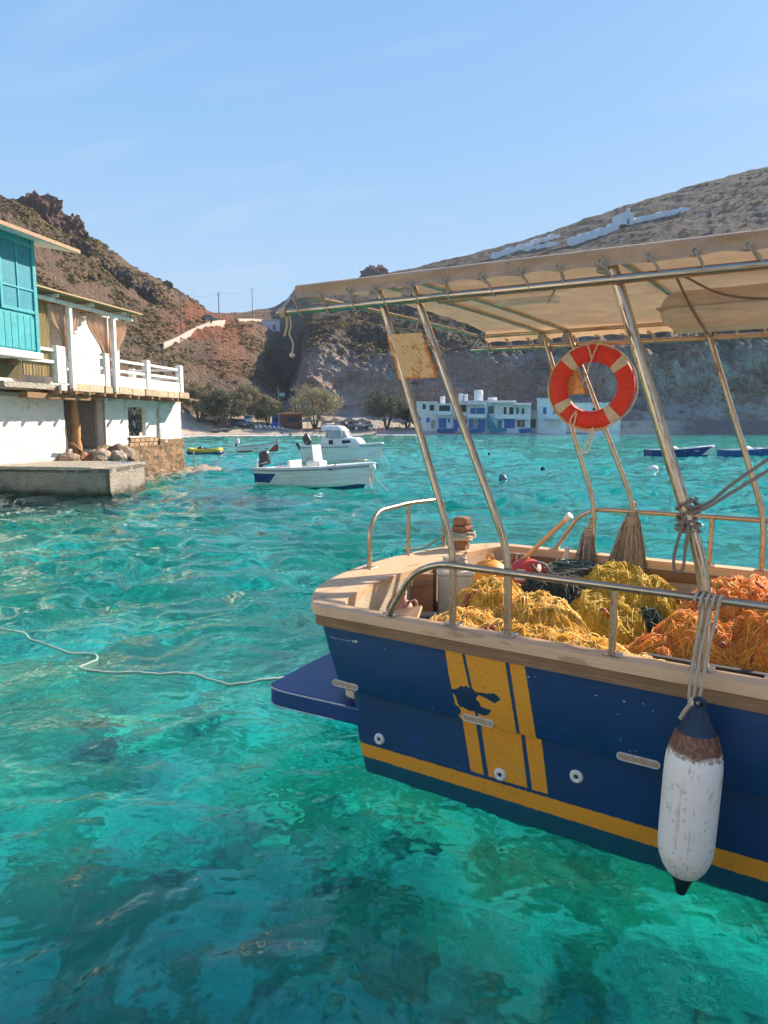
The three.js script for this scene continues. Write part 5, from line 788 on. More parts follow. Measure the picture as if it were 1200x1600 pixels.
// subdivided box pushed about by noise, for hand-trowelled walls
function rough(w, h, d, x, y, z, amp = 0.03, seed = 1, freq = 1.6) { const n = (q) => Math.max(1, Math.min(40, Math.round(q / 0.14))); const g = new THREE.BoxGeometry(w, h, d, n(w), n(h), n(d)); g.translate(x, y, z); return toCreasedNormals(roughen(g, amp, freq, seed), 1.0); }
const house = onHouse('boathouse', 'white plastered boathouse with a curtained terrace over an open lower room', 'house', 0, 0, 0);
{
  // a from, a to, y from, y to, o from, o to
  const blk = (a0, a1, y0, y1, o0, o1, amp = 0.03, seed = 1) => rough(a1 - a0, y1 - y0, o1 - o0, (a0 + a1) / 2, (y0 + y1) / 2, (o0 + o1) / 2, amp, seed);
  part('wall', [blk(-12, 0.02, 0.9, 3.46, -0.45, 0, 0.035, 3), blk(2.66, 4.3, 1.32, 3.46, -0.5, 0, 0.03, 5), blk(7.05, 9.2, 1.4, 3.46, -0.6, 0, 0.04, 7), blk(4.28, 7.07, 3.12, 3.46, -0.4, -0.02, 0.01, 9), blk(8.7, 9.15, 0, 3.46, -1.35, -0.58, 0.02, 12), blk(8.7, 9.15, 0, 3.46, -6, -4.2, 0.02, 13), blk(8.7, 9.15, 0, 1.5, -4.22, -1.33, 0.02, 14)], PL, house);
  part('window_reveal', [blk(6.0, 7.07, 1.74, 3.13, -0.30, -0.12, 0.008, 15), blk(4.3, 4.42, 1.74, 3.13, -0.42, -0.03, 0.006, 16)], PL2, house);
  part('window_sill', bx(2.0, 0.07, 0.42, 5.3, 1.775, -0.1, 0.02), PL2, house);
  part('stone_base', [blk(2.6, 9.25, -1.2, 1.36, -0.55, 0.1, 0.10, 17), blk(7.0, 9.3, 1.2, 1.62, -0.5, 0.03, 0.06, 19)], rubbleM, house);
  // bricks under the window, two courses laid on edge
  const brM = [stain(rgb(0.60, 0.36, 0.20)), stain(rgb(0.66, 0.43, 0.26)), stain(rgb(0.52, 0.31, 0.17))], bg = bx(0.37, 0.165, 0.2, 0, 0, 0, 0.02), back = part('brick_panel', blk(4.25, 6.75, 1.34, 1.745, -0.35, -0.05, 0.01, 20), stain(rgb(0.5, 0.38, 0.26)), house);
  for (let j = 0; j < 2; j++) for (let i = 0; i < 6; i++) { const m = part('brick', bg, brM[(i * 5 + j * 2) % 3], back); m.position.set(4.47 + i * 0.40 + j * 0.09, 1.44 + j * 0.19, -0.02 + 0.008 * Math.sin(i * 4 + j)); }
  // room behind: back walls, floor, ceiling
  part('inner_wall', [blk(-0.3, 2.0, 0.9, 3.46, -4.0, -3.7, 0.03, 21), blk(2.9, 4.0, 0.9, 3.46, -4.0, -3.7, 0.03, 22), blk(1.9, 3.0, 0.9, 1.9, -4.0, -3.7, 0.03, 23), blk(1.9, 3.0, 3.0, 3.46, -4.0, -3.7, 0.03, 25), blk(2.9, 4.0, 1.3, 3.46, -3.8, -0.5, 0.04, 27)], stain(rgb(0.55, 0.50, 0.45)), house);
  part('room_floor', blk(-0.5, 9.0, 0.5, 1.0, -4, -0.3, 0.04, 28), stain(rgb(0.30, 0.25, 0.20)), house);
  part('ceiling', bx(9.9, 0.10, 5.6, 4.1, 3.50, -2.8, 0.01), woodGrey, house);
  // slab of the terrace with its edge stones and joist ends
  part('terrace_slab', bx(12.4, 0.20, 7.4, 1.9, 3.65, -2.65, 0.02), concreteM, house);
  const tileM = [stain(rgb(0.68, 0.50, 0.33)), stain(rgb(0.74, 0.57, 0.40)), stain(rgb(0.62, 0.45, 0.29))];
  for (let i = 0; i < 9; i++) part('edge_tile', bx(0.97, 0.30, 0.16, -0.52 + i * 0.985, 3.70 + 0.012 * Math.sin(i * 2.7), 1.10 + 0.02 * Math.sin(i * 4.1), 0.03, 0.01 * Math.sin(i * 7)), tileM[i % 3], house);
  for (let i = 0; i < 12; i++) part('joist', bx(0.11, 0.12, 2.2, -1.9 + i * 0.86, 3.49, 0.22 + 0.1 * Math.sin(i * 3), 0.01, 0, 0.01), woodGrey, house);
  part('edge_board', [bx(10.8, 0.06, 0.10, 3.1, 3.57, 1.0, 0.01), bx(1.1, 0.05, 1.3, 8.2, 3.52, 0.6, 0.01)], woodGrey, house);
  part('old_beam', [bx(3.6, 0.22, 0.35, -1.3, 3.35, 0.75, 0.03), bx(2.0, 0.28, 0.3, -0.6, 3.62, 0.98, 0.02)], woodGrey, house);
  // parapet: posts, rails, low wall
  const W = PL2; part('parapet', [bx(8.75, 0.46, 0.16, 3.0, 4.06, 1.02, 0.025), bx(0.16, 0.46, 2.6, 7.32, 4.06, -0.3, 0.025)], W, house);
  for (const [a, w] of [[-1.5, 0.55], [1.26, 0.3], [4.3, 0.3], [7.25, 0.3]]) part('parapet_post', bx(w, 1.3, 0.26, a, 4.46, 1.02, 0.03), W, house);
  part('parapet_post', bx(0.26, 1.2, 0.26, 7.32, 4.4, -1.5, 0.03), W, house);
  for (const [a0, a1] of [[-1.3, 1.2], [1.4, 4.2], [4.4, 7.2], [-4.6, -1.7]]) for (const y of [4.52, 4.93]) part('parapet_rail', bx(a1 - a0, 0.115, 0.10, (a0 + a1) / 2, y - (a0 > 1 ? 0.03 : 0), 1.02, 0.02, 0, 0, a0 > 1 ? -0.004 : 0.006), W, house);
  for (const y of [4.5, 4.9]) part('parapet_rail', bx(0.10, 0.11, 2.4, 7.32, y, -0.25, 0.02), W, house);
  // upper storey wall
  part('upper_wall', [rough(15.6, 3.4, 0.4, -2.3, 5.5, -1.2, 0.015, 31), rough(0.4, 3.4, 5.0, 5.3, 5.5, -3.9, 0.015, 33)], PL2, house);
  part('upper_roof', bx(10, 0.25, 6.2, -5.2, 7.3, -4.3, 0.04), PL2, house);
  const door = part('door', bx(0.95, 2.1, 0.08, -2.6, 4.82, -0.98, 0.01), tq, house); part('handle', bx(0.03, 0.14, 0.05, -2.22, 4.8, -0.92, 0.008), steel, door);
  // turquoise bay over the left wall
  const bay = part('turquoise_bay', [bx(8.0, 3.6, 1.9, -7.5, 6.45, 0.78, 0.02)], tq, house);
  for (let i = 0; i < 28; i++) part('board', bx(0.265, 1.05, 0.03, -11.36 + i * 0.285, 5.25, 1.745, 0.008), tq, bay);
  for (let i = 0; i < 5; i++) { const a = -10.8 + i * 1.63; part('window_frame', [bx(0.1, 2.1, 0.07, a - 0.72, 6.95, 1.75, 0.01), bx(0.1, 2.1, 0.07, a + 0.72, 6.95, 1.75, 0.01), bx(1.54, 0.1, 0.07, a, 5.92, 1.751, 0.01), bx(1.54, 0.1, 0.07, a, 7.98, 1.751, 0.01), bx(0.06, 2.0, 0.06, a, 6.95, 1.752, 0.01), bx(1.4, 0.06, 0.06, a, 6.6, 1.753, 0.01)], tq, bay); part('window_pane', bx(1.4, 2.0, 0.02, a, 6.95, 1.738, 0), tqDark, bay); }
  part('corner_board', bx(0.16, 3.55, 0.16, -3.52, 6.42, 1.72, 0.015), tq, bay);
  part('sill_beam', bx(8.2, 0.22, 2.05, -7.45, 4.56, 0.80, 0.02), PL2, bay);
  for (const a of [-4, -7, -10]) part('bay_bracket', bx(0.2, 0.2, 1.4, a, 4.35, 0.6, 0.02), woodGrey, bay);
  part('eave', [place(new RoundedBoxGeometry(9.6, 0.10, 3.4, 1, 0.03), -7.0, 8.42, 0.85, 0.20)], PL2, house);
  part('eave_edge', [place(bx(9.7, 0.12, 0.06, 0, 0, 0, 0.01), -7.0, 8.10, 2.53), place(bx(0.06, 0.12, 3.4, 0, 0, 0, 0.01), -2.17, 8.45, 0.85, 0.20)], std(rgb(0.55, 0.34, 0.22), 0.9, { tone: 2 }), house);
  part('meter_box', bx(0.34, 0.22, 0.12, -1.55, 3.65, 1.16, 0.02), std(rgb(0.7, 0.68, 0.64), 0.6), house);
  part('reed_screen', Array.from({ length: 46 }, (_, i) => cyl(0.018, 0.014, 2.55, -3.25 + i * 0.031, 5.28, 0.93 + 0.012 * Math.sin(i * 2.1), 6, 0.01 * Math.sin(i * 5), 0, 0.012 * Math.cos(i * 3))), std(rgb(0.52, 0.38, 0.18), 0.85, { tone: 5 }), house);
  part('reed_screen', Array.from({ length: 40 }, (_, i) => cyl(0.018, 0.014, 0.9, -4.7 + i * 0.035, 4.3, 0.93 + 0.012 * Math.sin(i * 2.1), 6)), std(rgb(0.30, 0.23, 0.13), 0.85, { tone: 5 }), house);
}
{ // reed pergola
  const o = onHouse('pergola', 'white pergola with a reed mat roof over the terrace', 'pergola', 0, 0, 0), post = PL2;
  for (const a of [-1.08, 1.62]) part('post', bx(0.17, 3.05, 0.17, a, 5.15, 1.22, 0.02), post, o);
  part('beam', bx(8.6, 0.13, 0.12, -1.3, 6.62, 1.22, 0.015), post, o);
  for (const a of [-4.6, -2.0, 0.0, 2.15]) part('rafter', bx(0.12, 0.12, 3.0, a, 6.75, 0.0, 0.015), post, o);
  part('beam', bx(8.2, 0.12, 0.12, -1.4, 6.63, -0.8, 0.015), post, o);
  const r = seeded(14), reed = []; for (let i = 0; i < 150; i++) reed.push(cyl(0.022, 0.018, 8.3 + 0.5 * r(), -1.2 + 0.25 * (r() - 0.5), 6.84 + 0.03 * r(), -1.25 + i * 0.0196, 5, 0, 0, Math.PI / 2 + 0.006 * (r() - 0.5)));
  part('reed_mat', reed, std(rgb(0.44, 0.30, 0.16), 0.9, { tone: 4 }), o); part('edge_reed', [cyl(0.03, 0.03, 3.0, 3.0, 6.85, 0.2, 6, Math.PI / 2), cyl(0.03, 0.03, 8.4, -1.2, 6.83, 1.68, 6, 0, 0, Math.PI / 2)], std(rgb(0.5, 0.36, 0.2), 0.9), o);
}
{ // tied curtains
  const m = new THREE.MeshPhysicalMaterial({ color: rgb(0.86, 0.62, 0.48), roughness: 0.9, transmission: 0.42, thickness: 0, side: THREE.DoubleSide, map: rep(blotch, 0.8) });
  const cur = (label, a0, a1, ag, yb, o0) => { const o = onHouse('curtain', label, 'curtain', (a0 + a1) / 2, 4.2, o0, 0, 'tied curtains on the terrace'), c = (a0 + a1) / 2, H = 6.52;
    part('cloth', sheet((u, v) => { const y = lerp(H, yb, v), k = Math.pow(v, 1.6), tie = smooth(0.0, 1, v), f = 9; const a = lerp(lerp(a0, a1, u), ag + (u - 0.5) * 0.26, Math.pow(Math.sin(tie * 1.5), 1.6)); return V(a - c + 0.012 * Math.sin(u * 40), y - 4.2, 0.075 * Math.sin(u * f * 6.28 + 1.2 * Math.sin(v * 2)) * (1 - 0.45 * k) + 0.03 * Math.sin(u * 23 + v * 3)); }, 160, 40), m, o);
    part('tail', sheet((u, v) => V(ag - c + (u - 0.5) * lerp(0.24, 0.42, v), lerp(yb, Math.max(yb - 0.55, 4.05), v) - 4.2, 0.05 * Math.sin(u * 40)), 60, 8), m, o); part('tie_band', place(new THREE.TorusGeometry(0.125, 0.03, 8, 20), ag - c, yb - 4.2, 0, Math.PI / 2), m, o); return o; };
  cur('beige curtain tied to the left beside the reed screen', -1.9, -0.1, -1.0, 4.95, 0.98);
  cur('beige curtain hanging left of the second pergola post', 0.2, 1.6, 1.42, 4.75, 0.98);
  cur('beige curtain at the far corner of the pergola beyond the second post', 1.66, 2.95, 1.85, 4.55, 0.98);
}
{ // striped pole seen through the lower window, old timbers, rubble
  const cv = dataTex(128, (u, v) => { const s = Math.sin((u + v * 9) * 6.283); return s > 0 ? [0.85, 0.85, 0.85] : [0.10, 0.28, 0.62]; }, { srgb: true });
  const p = onHouse('striped_pole', 'blue and white spiral striped pole inside the lower window', 'pole', 6.05, 1.0, -0.75); part('pole', lathe([[0.06, 0], [0.06, 2.5], [0, 2.5]], 16), new THREE.MeshStandardMaterial({ map: cv, roughness: 0.6 }), p);
  const b = onHouse('old_timber', 'dark weathered timber leaning inside the open room', 'timber', 0.62, 1.1, -0.5); part('timber', place(rough(0.30, 2.45, 0.24, 0, 1.15, 0, 0.03, 41), 0, 0, 0, 0, 0.3, 0.16), stain(rgb(0.10, 0.075, 0.06)), b);
  const c = onHouse('driftwood_post', 'pale driftwood post standing in the open room beside the dark timber', 'timber', 1.15, 1.0, -0.35); part('trunk', place(roughen(new THREE.CylinderGeometry(0.13, 0.19, 2.5, 18, 20), 0.06, 2.5, 6), 0, 1.2, 0, 0.04, 0, 0.11), new THREE.MeshStandardMaterial({ map: rep(woodTex, 1, 1), color: rgb(0.9, 0.75, 0.6), roughness: 0.9 }), c);
  const pl = onHouse('grey_plank', 'grey plank resting on the rubble in the doorway', 'plank', 0.3, 1.2, 0.3); part('plank', bx(1.5, 0.05, 0.16, 0, 0.2, 0, 0.01, 0.3, 0, -0.35), woodGrey, pl);
  const r = seeded(51), cols = [rgb(0.50, 0.36, 0.25), rgb(0.42, 0.30, 0.22), rgb(0.58, 0.44, 0.33), rgb(0.36, 0.27, 0.2)], lab = ['tan boulder at the foot of the white wall', 'rust tinted boulder in the doorway of the open room', 'flat brown stone on the rubble in front of the open room', 'pale round stone beside the driftwood post', 'grey brown boulder against the pillar base', 'small tan stone on the quay by the blue towel', 'broken brown stone at the front of the rubble', 'big tan boulder on the rubble below the pillar', 'dull red stone on the rubble'];
  [[-0.3, 0.35, 0.36], [0.7, 0.15, 0.34], [1.1, 0.75, 0.42], [1.6, 0.1, 0.36], [2.3, 0.25, 0.5], [0.2, 1.3, 0.24], [1.5, 1.25, 0.34], [2.2, 0.95, 0.55], [0.9, 0.6, 0.28]].forEach(([a, q, s], i) => { const o = onHouse('boulder', lab[i], 'stone', a, 0.88, q, r() * 3, 'rubble in front of the open room'), g = new THREE.IcosahedronGeometry(1, 4); g.scale(s * (0.9 + 0.5 * r()), s * 0.75, s); part('stone', roughen(g, s * 0.35, 1.6 / s, i * 5).translate(0, s * 0.42, 0), i === 1 || i === 8 ? stain(rgb(0.5, 0.24, 0.13)) : stain(cols[i % 4]), o); });
  const t = onHouse('blue_towel', 'blue towel laid over the edge of the concrete quay', 'towel', -0.9, 0.93, 3.0); part('cloth', sheet((u, v) => { const x = (u - 0.5) * 1.9, z = (v - 0.5) * 0.8, over = Math.max(0, x - 0.62); return V(x - over * 0.8, 0.035 + 0.03 * Math.abs(noise2(x * 4, z * 5)) - over * 0.9, z + 0.05 * Math.sin(x * 5)); }, 50, 20), std(rgb(0.03, 0.09, 0.36), 0.95, { side: THREE.DoubleSide }), t);
  const s = onHouse('flat_ledge', 'flat pale rock ledge awash at the far end of the boathouse', 'rock', 9.3, -0.3, 0.9); { const g = new THREE.IcosahedronGeometry(1, 5); g.scale(1.9, 0.42, 1.1); part('rock', roughen(g, 0.25, 1.1, 66).translate(0, 0.05, 0), stain(rgb(0.42, 0.35, 0.26)), s); }
  const s2 = onHouse('shore_rock', 'brown rocks in the water under the boathouse window', 'rock', 5.2, -0.5, 0.9); part('rock', [0, 1, 2, 3].map((i) => { const g = new THREE.IcosahedronGeometry(1, 4); g.scale(0.8, 0.42, 0.5); return roughen(g, 0.25, 1.5, 70 + i).translate(-1.6 + i * 1.1, 0.2 + 0.1 * Math.sin(i * 3), 0.1 * Math.cos(i * 5)); }), stain(rgb(0.30, 0.24, 0.17)), s2);
}
{ // quay block and ladders
  const o = onHouse('concrete_quay', 'tan concrete quay block in front of the boathouse', 'quay', 0, 0, 0), g = rough(3.4, 2.9, 4.4, -2.1, -0.52, 1.75, 0.035, 81, 1.2); { const p = g.attributes.position; for (let i = 0; i < p.count; i++) { const a = p.getX(i), q = p.getZ(i); if (q > 2) p.setZ(i, q + 0.22 * (-2.1 - a) ); if (p.getY(i) < 0.2 && a < -3.5) p.setX(i, a + 0.25 * smooth(0.3, -0.3, p.getY(i))); } g.computeVertexNormals(); }
  const gq = toCreasedNormals(g, 0.9), qp = gq.attributes.position, qc = new Float32Array(qp.count * 3); for (let i = 0; i < qp.count; i++) { const y = qp.getY(i), w = smooth(0.30, 0.08, y + 0.16 * fbm3(qp.getX(i) * 1.3, y * 2, qp.getZ(i) * 1.3)); qc.set([lerp(1, 0.24, w), lerp(1, 0.24, w), lerp(1, 0.20, w)], i * 3); } gq.setAttribute('color', new THREE.BufferAttribute(qc, 3));   // weed grows up to the tide line
  const wetM = concreteM.clone(); wetM.vertexColors = true; wetM.color.setRGB(0.36, 0.31, 0.25); part('block', gq, wetM, o); part('cap_slab', rough(3.5, 0.10, 3.9, -2.1, 0.93, 1.7, 0.012, 83), concreteM, o);
  const lad = (name, label, a, q, h, w, n) => { const l = onHouse('swim_ladder', label, 'ladder', a, 0, q, 0.5, 'swimming ladders'); for (let k = 0; k < n; k++) { const x = k * 0.5; part('hand_hoop', pipe([V(x - w / 2, -0.9, 0), V(x - w / 2, h - 0.12, 0), V(x - w / 4, h, 0), V(x + w / 4, h, 0), V(x + w / 2, h - 0.12, 0), V(x + w / 2, -0.9, 0)], 0.028, 0.16, 40), steel, l); } return l; };
  lad('swim_ladder', 'chrome swimming ladder hoops at the end of the concrete quay', 2.0, 2.0, 1.12, 0.38, 2); lad('swim_ladder', 'small chrome ladder at the far corner of the boathouse', 9.35, 0.55, 0.95, 0.3, 1);
}

// ---------------------------------------------------------------- the beach: trees, houses, cars, parasols, people
const brg = (q) => Math.atan((q - 600) / 1100 * 0.992) * 180 / Math.PI;          // bearing in degrees from a sighting
const polar = (az, r, y = 0) => V(r * Math.sin(R(az)), y, -r * Math.cos(R(az)));
function groundAt(az, r) { let best = 0, bd = 1e9; for (let t = 0.03; t < 0.4; t += 0.0012) { const p = hillPoint(az, t), d = Math.abs(Math.hypot(p.x, p.z) - r); if (d < bd) { bd = d; best = p.y; } } return best; }
const stand = (q, r) => { const a = brg(q), p = polar(a, r); p.y = groundAt(a, r); return p; };

// trees: trunk with limbs, crown of many small leaf sprays gathered in clumps
function tree(label, q, r, h, w, col, seed, group = 'trees along the beach') { h *= 1.32; w *= 1.08;
  const p = stand(q, r), o = thing('tamarisk_tree', label, 'tree', [p.x, p.y - 0.2, p.z], 0, group), rnd = seeded(seed), limbs = [], clumps = [];
  const n = 3 + Math.floor(rnd() * 2); 
  for (let i = 0; i < n; i++) { const a = i / n * 6.28 + rnd(), L = w * (0.22 + 0.16 * rnd()), top = V(Math.cos(a) * L, h * (0.55 + 0.2 * rnd()), Math.sin(a) * L), c = new THREE.CatmullRomCurve3([V(0.15 * Math.cos(a), 0, 0.15 * Math.sin(a)), V(Math.cos(a) * L * 0.35, h * 0.25, Math.sin(a) * L * 0.35), top]); const g = new THREE.TubeGeometry(c, 8, 0.22, 7), gp = g.attributes.position; for (let k = 0; k < gp.count; k++) { const t = Math.floor(k / 8) / 8, m = c.getPoint(Math.min(1, t)), f = 1 - 0.7 * t; gp.setXYZ(k, m.x + (gp.getX(k) - m.x) * f, m.y + (gp.getY(k) - m.y) * f, m.z + (gp.getZ(k) - m.z) * f); } limbs.push(g); }
  part('trunk', limbs, std(rgb(0.14, 0.10, 0.075), 0.95, { tone: 2 }), o);
  for (let i = 0; i < 64; i++) { const a = rnd() * 6.28, e = Math.asin(rnd() * 1.75 - 0.75), k = 0.45 + 0.55 * rnd(); clumps.push([V(Math.cos(a) * Math.cos(e) * w * 0.47 * k, h * (0.50 + 0.42 * Math.sin(e) * k), Math.sin(a) * Math.cos(e) * w * 0.42 * k), (0.10 + 0.06 * rnd()) * w]); }
  const P = [], Nn = [], C = [];
  for (const [c, s] of clumps) { const tone = 0.75 + 0.5 * rnd(); for (let i = 0; i < 110; i++) { const a = rnd() * 6.28, e = Math.asin(rnd() * 2 - 1), k = s * Math.pow(rnd(), 0.4), d = V(Math.cos(a) * Math.cos(e), Math.sin(e) * 0.8, Math.sin(a) * Math.cos(e)), m = c.clone().addScaledVector(d, k), u = V(rnd() - 0.5, rnd() - 0.6, rnd() - 0.5).normalize().multiplyScalar(0.16 + 0.18 * rnd()), v = V(rnd() - 0.5, rnd() - 0.5, rnd() - 0.5).normalize().multiplyScalar(0.10), nn = d.clone().add(V(0, 0.3, 0)).normalize(), t = tone * (0.8 + 0.4 * rnd()); for (const z of [m.clone().sub(u), m.clone().add(v), m.clone().add(u), m.clone().sub(u), m.clone().add(u), m.clone().sub(v)]) { P.push(z.x, z.y, z.z); Nn.push(nn.x, nn.y, nn.z); C.push(col[0] * t * 1.35, col[1] * t * 1.35, col[2] * t * 1.3); } } }
  const g = new THREE.BufferGeometry(); g.setAttribute('position', new THREE.Float32BufferAttribute(P, 3)); g.setAttribute('color', new THREE.Float32BufferAttribute(C, 3)); g.computeVertexNormals();
  part('crown', g, new THREE.MeshPhysicalMaterial({ vertexColors: true, roughness: 0.9, side: THREE.DoubleSide, transmission: 0.3, thickness: 0 }), o); return o;
}
tree('olive green tree half hidden behind the boathouse corner', 312, 147, 7.0, 7.2, [0.17, 0.15, 0.07], 1);
tree('dark round tree right of the boathouse on the beach', 356, 145, 6.6, 7.0, [0.10, 0.095, 0.045], 2);
tree('tan green bushy tree between the dark tree and the beach hut', 388, 150, 6.2, 7.0, [0.20, 0.165, 0.085], 3);
tree('small pale tree left of the beach hut', 418, 149, 5.2, 5.6, [0.19, 0.165, 0.09], 4);
tree('broad pale tree spreading over the parked cars', 492, 150, 7.8, 10.4, [0.26, 0.22, 0.12], 5);
tree('dark green tree standing alone left of the white houses', 604, 152, 7.2, 8.6, [0.085, 0.09, 0.045], 6);
tree('low dark shrub beside the lone dark tree', 636, 153, 4.0, 4.6, [0.09, 0.09, 0.05], 7);
tree('tree seen through the open lower window of the boathouse', 212, 115, 4.6, 7.0, [0.12, 0.12, 0.06], 8);

// far houses: blocks that face the bay, with their own openings
const hw = std(rgb(0.93, 0.93, 0.92), 0.9, { tone: 0.6, bump: 0.03, bumpRep: 1 }), hcream = std(rgb(0.84, 0.79, 0.72), 0.9, { tone: 0.6 }), hblue = std(rgb(0.03, 0.17, 0.50), 0.6, { tone: 1 }), hteal = std(rgb(0.02, 0.27, 0.36), 0.6, { tone: 1 }), hdark = std(rgb(0.03, 0.035, 0.045), 0.7), hgrey = std(rgb(0.42, 0.38, 0.33), 0.85, { tone: 1 });
const K = 0.1345;
function farHouse(label, q0, q1, r, yTop, wall, feats, group = 'white houses on the far shore') {
  const qm = (q0 + q1) / 2, az = brg(qm), w = (q1 - q0) * K * 1.01, base = 0.7, p = polar(az, r), top = 2.4 + (661 - yTop) * K, o = thing('beach_house', label, 'house', [p.x, base, p.z], -R(az), group), d = 6.5, H = top - base;
  const X = (q) => (q - qm) * K, Y = (y) => 2.4 + (661 - y) * K - base;
  part('wall', bx(w, H + 1.2, d, 0, H / 2 - 0.6, -d / 2, 0.06), wall, o); part('roof', bx(w + 0.24, 0.16, d + 0.3, 0, H + 0.05, -d / 2 + 0.06, 0.03), wall, o);
  for (const [kind, a, b, c, e, m] of feats) { const x = (X(a) + X(b)) / 2, ww = X(b) - X(a), y0 = Y(e), y1 = Y(c), y = (y0 + y1) / 2, hh = y1 - y0;
    if (kind === 'window') { const f = part('window', [bx(ww + 0.16, 0.09, 0.12, x, y1 + 0.03, 0.03, 0.01), bx(ww + 0.2, 0.08, 0.16, x, y0 - 0.03, 0.04, 0.01), bx(0.09, hh, 0.1, x - ww / 2 - 0.02, y, 0.03, 0.01), bx(0.09, hh, 0.1, x + ww / 2 + 0.02, y, 0.03, 0.01), bx(0.06, hh, 0.08, x, y, 0.03, 0.01)], m, o); part('pane', bx(ww, hh, 0.03, x, y, 0.012, 0), paneM, f); }
    if (kind === 'shutter') { const f = part('window', bx(ww, hh, 0.07, x, y, 0.03, 0.015), m, o); part('shutter_gap', bx(0.04, hh * 0.96, 0.02, x, y, 0.062, 0), hdark, f); }
    if (kind === 'door') { const n = Math.max(1, Math.round(ww / 0.85)), f = part('door', bx(ww + 0.14, hh + 0.1, 0.06, x, y + 0.05, 0.02, 0.01), hw === m ? hgrey : m, o); for (let i = 0; i < n; i++) part('door_leaf', bx(ww / n - 0.06, hh - 0.06, 0.05, x - ww / 2 + (i + 0.5) * ww / n, y, 0.06, 0.015), m, f); }
    if (kind === 'recess') { part('doorway', bx(ww, hh, 0.04, x, y, 0.012, 0), m ?? hdark, o); }
    if (kind === 'balcony') { const f = part('balcony', bx(ww, 0.18, 1.3, x, y0, 0.62, 0.02), wall, o); part('balcony_wall', [bx(ww, hh, 0.12, x, y, 1.22, 0.02), bx(0.12, hh, 1.1, x - ww / 2 + 0.06, y, 0.6, 0.02), bx(0.12, hh, 1.1, x + ww / 2 - 0.06, y, 0.6, 0.02)], wall, f); }
    if (kind === 'canopy') part('shade_roof', bx(ww, 0.14, 1.7, x, y1, 0.8, 0.02), m, o);
    if (kind === 'stair') { for (let i = 0; i < 9; i++) { const t = i / 9; part('stair_step', bx(ww / 9 + 0.03, hh * (1 - t) + 0.05, 1.0, X(a) + ww * (t + 0.055), Y(e) + hh * (1 - t) / 2, 0.56, 0.01), m, o); } }
    if (kind === 'post') part('post', bx(0.14, hh, 0.14, x, y, 1.2, 0.02), m, o);
    if (kind === 'tank') { part('water_tank', place(lathe([[0, -hh / 2], [ww / 2, -hh / 2], [ww / 2, hh / 2 * 0.8], [ww / 2 * 0.8, hh / 2], [0, hh / 2]], 18), x, H + hh / 2 + 0.2, -2.4), hw, o); }
  } return o;
}
farHouse('cream house with small blue windows at the left end of the row', 651, 682, 148, 629, hcream, [['shutter', 653.5, 657.5, 652, 659, hblue], ['shutter', 666, 671.5, 653, 660, hblue], ['recess', 660, 665, 632, 640], ['recess', 671, 678, 633, 642], ['door', 674, 679, 657, 669, hgrey]]);
farHouse('narrow white house with one wide bright blue door', 682.4, 707, 148.4, 632, hw, [['door', 686, 697, 654, 669, hblue], ['balcony', 683, 706.5, 643, 648, hw], ['recess', 686, 703, 634, 643], ['shutter', 699.5, 703, 654, 661, hblue], ['tank', 687, 695, 611, 622, hw]]);
farHouse('white house with a row of blue boat doors half behind the steel post', 707.3, 730, 148.2, 629, hcream, [['door', 709, 716.5, 656, 669, hblue], ['door', 718.5, 729, 656, 669, hblue], ['recess', 709, 728, 633, 644], ['balcony', 707.6, 729.5, 645, 650, hw], ['tank', 716, 723, 615, 627, hw], ['tank', 724, 730, 616, 627, hw]]);
farHouse('white house with a blue upper balcony front and blue doors below', 730.3, 760, 147.6, 628, hw, [['shutter', 735, 743, 638, 647, hblue], ['shutter', 744, 757, 638, 647, hblue], ['balcony', 730.6, 759.5, 647.5, 652.5, hw], ['door', 733, 739.5, 656, 669, hblue], ['recess', 740.5, 746, 656, 669, hgrey], ['door', 747, 757.5, 656, 669, hblue], ['canopy', 728, 756, 634, 635, hgrey], ['tank', 740, 754, 606, 622, hw]]);
farHouse('wide white house with a teal outside stair and big blue double door', 760.3, 804, 148, 628, hw, [['window', 763, 771.5, 636, 646, hteal], ['recess', 786.5, 790.5, 637, 648], ['balcony', 774, 803.5, 648, 654, hw], ['stair', 763, 776, 647, 669, hteal], ['door', 778, 783.5, 658, 669, hteal], ['door', 788, 803, 655, 669, hblue], ['canopy', 764, 806, 630.5, 631.5, hcream], ['recess', 795, 801, 637, 648], ['tank', 762, 776, 617, 622, hw]]);
farHouse('white house with dark windows over a white balcony', 804.3, 828, 148.3, 632, hw, [['shutter', 806.5, 810.5, 638, 647, hteal], ['shutter', 815, 818.5, 639, 647, hdark], ['balcony', 804.6, 827.5, 648, 655, hw], ['window', 809, 813.5, 657, 667, hgrey], ['window', 815, 819.5, 657, 667, hgrey], ['canopy', 803, 826, 634, 635, hcream]]);
farHouse('low stone store between the white houses', 828.4, 839, 149.5, 642, hgrey, [['recess', 829.5, 837, 655, 668]]);
farHouse('white house with blue upper windows behind the ring buoy', 839.4, 884, 150.5, 624, hw, [['shutter', 848.5, 853.5, 637, 647, hblue], ['shutter', 864, 870.5, 637, 647, hblue], ['balcony', 852, 880, 649, 654, hw], ['door', 857, 875, 657, 669, hcream], ['shutter', 876, 880, 639, 647, hblue]]);
farHouse('long low white house with a round window seen through the ring buoy', 884.4, 966, 153, 631, hw, [['shutter', 895, 899, 640, 648, hblue], ['shutter', 905, 909, 640, 648, hblue], ['recess', 925, 929, 638, 642], ['door', 912, 920, 656, 668, hgrey], ['recess', 936, 948, 656, 668], ['balcony', 886, 930, 649, 653, hw], ['window', 950, 956, 640, 648, hblue]]);
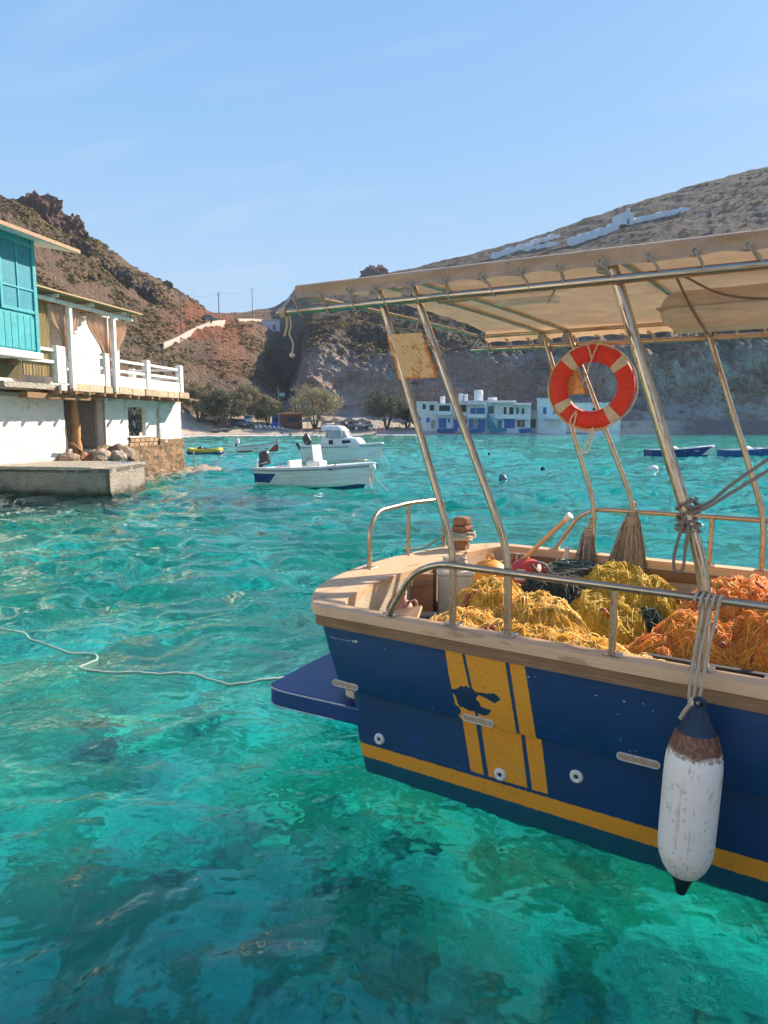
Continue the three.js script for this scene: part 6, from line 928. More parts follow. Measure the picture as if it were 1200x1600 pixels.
// blue boats hauled out in front of the doors
{ const m = std(rgb(0.03, 0.20, 0.50), 0.5, { tone: 1 }), m2 = std(rgb(0.03, 0.36, 0.46), 0.5, { tone: 1 }), lb = ['blue rowing boat hauled out before the bright blue door', 'blue rowing boat hauled out before the blue balcony house', 'turquoise boat hauled out at the foot of the teal stair', 'small blue boat hauled out before the dark windowed house'];
  [[699, 146.0, m], [743, 145.0, m], [779, 145.2, m2], [822, 145.6, m]].forEach(([q, r, mm], i) => { const az = brg(q), p = polar(az, r), o = thing('rowing_boat', lb[i], 'boat', [p.x, Math.max(0.5, groundAt(az, r)), p.z], -R(az) + 0.3 * i, 'rowing boats on the far shore'); part('hull', sheet((u, v) => { const b = 0.75 * Math.pow(Math.sin(Math.PI * lerp(0.06, 1, u)), 0.6), s = v * 2 - 1; return V((u - 0.5) * 4.2, 0.75 * Math.pow(Math.abs(s), 2) + 0.25 * Math.pow(u, 3), s * b); }, 24, 16), mm, o); for (const t of [-0.6, 0.7]) part('thwart', bx(0.25, 0.05, 1.2, t, 0.5, 0, 0.01), woodGrey, o); part('keel', bx(3.4, 0.12, 0.08, 0, -0.03, 0, 0.02), mm, o); }); }
{ // beach hut with an orange roof, blue stall, signs
  let p = stand(455, 148), o = thing('beach_hut', 'brown wooden beach hut with an orange roof edge', 'hut', [p.x, p.y, p.z], -R(brg(455)));
  const m = std(rgb(0.20, 0.09, 0.05), 0.85, { tone: 1 }); part('wall', bx(4.6, 3.0, 3.4, 0, 1.5, -1.7, 0.03), m, o); part('roof', place(bx(5.4, 0.22, 4.4, 0, 0, 0, 0.04), 0, 3.15, -1.5, 0.06), std(rgb(0.62, 0.25, 0.10), 0.85, { tone: 1 }), o); part('counter', bx(2.6, 0.9, 0.5, 0.4, 0.8, 0.2, 0.02), m, o); part('opening', bx(2.5, 1.1, 0.05, 0.4, 1.9, 0.02, 0), hdark, o); for (const x of [-2.2, 2.2]) part('post', bx(0.14, 3.1, 0.14, x, 1.5, 0.5, 0.02), m, o); part('side_panel', bx(0.12, 3.0, 1.2, -2.5, 1.5, -0.2, 0.02), hcream, o);
  p = stand(432, 148); o = thing('blue_stall', 'small bright blue kiosk left of the beach hut', 'kiosk', [p.x, p.y, p.z], -R(brg(432))); part('wall', bx(1.9, 2.7, 1.8, 0, 1.35, -0.9, 0.03), std(rgb(0.04, 0.10, 0.55), 0.6), o); part('roof', bx(2.2, 0.14, 2.1, 0, 2.75, -0.9, 0.03), std(rgb(0.06, 0.14, 0.6), 0.6), o); part('shutter', bx(1.2, 0.9, 0.06, 0, 1.7, 0.03, 0.01), hdark, o);
  p = stand(440, 152); o = thing('lamp_pole', 'tall thin pole with a turquoise sign behind the kiosk', 'pole', [p.x, p.y, p.z], -R(brg(440))); part('pole', cyl(0.07, 0.05, 7.4, -0.6, 3.7, 0, 8), hgrey, o); part('sign_board', bx(1.1, 0.7, 0.08, 0.2, 6.0, 0, 0.02), std(rgb(0.2, 0.62, 0.66), 0.6), o); part('sign_arm', bx(0.7, 0.06, 0.06, -0.3, 6.3, 0, 0.01), hgrey, o);
  p = stand(462, 150); o = thing('wooden_pole', 'wooden utility pole beside the beach hut', 'pole', [p.x, p.y, p.z]); part('pole', cyl(0.13, 0.09, 7.6, 0, 3.8, 0, 8), std(rgb(0.2, 0.15, 0.11), 0.9), o); part('crossarm', bx(1.1, 0.1, 0.1, 0, 7.2, 0, 0.01), std(rgb(0.2, 0.15, 0.11), 0.9), o);
  p = stand(641, 150); o = thing('mast_pole', 'thin pale pole rising left of the cream house', 'pole', [p.x, p.y, p.z]); part('pole', cyl(0.09, 0.06, 11.5, 0, 5.75, 0, 8), hgrey, o); part('cap', cyl(0.1, 0.02, 0.25, 0, 11.6, 0, 8), hgrey, o);
}
// parked cars
{
  const glass = std(rgb(0.03, 0.05, 0.07), 0.08, { tone: 0 }), tyre = std(rgb(0.02, 0.02, 0.02), 0.9), rim = std(rgb(0.5, 0.5, 0.5), 0.35, { metal: 0.8 }), lampM = std(rgb(0.8, 0.8, 0.78), 0.15, { tone: 0 }), tail = std(rgb(0.5, 0.02, 0.02), 0.3, { tone: 0 });
  const wheelG = cyl(0.31, 0.31, 0.2, 0, 0, 0, 20, Math.PI / 2), rimG = cyl(0.19, 0.19, 0.21, 0, 0, 0, 14, Math.PI / 2);
  const car = (label, q, r, turn, color, van, y0) => { const p = stand(q, r), o = thing('parked_car', label, 'car', [p.x, y0 ?? p.y, p.z], -R(brg(q)) + turn, 'cars parked behind the beach'), H = van ? 1.78 : 1.45, m = std(color, 0.3, { tone: 0, clearcoat: 0.6 });
    part('body', prism([[-2.0, 0.28], [2.0, 0.28], [2.08, 0.55], [2.0, 0.82], [1.1, 0.92], [-1.95, 0.96], [-2.08, 0.6]], 1.58, 0.05, -0.79), m, o);
    const roof = van ? [[-1.9, 0.95], [1.15, 0.92], [0.62, H - 0.05], [0.35, H], [-1.7, H], [-1.88, H - 0.1]] : [[-1.75, 0.95], [1.1, 0.92], [0.35, H - 0.04], [0.1, H], [-1.1, H], [-1.45, H - 0.1]]; part('cabin', prism(roof, 1.36, 0.04, -0.68), m, o);
    const f = (k) => roof.map(([x, y]) => [lerp(-0.4, x, 0.86), lerp(1.18, y, 0.72)]); part('side_window', prism(f(), 1.50, 0.005, -0.75), glass, o);
    const wx = van ? 0.92 : 0.76; part('windscreen', place(bx(0.03, 0.56, 1.2, 0, 0, 0, 0.01), wx, (0.95 + H) / 2, 0, 0, 0, van ? 0.56 : 0.95), glass, o); part('rear_window', place(bx(0.03, 0.4, 1.15, 0, 0, 0, 0.01), van ? -1.94 : -1.66, (1.0 + H) / 2, 0, 0, 0, van ? -0.02 : -0.6), glass, o);
    for (const x of [-1.25, 1.28]) for (const z of [-0.74, 0.74]) { const wm = part('wheel', wheelG, tyre, o); wm.position.set(x, 0.31, z); part('rim', rimG, rim, wm); }
    for (const z of [-0.6, 0.6]) { part('headlight', bx(0.08, 0.14, 0.32, 2.06, 0.68, z, 0.02), lampM, o); part('tail_light', bx(0.06, 0.2, 0.2, -2.06, 0.78, z, 0.02), tail, o); }
    part('bumper', [bx(0.14, 0.2, 1.6, 2.08, 0.42, 0, 0.04), bx(0.14, 0.2, 1.6, -2.08, 0.42, 0, 0.04)], std(rgb(0.1, 0.1, 0.1), 0.7), o); return o; };
  car('white small car parked under the broad pale tree', 512, 150.5, -1.2, rgb(0.78, 0.78, 0.78), true); car('blue grey car parked second in the row under the parasols', 533, 151, -1.25, rgb(0.16, 0.23, 0.32), false); car('pale silver van parked third in the row by the parasols', 553, 150.5, -1.15, rgb(0.62, 0.66, 0.70), true); car('grey car parked at the right end of the row', 573, 151.5, -1.3, rgb(0.30, 0.34, 0.38), false);
  car('white car parked between the two left trees', 388, 148.5, -1.7, rgb(0.8, 0.8, 0.8), true); car('pale car parked behind the tree by the boathouse', 334, 156, -0.4, rgb(0.66, 0.66, 0.64), true); car('dark blue car beside the white car at the left', 377, 146.5, -0.5, rgb(0.04, 0.10, 0.22), false); car('dusty silver car at the left end by the boathouse', 330, 149, -0.2, rgb(0.5, 0.48, 0.45), false);
  const q = hillSpot(-13.6, 0.1325); const c = car('dark car on the bend of the hill road', 360, 147, 0.5, rgb(0.05, 0.06, 0.07), false); c.position.set(q.x * 0.996, q.y + 0.75, q.z * 0.996); c.userData.group = undefined; delete c.userData.group;
}
// straw parasols and white loungers
{
  const straw = std(rgb(0.36, 0.29, 0.20), 0.95, { tone: 2, bump: 0.03, bumpRep: 4 }), proto = thing('straw_parasol', 'straw parasol leftmost in front of the beach hut', 'parasol', [0, 0, 0], 0, 'straw parasols on the beach'); part('pole', cyl(0.06, 0.05, 2.3, 0, 1.15, 0, 8), std(rgb(0.25, 0.18, 0.12), 0.9), proto);
  part('thatch', sheet((u, v) => { const a = u * 6.283, k = v * 1.55, f = 1 + 0.05 * noise2(Math.cos(a) * 5 + 3, Math.sin(a) * 5); return V(Math.cos(a) * k * f, 2.75 - 0.78 * v - 0.05 * Math.abs(noise2(a * 8, v * 9)) * v, Math.sin(a) * k * f); }, 48, 8), straw, proto); part('fringe', sheet((u, v) => { const a = u * 6.283, k = 1.55 * (1 + 0.05 * noise2(Math.cos(a) * 5 + 3, Math.sin(a) * 5)); return V(Math.cos(a) * k, 1.97 - v * (0.16 + 0.1 * Math.abs(noise2(a * 12, 3))), Math.sin(a) * k); }, 96, 1), straw, proto);
  const lb = ['straw parasol leftmost in front of the beach hut', 'straw parasol in front of the white car', 'straw parasol over the gap before the blue grey car', 'straw parasol in front of the pale silver van', 'straw parasol before the grey car at the end of the row', 'straw parasol standing before the lone dark tree'];
  [480, 503, 524, 546, 566, 624].forEach((q, i) => { const p = stand(q, 147 + (i % 2)); const o = i ? copy(proto, lb[i]) : proto; o.position.set(p.x, p.y - 0.05, p.z); o.rotation.y = i; });
  const m = std(rgb(0.78, 0.77, 0.74), 0.7, { tone: 0.5 }), l0 = thing('sun_lounger', 'white sun lounger leftmost in the row under the small pale tree', 'lounger', [0, 0, 0], 0, 'white loungers on the beach'); part('seat', bx(1.3, 0.08, 0.62, 0.3, 0.34, 0, 0.02), m, l0); part('backrest', place(bx(0.8, 0.07, 0.62, 0, 0, 0, 0.02), -0.62, 0.56, 0, 0, 0, -0.75), m, l0); for (const [x, z] of [[0.8, 0.26], [0.8, -0.26], [-0.3, 0.26], [-0.3, -0.26]]) part('leg', bx(0.06, 0.34, 0.06, x, 0.17, z, 0.01), m, l0);
  const nth = ['leftmost', 'second', 'third', 'fourth', 'fifth', 'sixth', 'rightmost']; [402, 410, 418, 426, 433, 440, 446].forEach((q, i) => { const p = stand(q, 144.8 + 0.4 * (i % 2)); const o = i ? copy(l0, `white sun lounger, ${nth[i]} in the row left of the beach hut`) : l0; if (!i) o.userData.label = 'white sun lounger, leftmost in the row left of the beach hut'; o.position.set(p.x, p.y, p.z); o.rotation.y = -0.9 + 0.1 * i; });
  const k0 = thing('beach_canoe', 'dark canoe drawn up on the beach beside the boathouse', 'canoe', [0, 0, 0], 0, 'dark canoes on the beach'), km = std(rgb(0.07, 0.075, 0.085), 0.5, { tone: 1 }); part('hull', sheet((u, v) => { const b = 0.42 * Math.pow(Math.sin(Math.PI * lerp(0.02, 0.98, u)), 0.7), a = v * 6.283; return V((u - 0.5) * 3.4, 0.24 + 0.2 * Math.sin(a) * (b / 0.42) + 0.25 * Math.pow(Math.abs(u - 0.5) * 2, 3), b * Math.cos(a)); }, 26, 16), km, k0); part('cockpit', bx(0.9, 0.04, 0.42, 0, 0.44, 0, 0.02), hdark, k0);
  let p = stand(336, 139.3); k0.position.set(p.x, p.y, p.z); k0.rotation.y = 0.35; p = stand(351, 140.5); copy(k0, 'dark canoe drawn up on the beach under the dark round tree', [p.x, p.y, p.z], -0.2);
}
// people: one continuous body each, from a smooth union of tapered limbs
function bodyGeo(bones, heads, size, res, centre) {
  const mc = new MarchingCubes(res, new THREE.MeshBasicMaterial(), false, false, 60000); mc.isolation = 0; mc.init(res); const P = V(0, 0, 0), n = res, half = res / 2;
  const seg = bones.map(([a, b, r0, r1]) => [V(...a), V(...b), r0, r1]);
  for (let z = 0; z < n; z++) for (let y = 0; y < n; y++) for (let x = 0; x < n; x++) { P.set((x - half) / half * size + centre[0], (y - half) / half * size + centre[1], (z - half) / half * size + centre[2]); let d = 9; for (const [a, b, r0, r1] of seg) { const ab = b.clone().sub(a), t = clamp(P.clone().sub(a).dot(ab) / Math.max(1e-6, ab.lengthSq())), q = a.clone().addScaledVector(ab, t).distanceTo(P) - lerp(r0, r1, t), h = clamp(0.5 + 0.5 * (q - d) / 0.045); d = d > 5 ? q : lerp(q, d, h) - 0.045 * h * (1 - h); } for (const [c, rx, ry, rz] of heads) { const q = (Math.hypot((P.x - c[0]) / rx, (P.y - c[1]) / ry, (P.z - c[2]) / rz) - 1) * Math.min(rx, ry, rz); const h = clamp(0.5 + 0.5 * (q - d) / 0.03); d = lerp(q, d, h) - 0.03 * h * (1 - h); } mc.field[x + y * n + z * n * n] = -d; }
  mc.update(); const c = mc.count, g = new THREE.BufferGeometry(), pos = mc.positionArray.slice(0, c * 3), nor = mc.normalArray.slice(0, c * 3); for (let i = 0; i < c; i++) { pos[i * 3] = pos[i * 3] * size + centre[0]; pos[i * 3 + 1] = pos[i * 3 + 1] * size + centre[1]; pos[i * 3 + 2] = pos[i * 3 + 2] * size + centre[2]; }
  g.setAttribute('position', new THREE.BufferAttribute(pos, 3)); const q = mergeVertices(g, 1e-4); q.computeVertexNormals(); void nor; return q;
}
{
  const base = (sp, bend) => [[[0, 1.0, 0], [0, 1.38, 0], 0.135, 0.155], [[-0.14, 1.42, 0], [0.14, 1.42, 0], 0.075, 0.075], [[0, 1.44, 0], [0, 1.56, 0.01], 0.055, 0.05], [[-0.09, 0.93, 0], [-0.10, 0.5, sp], 0.085, 0.058], [[-0.10, 0.5, sp], [-0.10, 0.09, sp * 0.6], 0.055, 0.038], [[-0.10, 0.05, sp * 0.6], [-0.11, 0.035, sp * 0.6 + 0.17], 0.042, 0.032], [[0.09, 0.93, 0], [0.10, 0.5, -sp], 0.085, 0.058], [[0.10, 0.5, -sp], [0.10, 0.09, -sp * 2], 0.055, 0.038], [[0.10, 0.05, -sp * 2], [0.11, 0.035, -sp * 2 + 0.17], 0.042, 0.032], [[-0.19, 1.40, 0], [-0.25, 1.12, -0.02 - sp], 0.05, 0.04], [[-0.25, 1.12, -0.02 - sp], [-0.23, 0.87, 0.06 + bend - sp], 0.038, 0.028], [[-0.23, 0.86, 0.06 + bend - sp], [-0.22, 0.78, 0.09 + bend - sp], 0.03, 0.02], [[0.19, 1.40, 0], [0.25, 1.12, -0.02 + sp], 0.05, 0.04], [[0.25, 1.12, -0.02 + sp], [0.23, 0.87, 0.06 + bend + sp], 0.038, 0.028], [[0.23, 0.86, 0.06 + bend + sp], [0.22, 0.78, 0.09 + bend + sp], 0.03, 0.02]];
  const head = [[[0, 1.64, 0.015], 0.078, 0.115, 0.095]], gs = [bodyGeo(base(0.02, 0), head, 1.0, 72, [0, 0.88, 0]), bodyGeo(base(0.14, 0.05), head, 1.0, 72, [0, 0.88, 0])];
  const hairG = sheet((u, v) => { const a = u * 6.283, e = lerp(1.57, -0.1 - 0.5 * (0.5 - 0.5 * Math.sin(a)), v); return V(0.084 * Math.cos(e) * Math.cos(a), 1.645 + 0.122 * Math.sin(e), 0.005 + 0.10 * Math.cos(e) * Math.sin(a)); }, 24, 10);
  const shorts = (h0, h1, f) => sheet((u, v) => { const a = u * 6.283, y = lerp(h0, h1, v); return V(0.20 * Math.cos(a) * f, y, 0.155 * Math.sin(a) * f); }, 28, 4), trunksG = shorts(1.02, 0.68, 1.08), dressG = sheet((u, v) => { const a = u * 6.283, y = lerp(1.40, 0.55, v), k = lerp(0.19, 0.30, v * v) - 0.03 * Math.sin(v * 3.1); return V(k * 1.1 * Math.cos(a), y, k * 0.8 * Math.sin(a)); }, 28, 8), shirtG = sheet((u, v) => { const a = u * 6.283, y = lerp(1.44, 0.92, v); return V((0.225 - 0.03 * v) * Math.cos(a), y, 0.165 * Math.sin(a)); }, 28, 4);
  const skin = [std(rgb(0.50, 0.27, 0.17), 0.6, { tone: 0 }), std(rgb(0.36, 0.18, 0.11), 0.6, { tone: 0 })], hair = [std(rgb(0.03, 0.02, 0.015), 0.8, { tone: 0 }), std(rgb(0.16, 0.09, 0.04), 0.8, { tone: 0 })];
  const man = (label, pos, turn, pose, sk, hr, outfit, col, group) => { const o = thing('person', label, 'person', pos, turn, group); part('body', gs[pose], skin[sk], o); part('hair', hairG, hair[hr], o); if (outfit) part(outfit, outfit === 'dress' ? dressG : outfit === 'shirt' ? shirtG : trunksG, std(col, 0.85, { tone: 0, side: THREE.DoubleSide }), o); return o; };
  const on = (q, r) => stand(q, r).toArray(), sea = (q, r, y) => polar(brg(q), r, y).toArray();
  man('person in a white shirt standing right of the parked cars', on(587, 143.5), 0.5, 0, 0, 0, 'shirt', rgb(0.8, 0.8, 0.78)); man('person in a red dress standing on the beach near the lone dark tree', on(592.5, 141.8), 2.2, 0, 0, 1, 'dress', rgb(0.62, 0.03, 0.06)); man('person in pink walking on the beach beside the red dress', on(600, 143.2), 1.4, 1, 0, 0, 'dress', rgb(0.7, 0.3, 0.32)); man('person in dark trunks standing at the foot of the lone tree', on(606.5, 143.2), -0.5, 0, 1, 0, 'trunks', rgb(0.05, 0.06, 0.12));
  man('person walking on the sand in front of the beach hut', on(469, 140.8), 1.5, 1, 1, 0, 'trunks', rgb(0.5, 0.05, 0.05)); man('person in blue trunks standing before the parasols', on(514, 142), 0.2, 0, 1, 0, 'trunks', rgb(0.03, 0.12, 0.4)); man('person sitting area visitor in orange standing by the third parasol', on(540, 142.6), 0.9, 0, 1, 1, 'dress', rgb(0.6, 0.2, 0.06)).userData.label = 'person in an orange dress standing by the parasols'; man('person in black trunks on the sand under the small pale tree', on(413, 141.6), -0.4, 1, 1, 0, 'trunks', rgb(0.02, 0.02, 0.02));
  man('wading person with wet legs at the water edge below the beach hut', sea(440, 139.0, -0.35), 0.3, 0, 0, 0, 'trunks', rgb(0.05, 0.05, 0.08)); man('wading person in the shallows right of the other wader', sea(453.5, 136, -0.6), 2.5, 1, 1, 0, 'trunks', rgb(0.03, 0.03, 0.05));
  man('person in yellow standing in front of the second parasol', on(505, 142.4), 0.4, 0, 0, 0, 'dress', rgb(0.7, 0.5, 0.05)); man('person in white trunks walking between the two middle parasols', on(529, 141.6), 1.7, 1, 1, 0, 'trunks', rgb(0.8, 0.8, 0.8)); man('person in a pale blue shirt by the parasol before the pale van', on(556, 142.2), -0.6, 0, 0, 1, 'shirt', rgb(0.35, 0.55, 0.75)); man('person in a grey shirt standing just right of the last parasol', on(580, 142.0), 2.0, 1, 1, 0, 'shirt', rgb(0.3, 0.3, 0.32)); man('person in a black dress standing left of the sun loungers', on(396, 141.8), 0.3, 0, 0, 0, 'dress', rgb(0.03, 0.03, 0.03)); man('person in green trunks at the left end of the beach by the canoes', on(368, 141.2), 1.1, 1, 1, 1, 'trunks', rgb(0.05, 0.3, 0.12));
  const G2 = 'swimmers in the bay'; [[428.5, 118, 'swimmer behind the small red and white boat'], [444, 122, 'swimmer left of two heads beyond the motorboats'], [450.5, 121, 'swimmer right of two heads beyond the motorboats'], [699, 136, 'bather in the shallows before the bright blue door'], [707, 137, 'bather in the shallows right of the bright blue door'], [785, 124, 'swimmer off the teal stair house'], [808, 126, 'swimmer off the house with dark windows'], [845, 128, 'bather near the shore under the ring buoy'], [826, 85, 'swimmer with dark hair between shore and ring buoy'], [850, 33.2, 'nearest swimmer with dark hair left of the ropes on the boat'], [765, 49, 'swimmer with dark hair far out behind the steel posts']].forEach(([q, r, l], i) => man(l, sea(q, r, r > 130 ? -1.0 : -1.36), i * 1.3 + 2.6, 0, i % 2, i === 9 || i === 10 ? 0 : i % 2, null, null, G2));
}

// ---------------------------------------------------------------- boats on the bay
function hullSkin(o) {                                   // o: L, B, H, draft, rise, rake, fine; returns f(u, v, side) with u stern to bow, v keel to sheer
  return (u, v, s, inset = 0) => { const b = (o.B / 2 - inset) * Math.pow(Math.max(0, 1 - Math.pow(u, o.fine ?? 2.8)), 0.75) * (0.9 + 0.1 * Math.min(1, u * 4)), sh = o.H * (1 + (o.rise ?? 0.35) * u * u), k = -(o.draft ?? 0.22) * (1 - Math.pow(u, 5)) , y = lerp(k, sh, v), z = b * (v < 0.34 ? 0.84 * Math.pow(v / 0.34, 0.8) : lerp(0.84, 1, (v - 0.34) / 0.66)); return V(o.L * (u - 0.5) + (o.rake ?? 0.5) * Math.pow(u, 4) * (v - 0.3), y, s * z); };
}
function hullParts(t, o, m) {
  const f = hullSkin(o), both = (v0, v1, inset, nv) => [1, -1].map((s) => sheet((u, v) => f(s > 0 ? u : 1 - u, lerp(v0, v1, v), s, inset), 48, nv)), tr = (v0, v1, inset = 0) => sheet((u, v) => { const q = f(0, lerp(v0, v1, v), 1, inset); return V(q.x, q.y, lerp(-q.z, q.z, u)); }, 6, 6);
  const hull = part('hull', [...both(o.split ?? 0, 1, 0, 14), tr(o.split ?? 0, 1)], m.hull, t); if (o.split) part('bottom', [...both(0, o.split, 0, 6), tr(0, o.split)], m.bottom, t);
  const gun = sheet((u, v) => { const s = u < 0.5 ? 1 : -1, q = s > 0 ? u * 2 : 2 - u * 2, a = f(q, 1, s), b = f(q * 0.985, 1, s, o.gun ?? 0.14), k = [0, 0, 1, 1][Math.round(v * 3)], y = [0, 0.035, 0.04, -0.05][Math.round(v * 3)]; return V(lerp(a.x, b.x, k), a.y + y, lerp(a.z, b.z, k)); }, 96, 3); part('gunwale', gun, m.gun, t);
  const fl = o.floor ?? 0.2; part('liner', [...[1, -1].map((s) => sheet((u, v) => { const q = f((s > 0 ? u : 1 - u) * 0.97, 1, s, (o.gun ?? 0.14) + 0.05 * v); return V(q.x, lerp(q.y, fl, v), q.z * (1 - 0.08 * v)); }, 40, 3)), sheet((u, v) => { const q = f(u * 0.97, 1, 1, (o.gun ?? 0.14) + 0.05); return V(q.x, fl, lerp(-q.z, q.z, v) * 0.92); }, 30, 4)], m.liner, t);
  part('rub_rail', [rope(Array.from({ length: 25 }, (_, i) => { const q = f(i / 24, 0.93, 1); return [q.x, q.y, q.z + 0.012]; }), 0.028, 60, 6), rope(Array.from({ length: 25 }, (_, i) => { const q = f(i / 24, 0.93, -1); return [q.x, q.y, q.z - 0.012]; }), 0.028, 60, 6)], m.rub, t); void hull; return f;
}
function outboard(t, x, y, col, tilt = 0, s = 1) {
  const e = part('outboard_engine', place(roughen(new RoundedBoxGeometry(0.42 * s, 0.52 * s, 0.34 * s, 6, 0.13 * s), 0.01, 3, 4), x - 0.1 * s + Math.sin(tilt) * 0.35, y + 0.5 * s + Math.cos(tilt) * 0.05, 0, 0, 0, tilt * 0.9), col, t); part('engine_leg', place(bx(0.16 * s, 0.85 * s, 0.12 * s, 0, 0, 0, 0.03), x - 0.12 * s - Math.sin(tilt) * 0.25, y - 0.05 + Math.sin(tilt) * 0.25, 0, 0, 0, tilt), std(rgb(0.05, 0.05, 0.06), 0.5), e); part('engine_band', place(bx(0.43 * s, 0.05 * s, 0.345 * s, 0, 0, 0, 0.02), x - 0.1 * s + Math.sin(tilt) * 0.28, y + 0.36 * s, 0, 0, 0, tilt * 0.9), std(rgb(0.4, 0.42, 0.44), 0.4), e); return e;
}
const gel = std(rgb(0.93, 0.90, 0.83), 0.3, { tone: 0.3 }), gel2 = std(rgb(0.86, 0.83, 0.76), 0.5, { tone: 0.5 }), navy = std(rgb(0.02, 0.07, 0.24), 0.35, { tone: 0.6 }), rubG = std(rgb(0.35, 0.36, 0.37), 0.6), blk = std(rgb(0.02, 0.022, 0.028), 0.4), glassS = new THREE.MeshPhysicalMaterial({ color: rgb(0.55, 0.62, 0.68), roughness: 0.08, transmission: 0.7, thickness: 0 });
{ // white open motorboat with a console
  const t = thing('motorboat', 'white open motorboat with a blue quarter panel and dark outboard engine', 'boat', [-2.62, 0.02, -26.6], R(-27), 'moored white motorboats'), o = { L: 4.75, B: 1.95, H: 0.64, rise: 0.42, draft: 0.25, rake: 0.55, fine: 3.2, split: 0.26, gun: 0.17, floor: 0.18 };
  const f = hullParts(t, o, { hull: gel, bottom: navy, gun: gel, liner: gel2, rub: rubG });
  for (const s of [1, -1]) part('quarter_panel', sheet((u, v) => { const q = f(lerp(0.0, lerp(0.16, 0.24, v), s > 0 ? u : 1 - u), lerp(0.42, 0.80, v), s); q.z += s * 0.006; return q; }, 16, 6), navy, t); part('transom_panel', sheet((u, v) => { const q = f(0, lerp(0.42, 0.80, v), 1); return V(q.x - 0.008, q.y, lerp(-q.z, q.z, u)); }, 4, 4), navy, t);
  for (const s of [1, -1]) for (const v of [0.55, 0.7]) part('strake', rope(Array.from({ length: 20 }, (_, i) => { const q = f(0.26 + i / 19 * 0.7, v, s); return [q.x, q.y, q.z]; }), 0.014, 40, 5), gel2, t);
  part('foredeck', sheet((u, v) => { const q = f(lerp(0.66, 0.985, u), 1, 1, 0.02); return V(q.x, q.y + 0.03 + 0.05 * Math.sin(v * 3.14), lerp(-q.z, q.z, v)); }, 16, 10), gel, t);
  const c = part('console', [bx(0.62, 0.75, 0.62, 0.1, 0.58, 0, 0.06), bx(0.4, 0.42, 0.58, 0.6, 0.42, 0, 0.06)], gel, t); part('windscreen', place(bx(0.03, 0.62, 0.66, 0, 0, 0, 0.01), 0.12, 1.22, 0, 0, 0, 0.16), std(rgb(0.75, 0.78, 0.80), 0.15), c); part('steering_wheel', place(new THREE.TorusGeometry(0.15, 0.015, 8, 20), -0.26, 0.92, 0, 0, Math.PI / 2), blk, c);
  part('seat', [bx(0.4, 0.4, 0.9, -0.75, 0.42, 0, 0.05), bx(0.12, 0.4, 0.9, -0.95, 0.75, 0, 0.05)], gel2, t); outboard(t, -2.40, 0.42, std(rgb(0.035, 0.045, 0.06), 0.35), 0.25, 1.05);
  part('bow_rail', pipe([V(1.3, 0.78, 0.75), V(1.5, 1.0, 0.66), V(2.35, 1.02, 0.18), V(2.35, 1.02, -0.18), V(1.5, 1.0, -0.66), V(1.3, 0.78, -0.75)], 0.016, 0.1, 60), steel, t); part('bow_fender', roughen(new THREE.SphereGeometry(0.14, 16, 12), 0.02, 5).translate(2.62, 0.78, 0.05), gel, t); part('cleat', bx(0.16, 0.05, 0.05, 2.2, 0.92, 0, 0.015), steel, t); part('stern_light', cyl(0.03, 0.03, 0.35, -2.2, 0.85, 0.8, 8), gel, t); part('side_vent', bx(0.2, 0.05, 0.02, 1.2, 0.70, 0.79, 0.008, -0.35), blk, t);
  t.scale.set(0.95, 1.03, 0.95);
  const n = thing('mooring_rope', 'thin pale mooring rope from the open motorboat into the water', 'rope', [-0.58, 0, -25.5]); part('rope', rope([[0, 0.72, 0], [0.1, 0.2, 0.3], [0.22, -0.6, 0.7]], 0.018, 20, 5), std(rgb(0.7, 0.7, 0.66), 0.9), n); part('rope', rope([[0.02, 0.72, 0.02], [0.5, 0.2, 0.1], [1.1, -0.5, 0.3]], 0.016, 20, 5), std(rgb(0.7, 0.7, 0.66), 0.9), n);
}
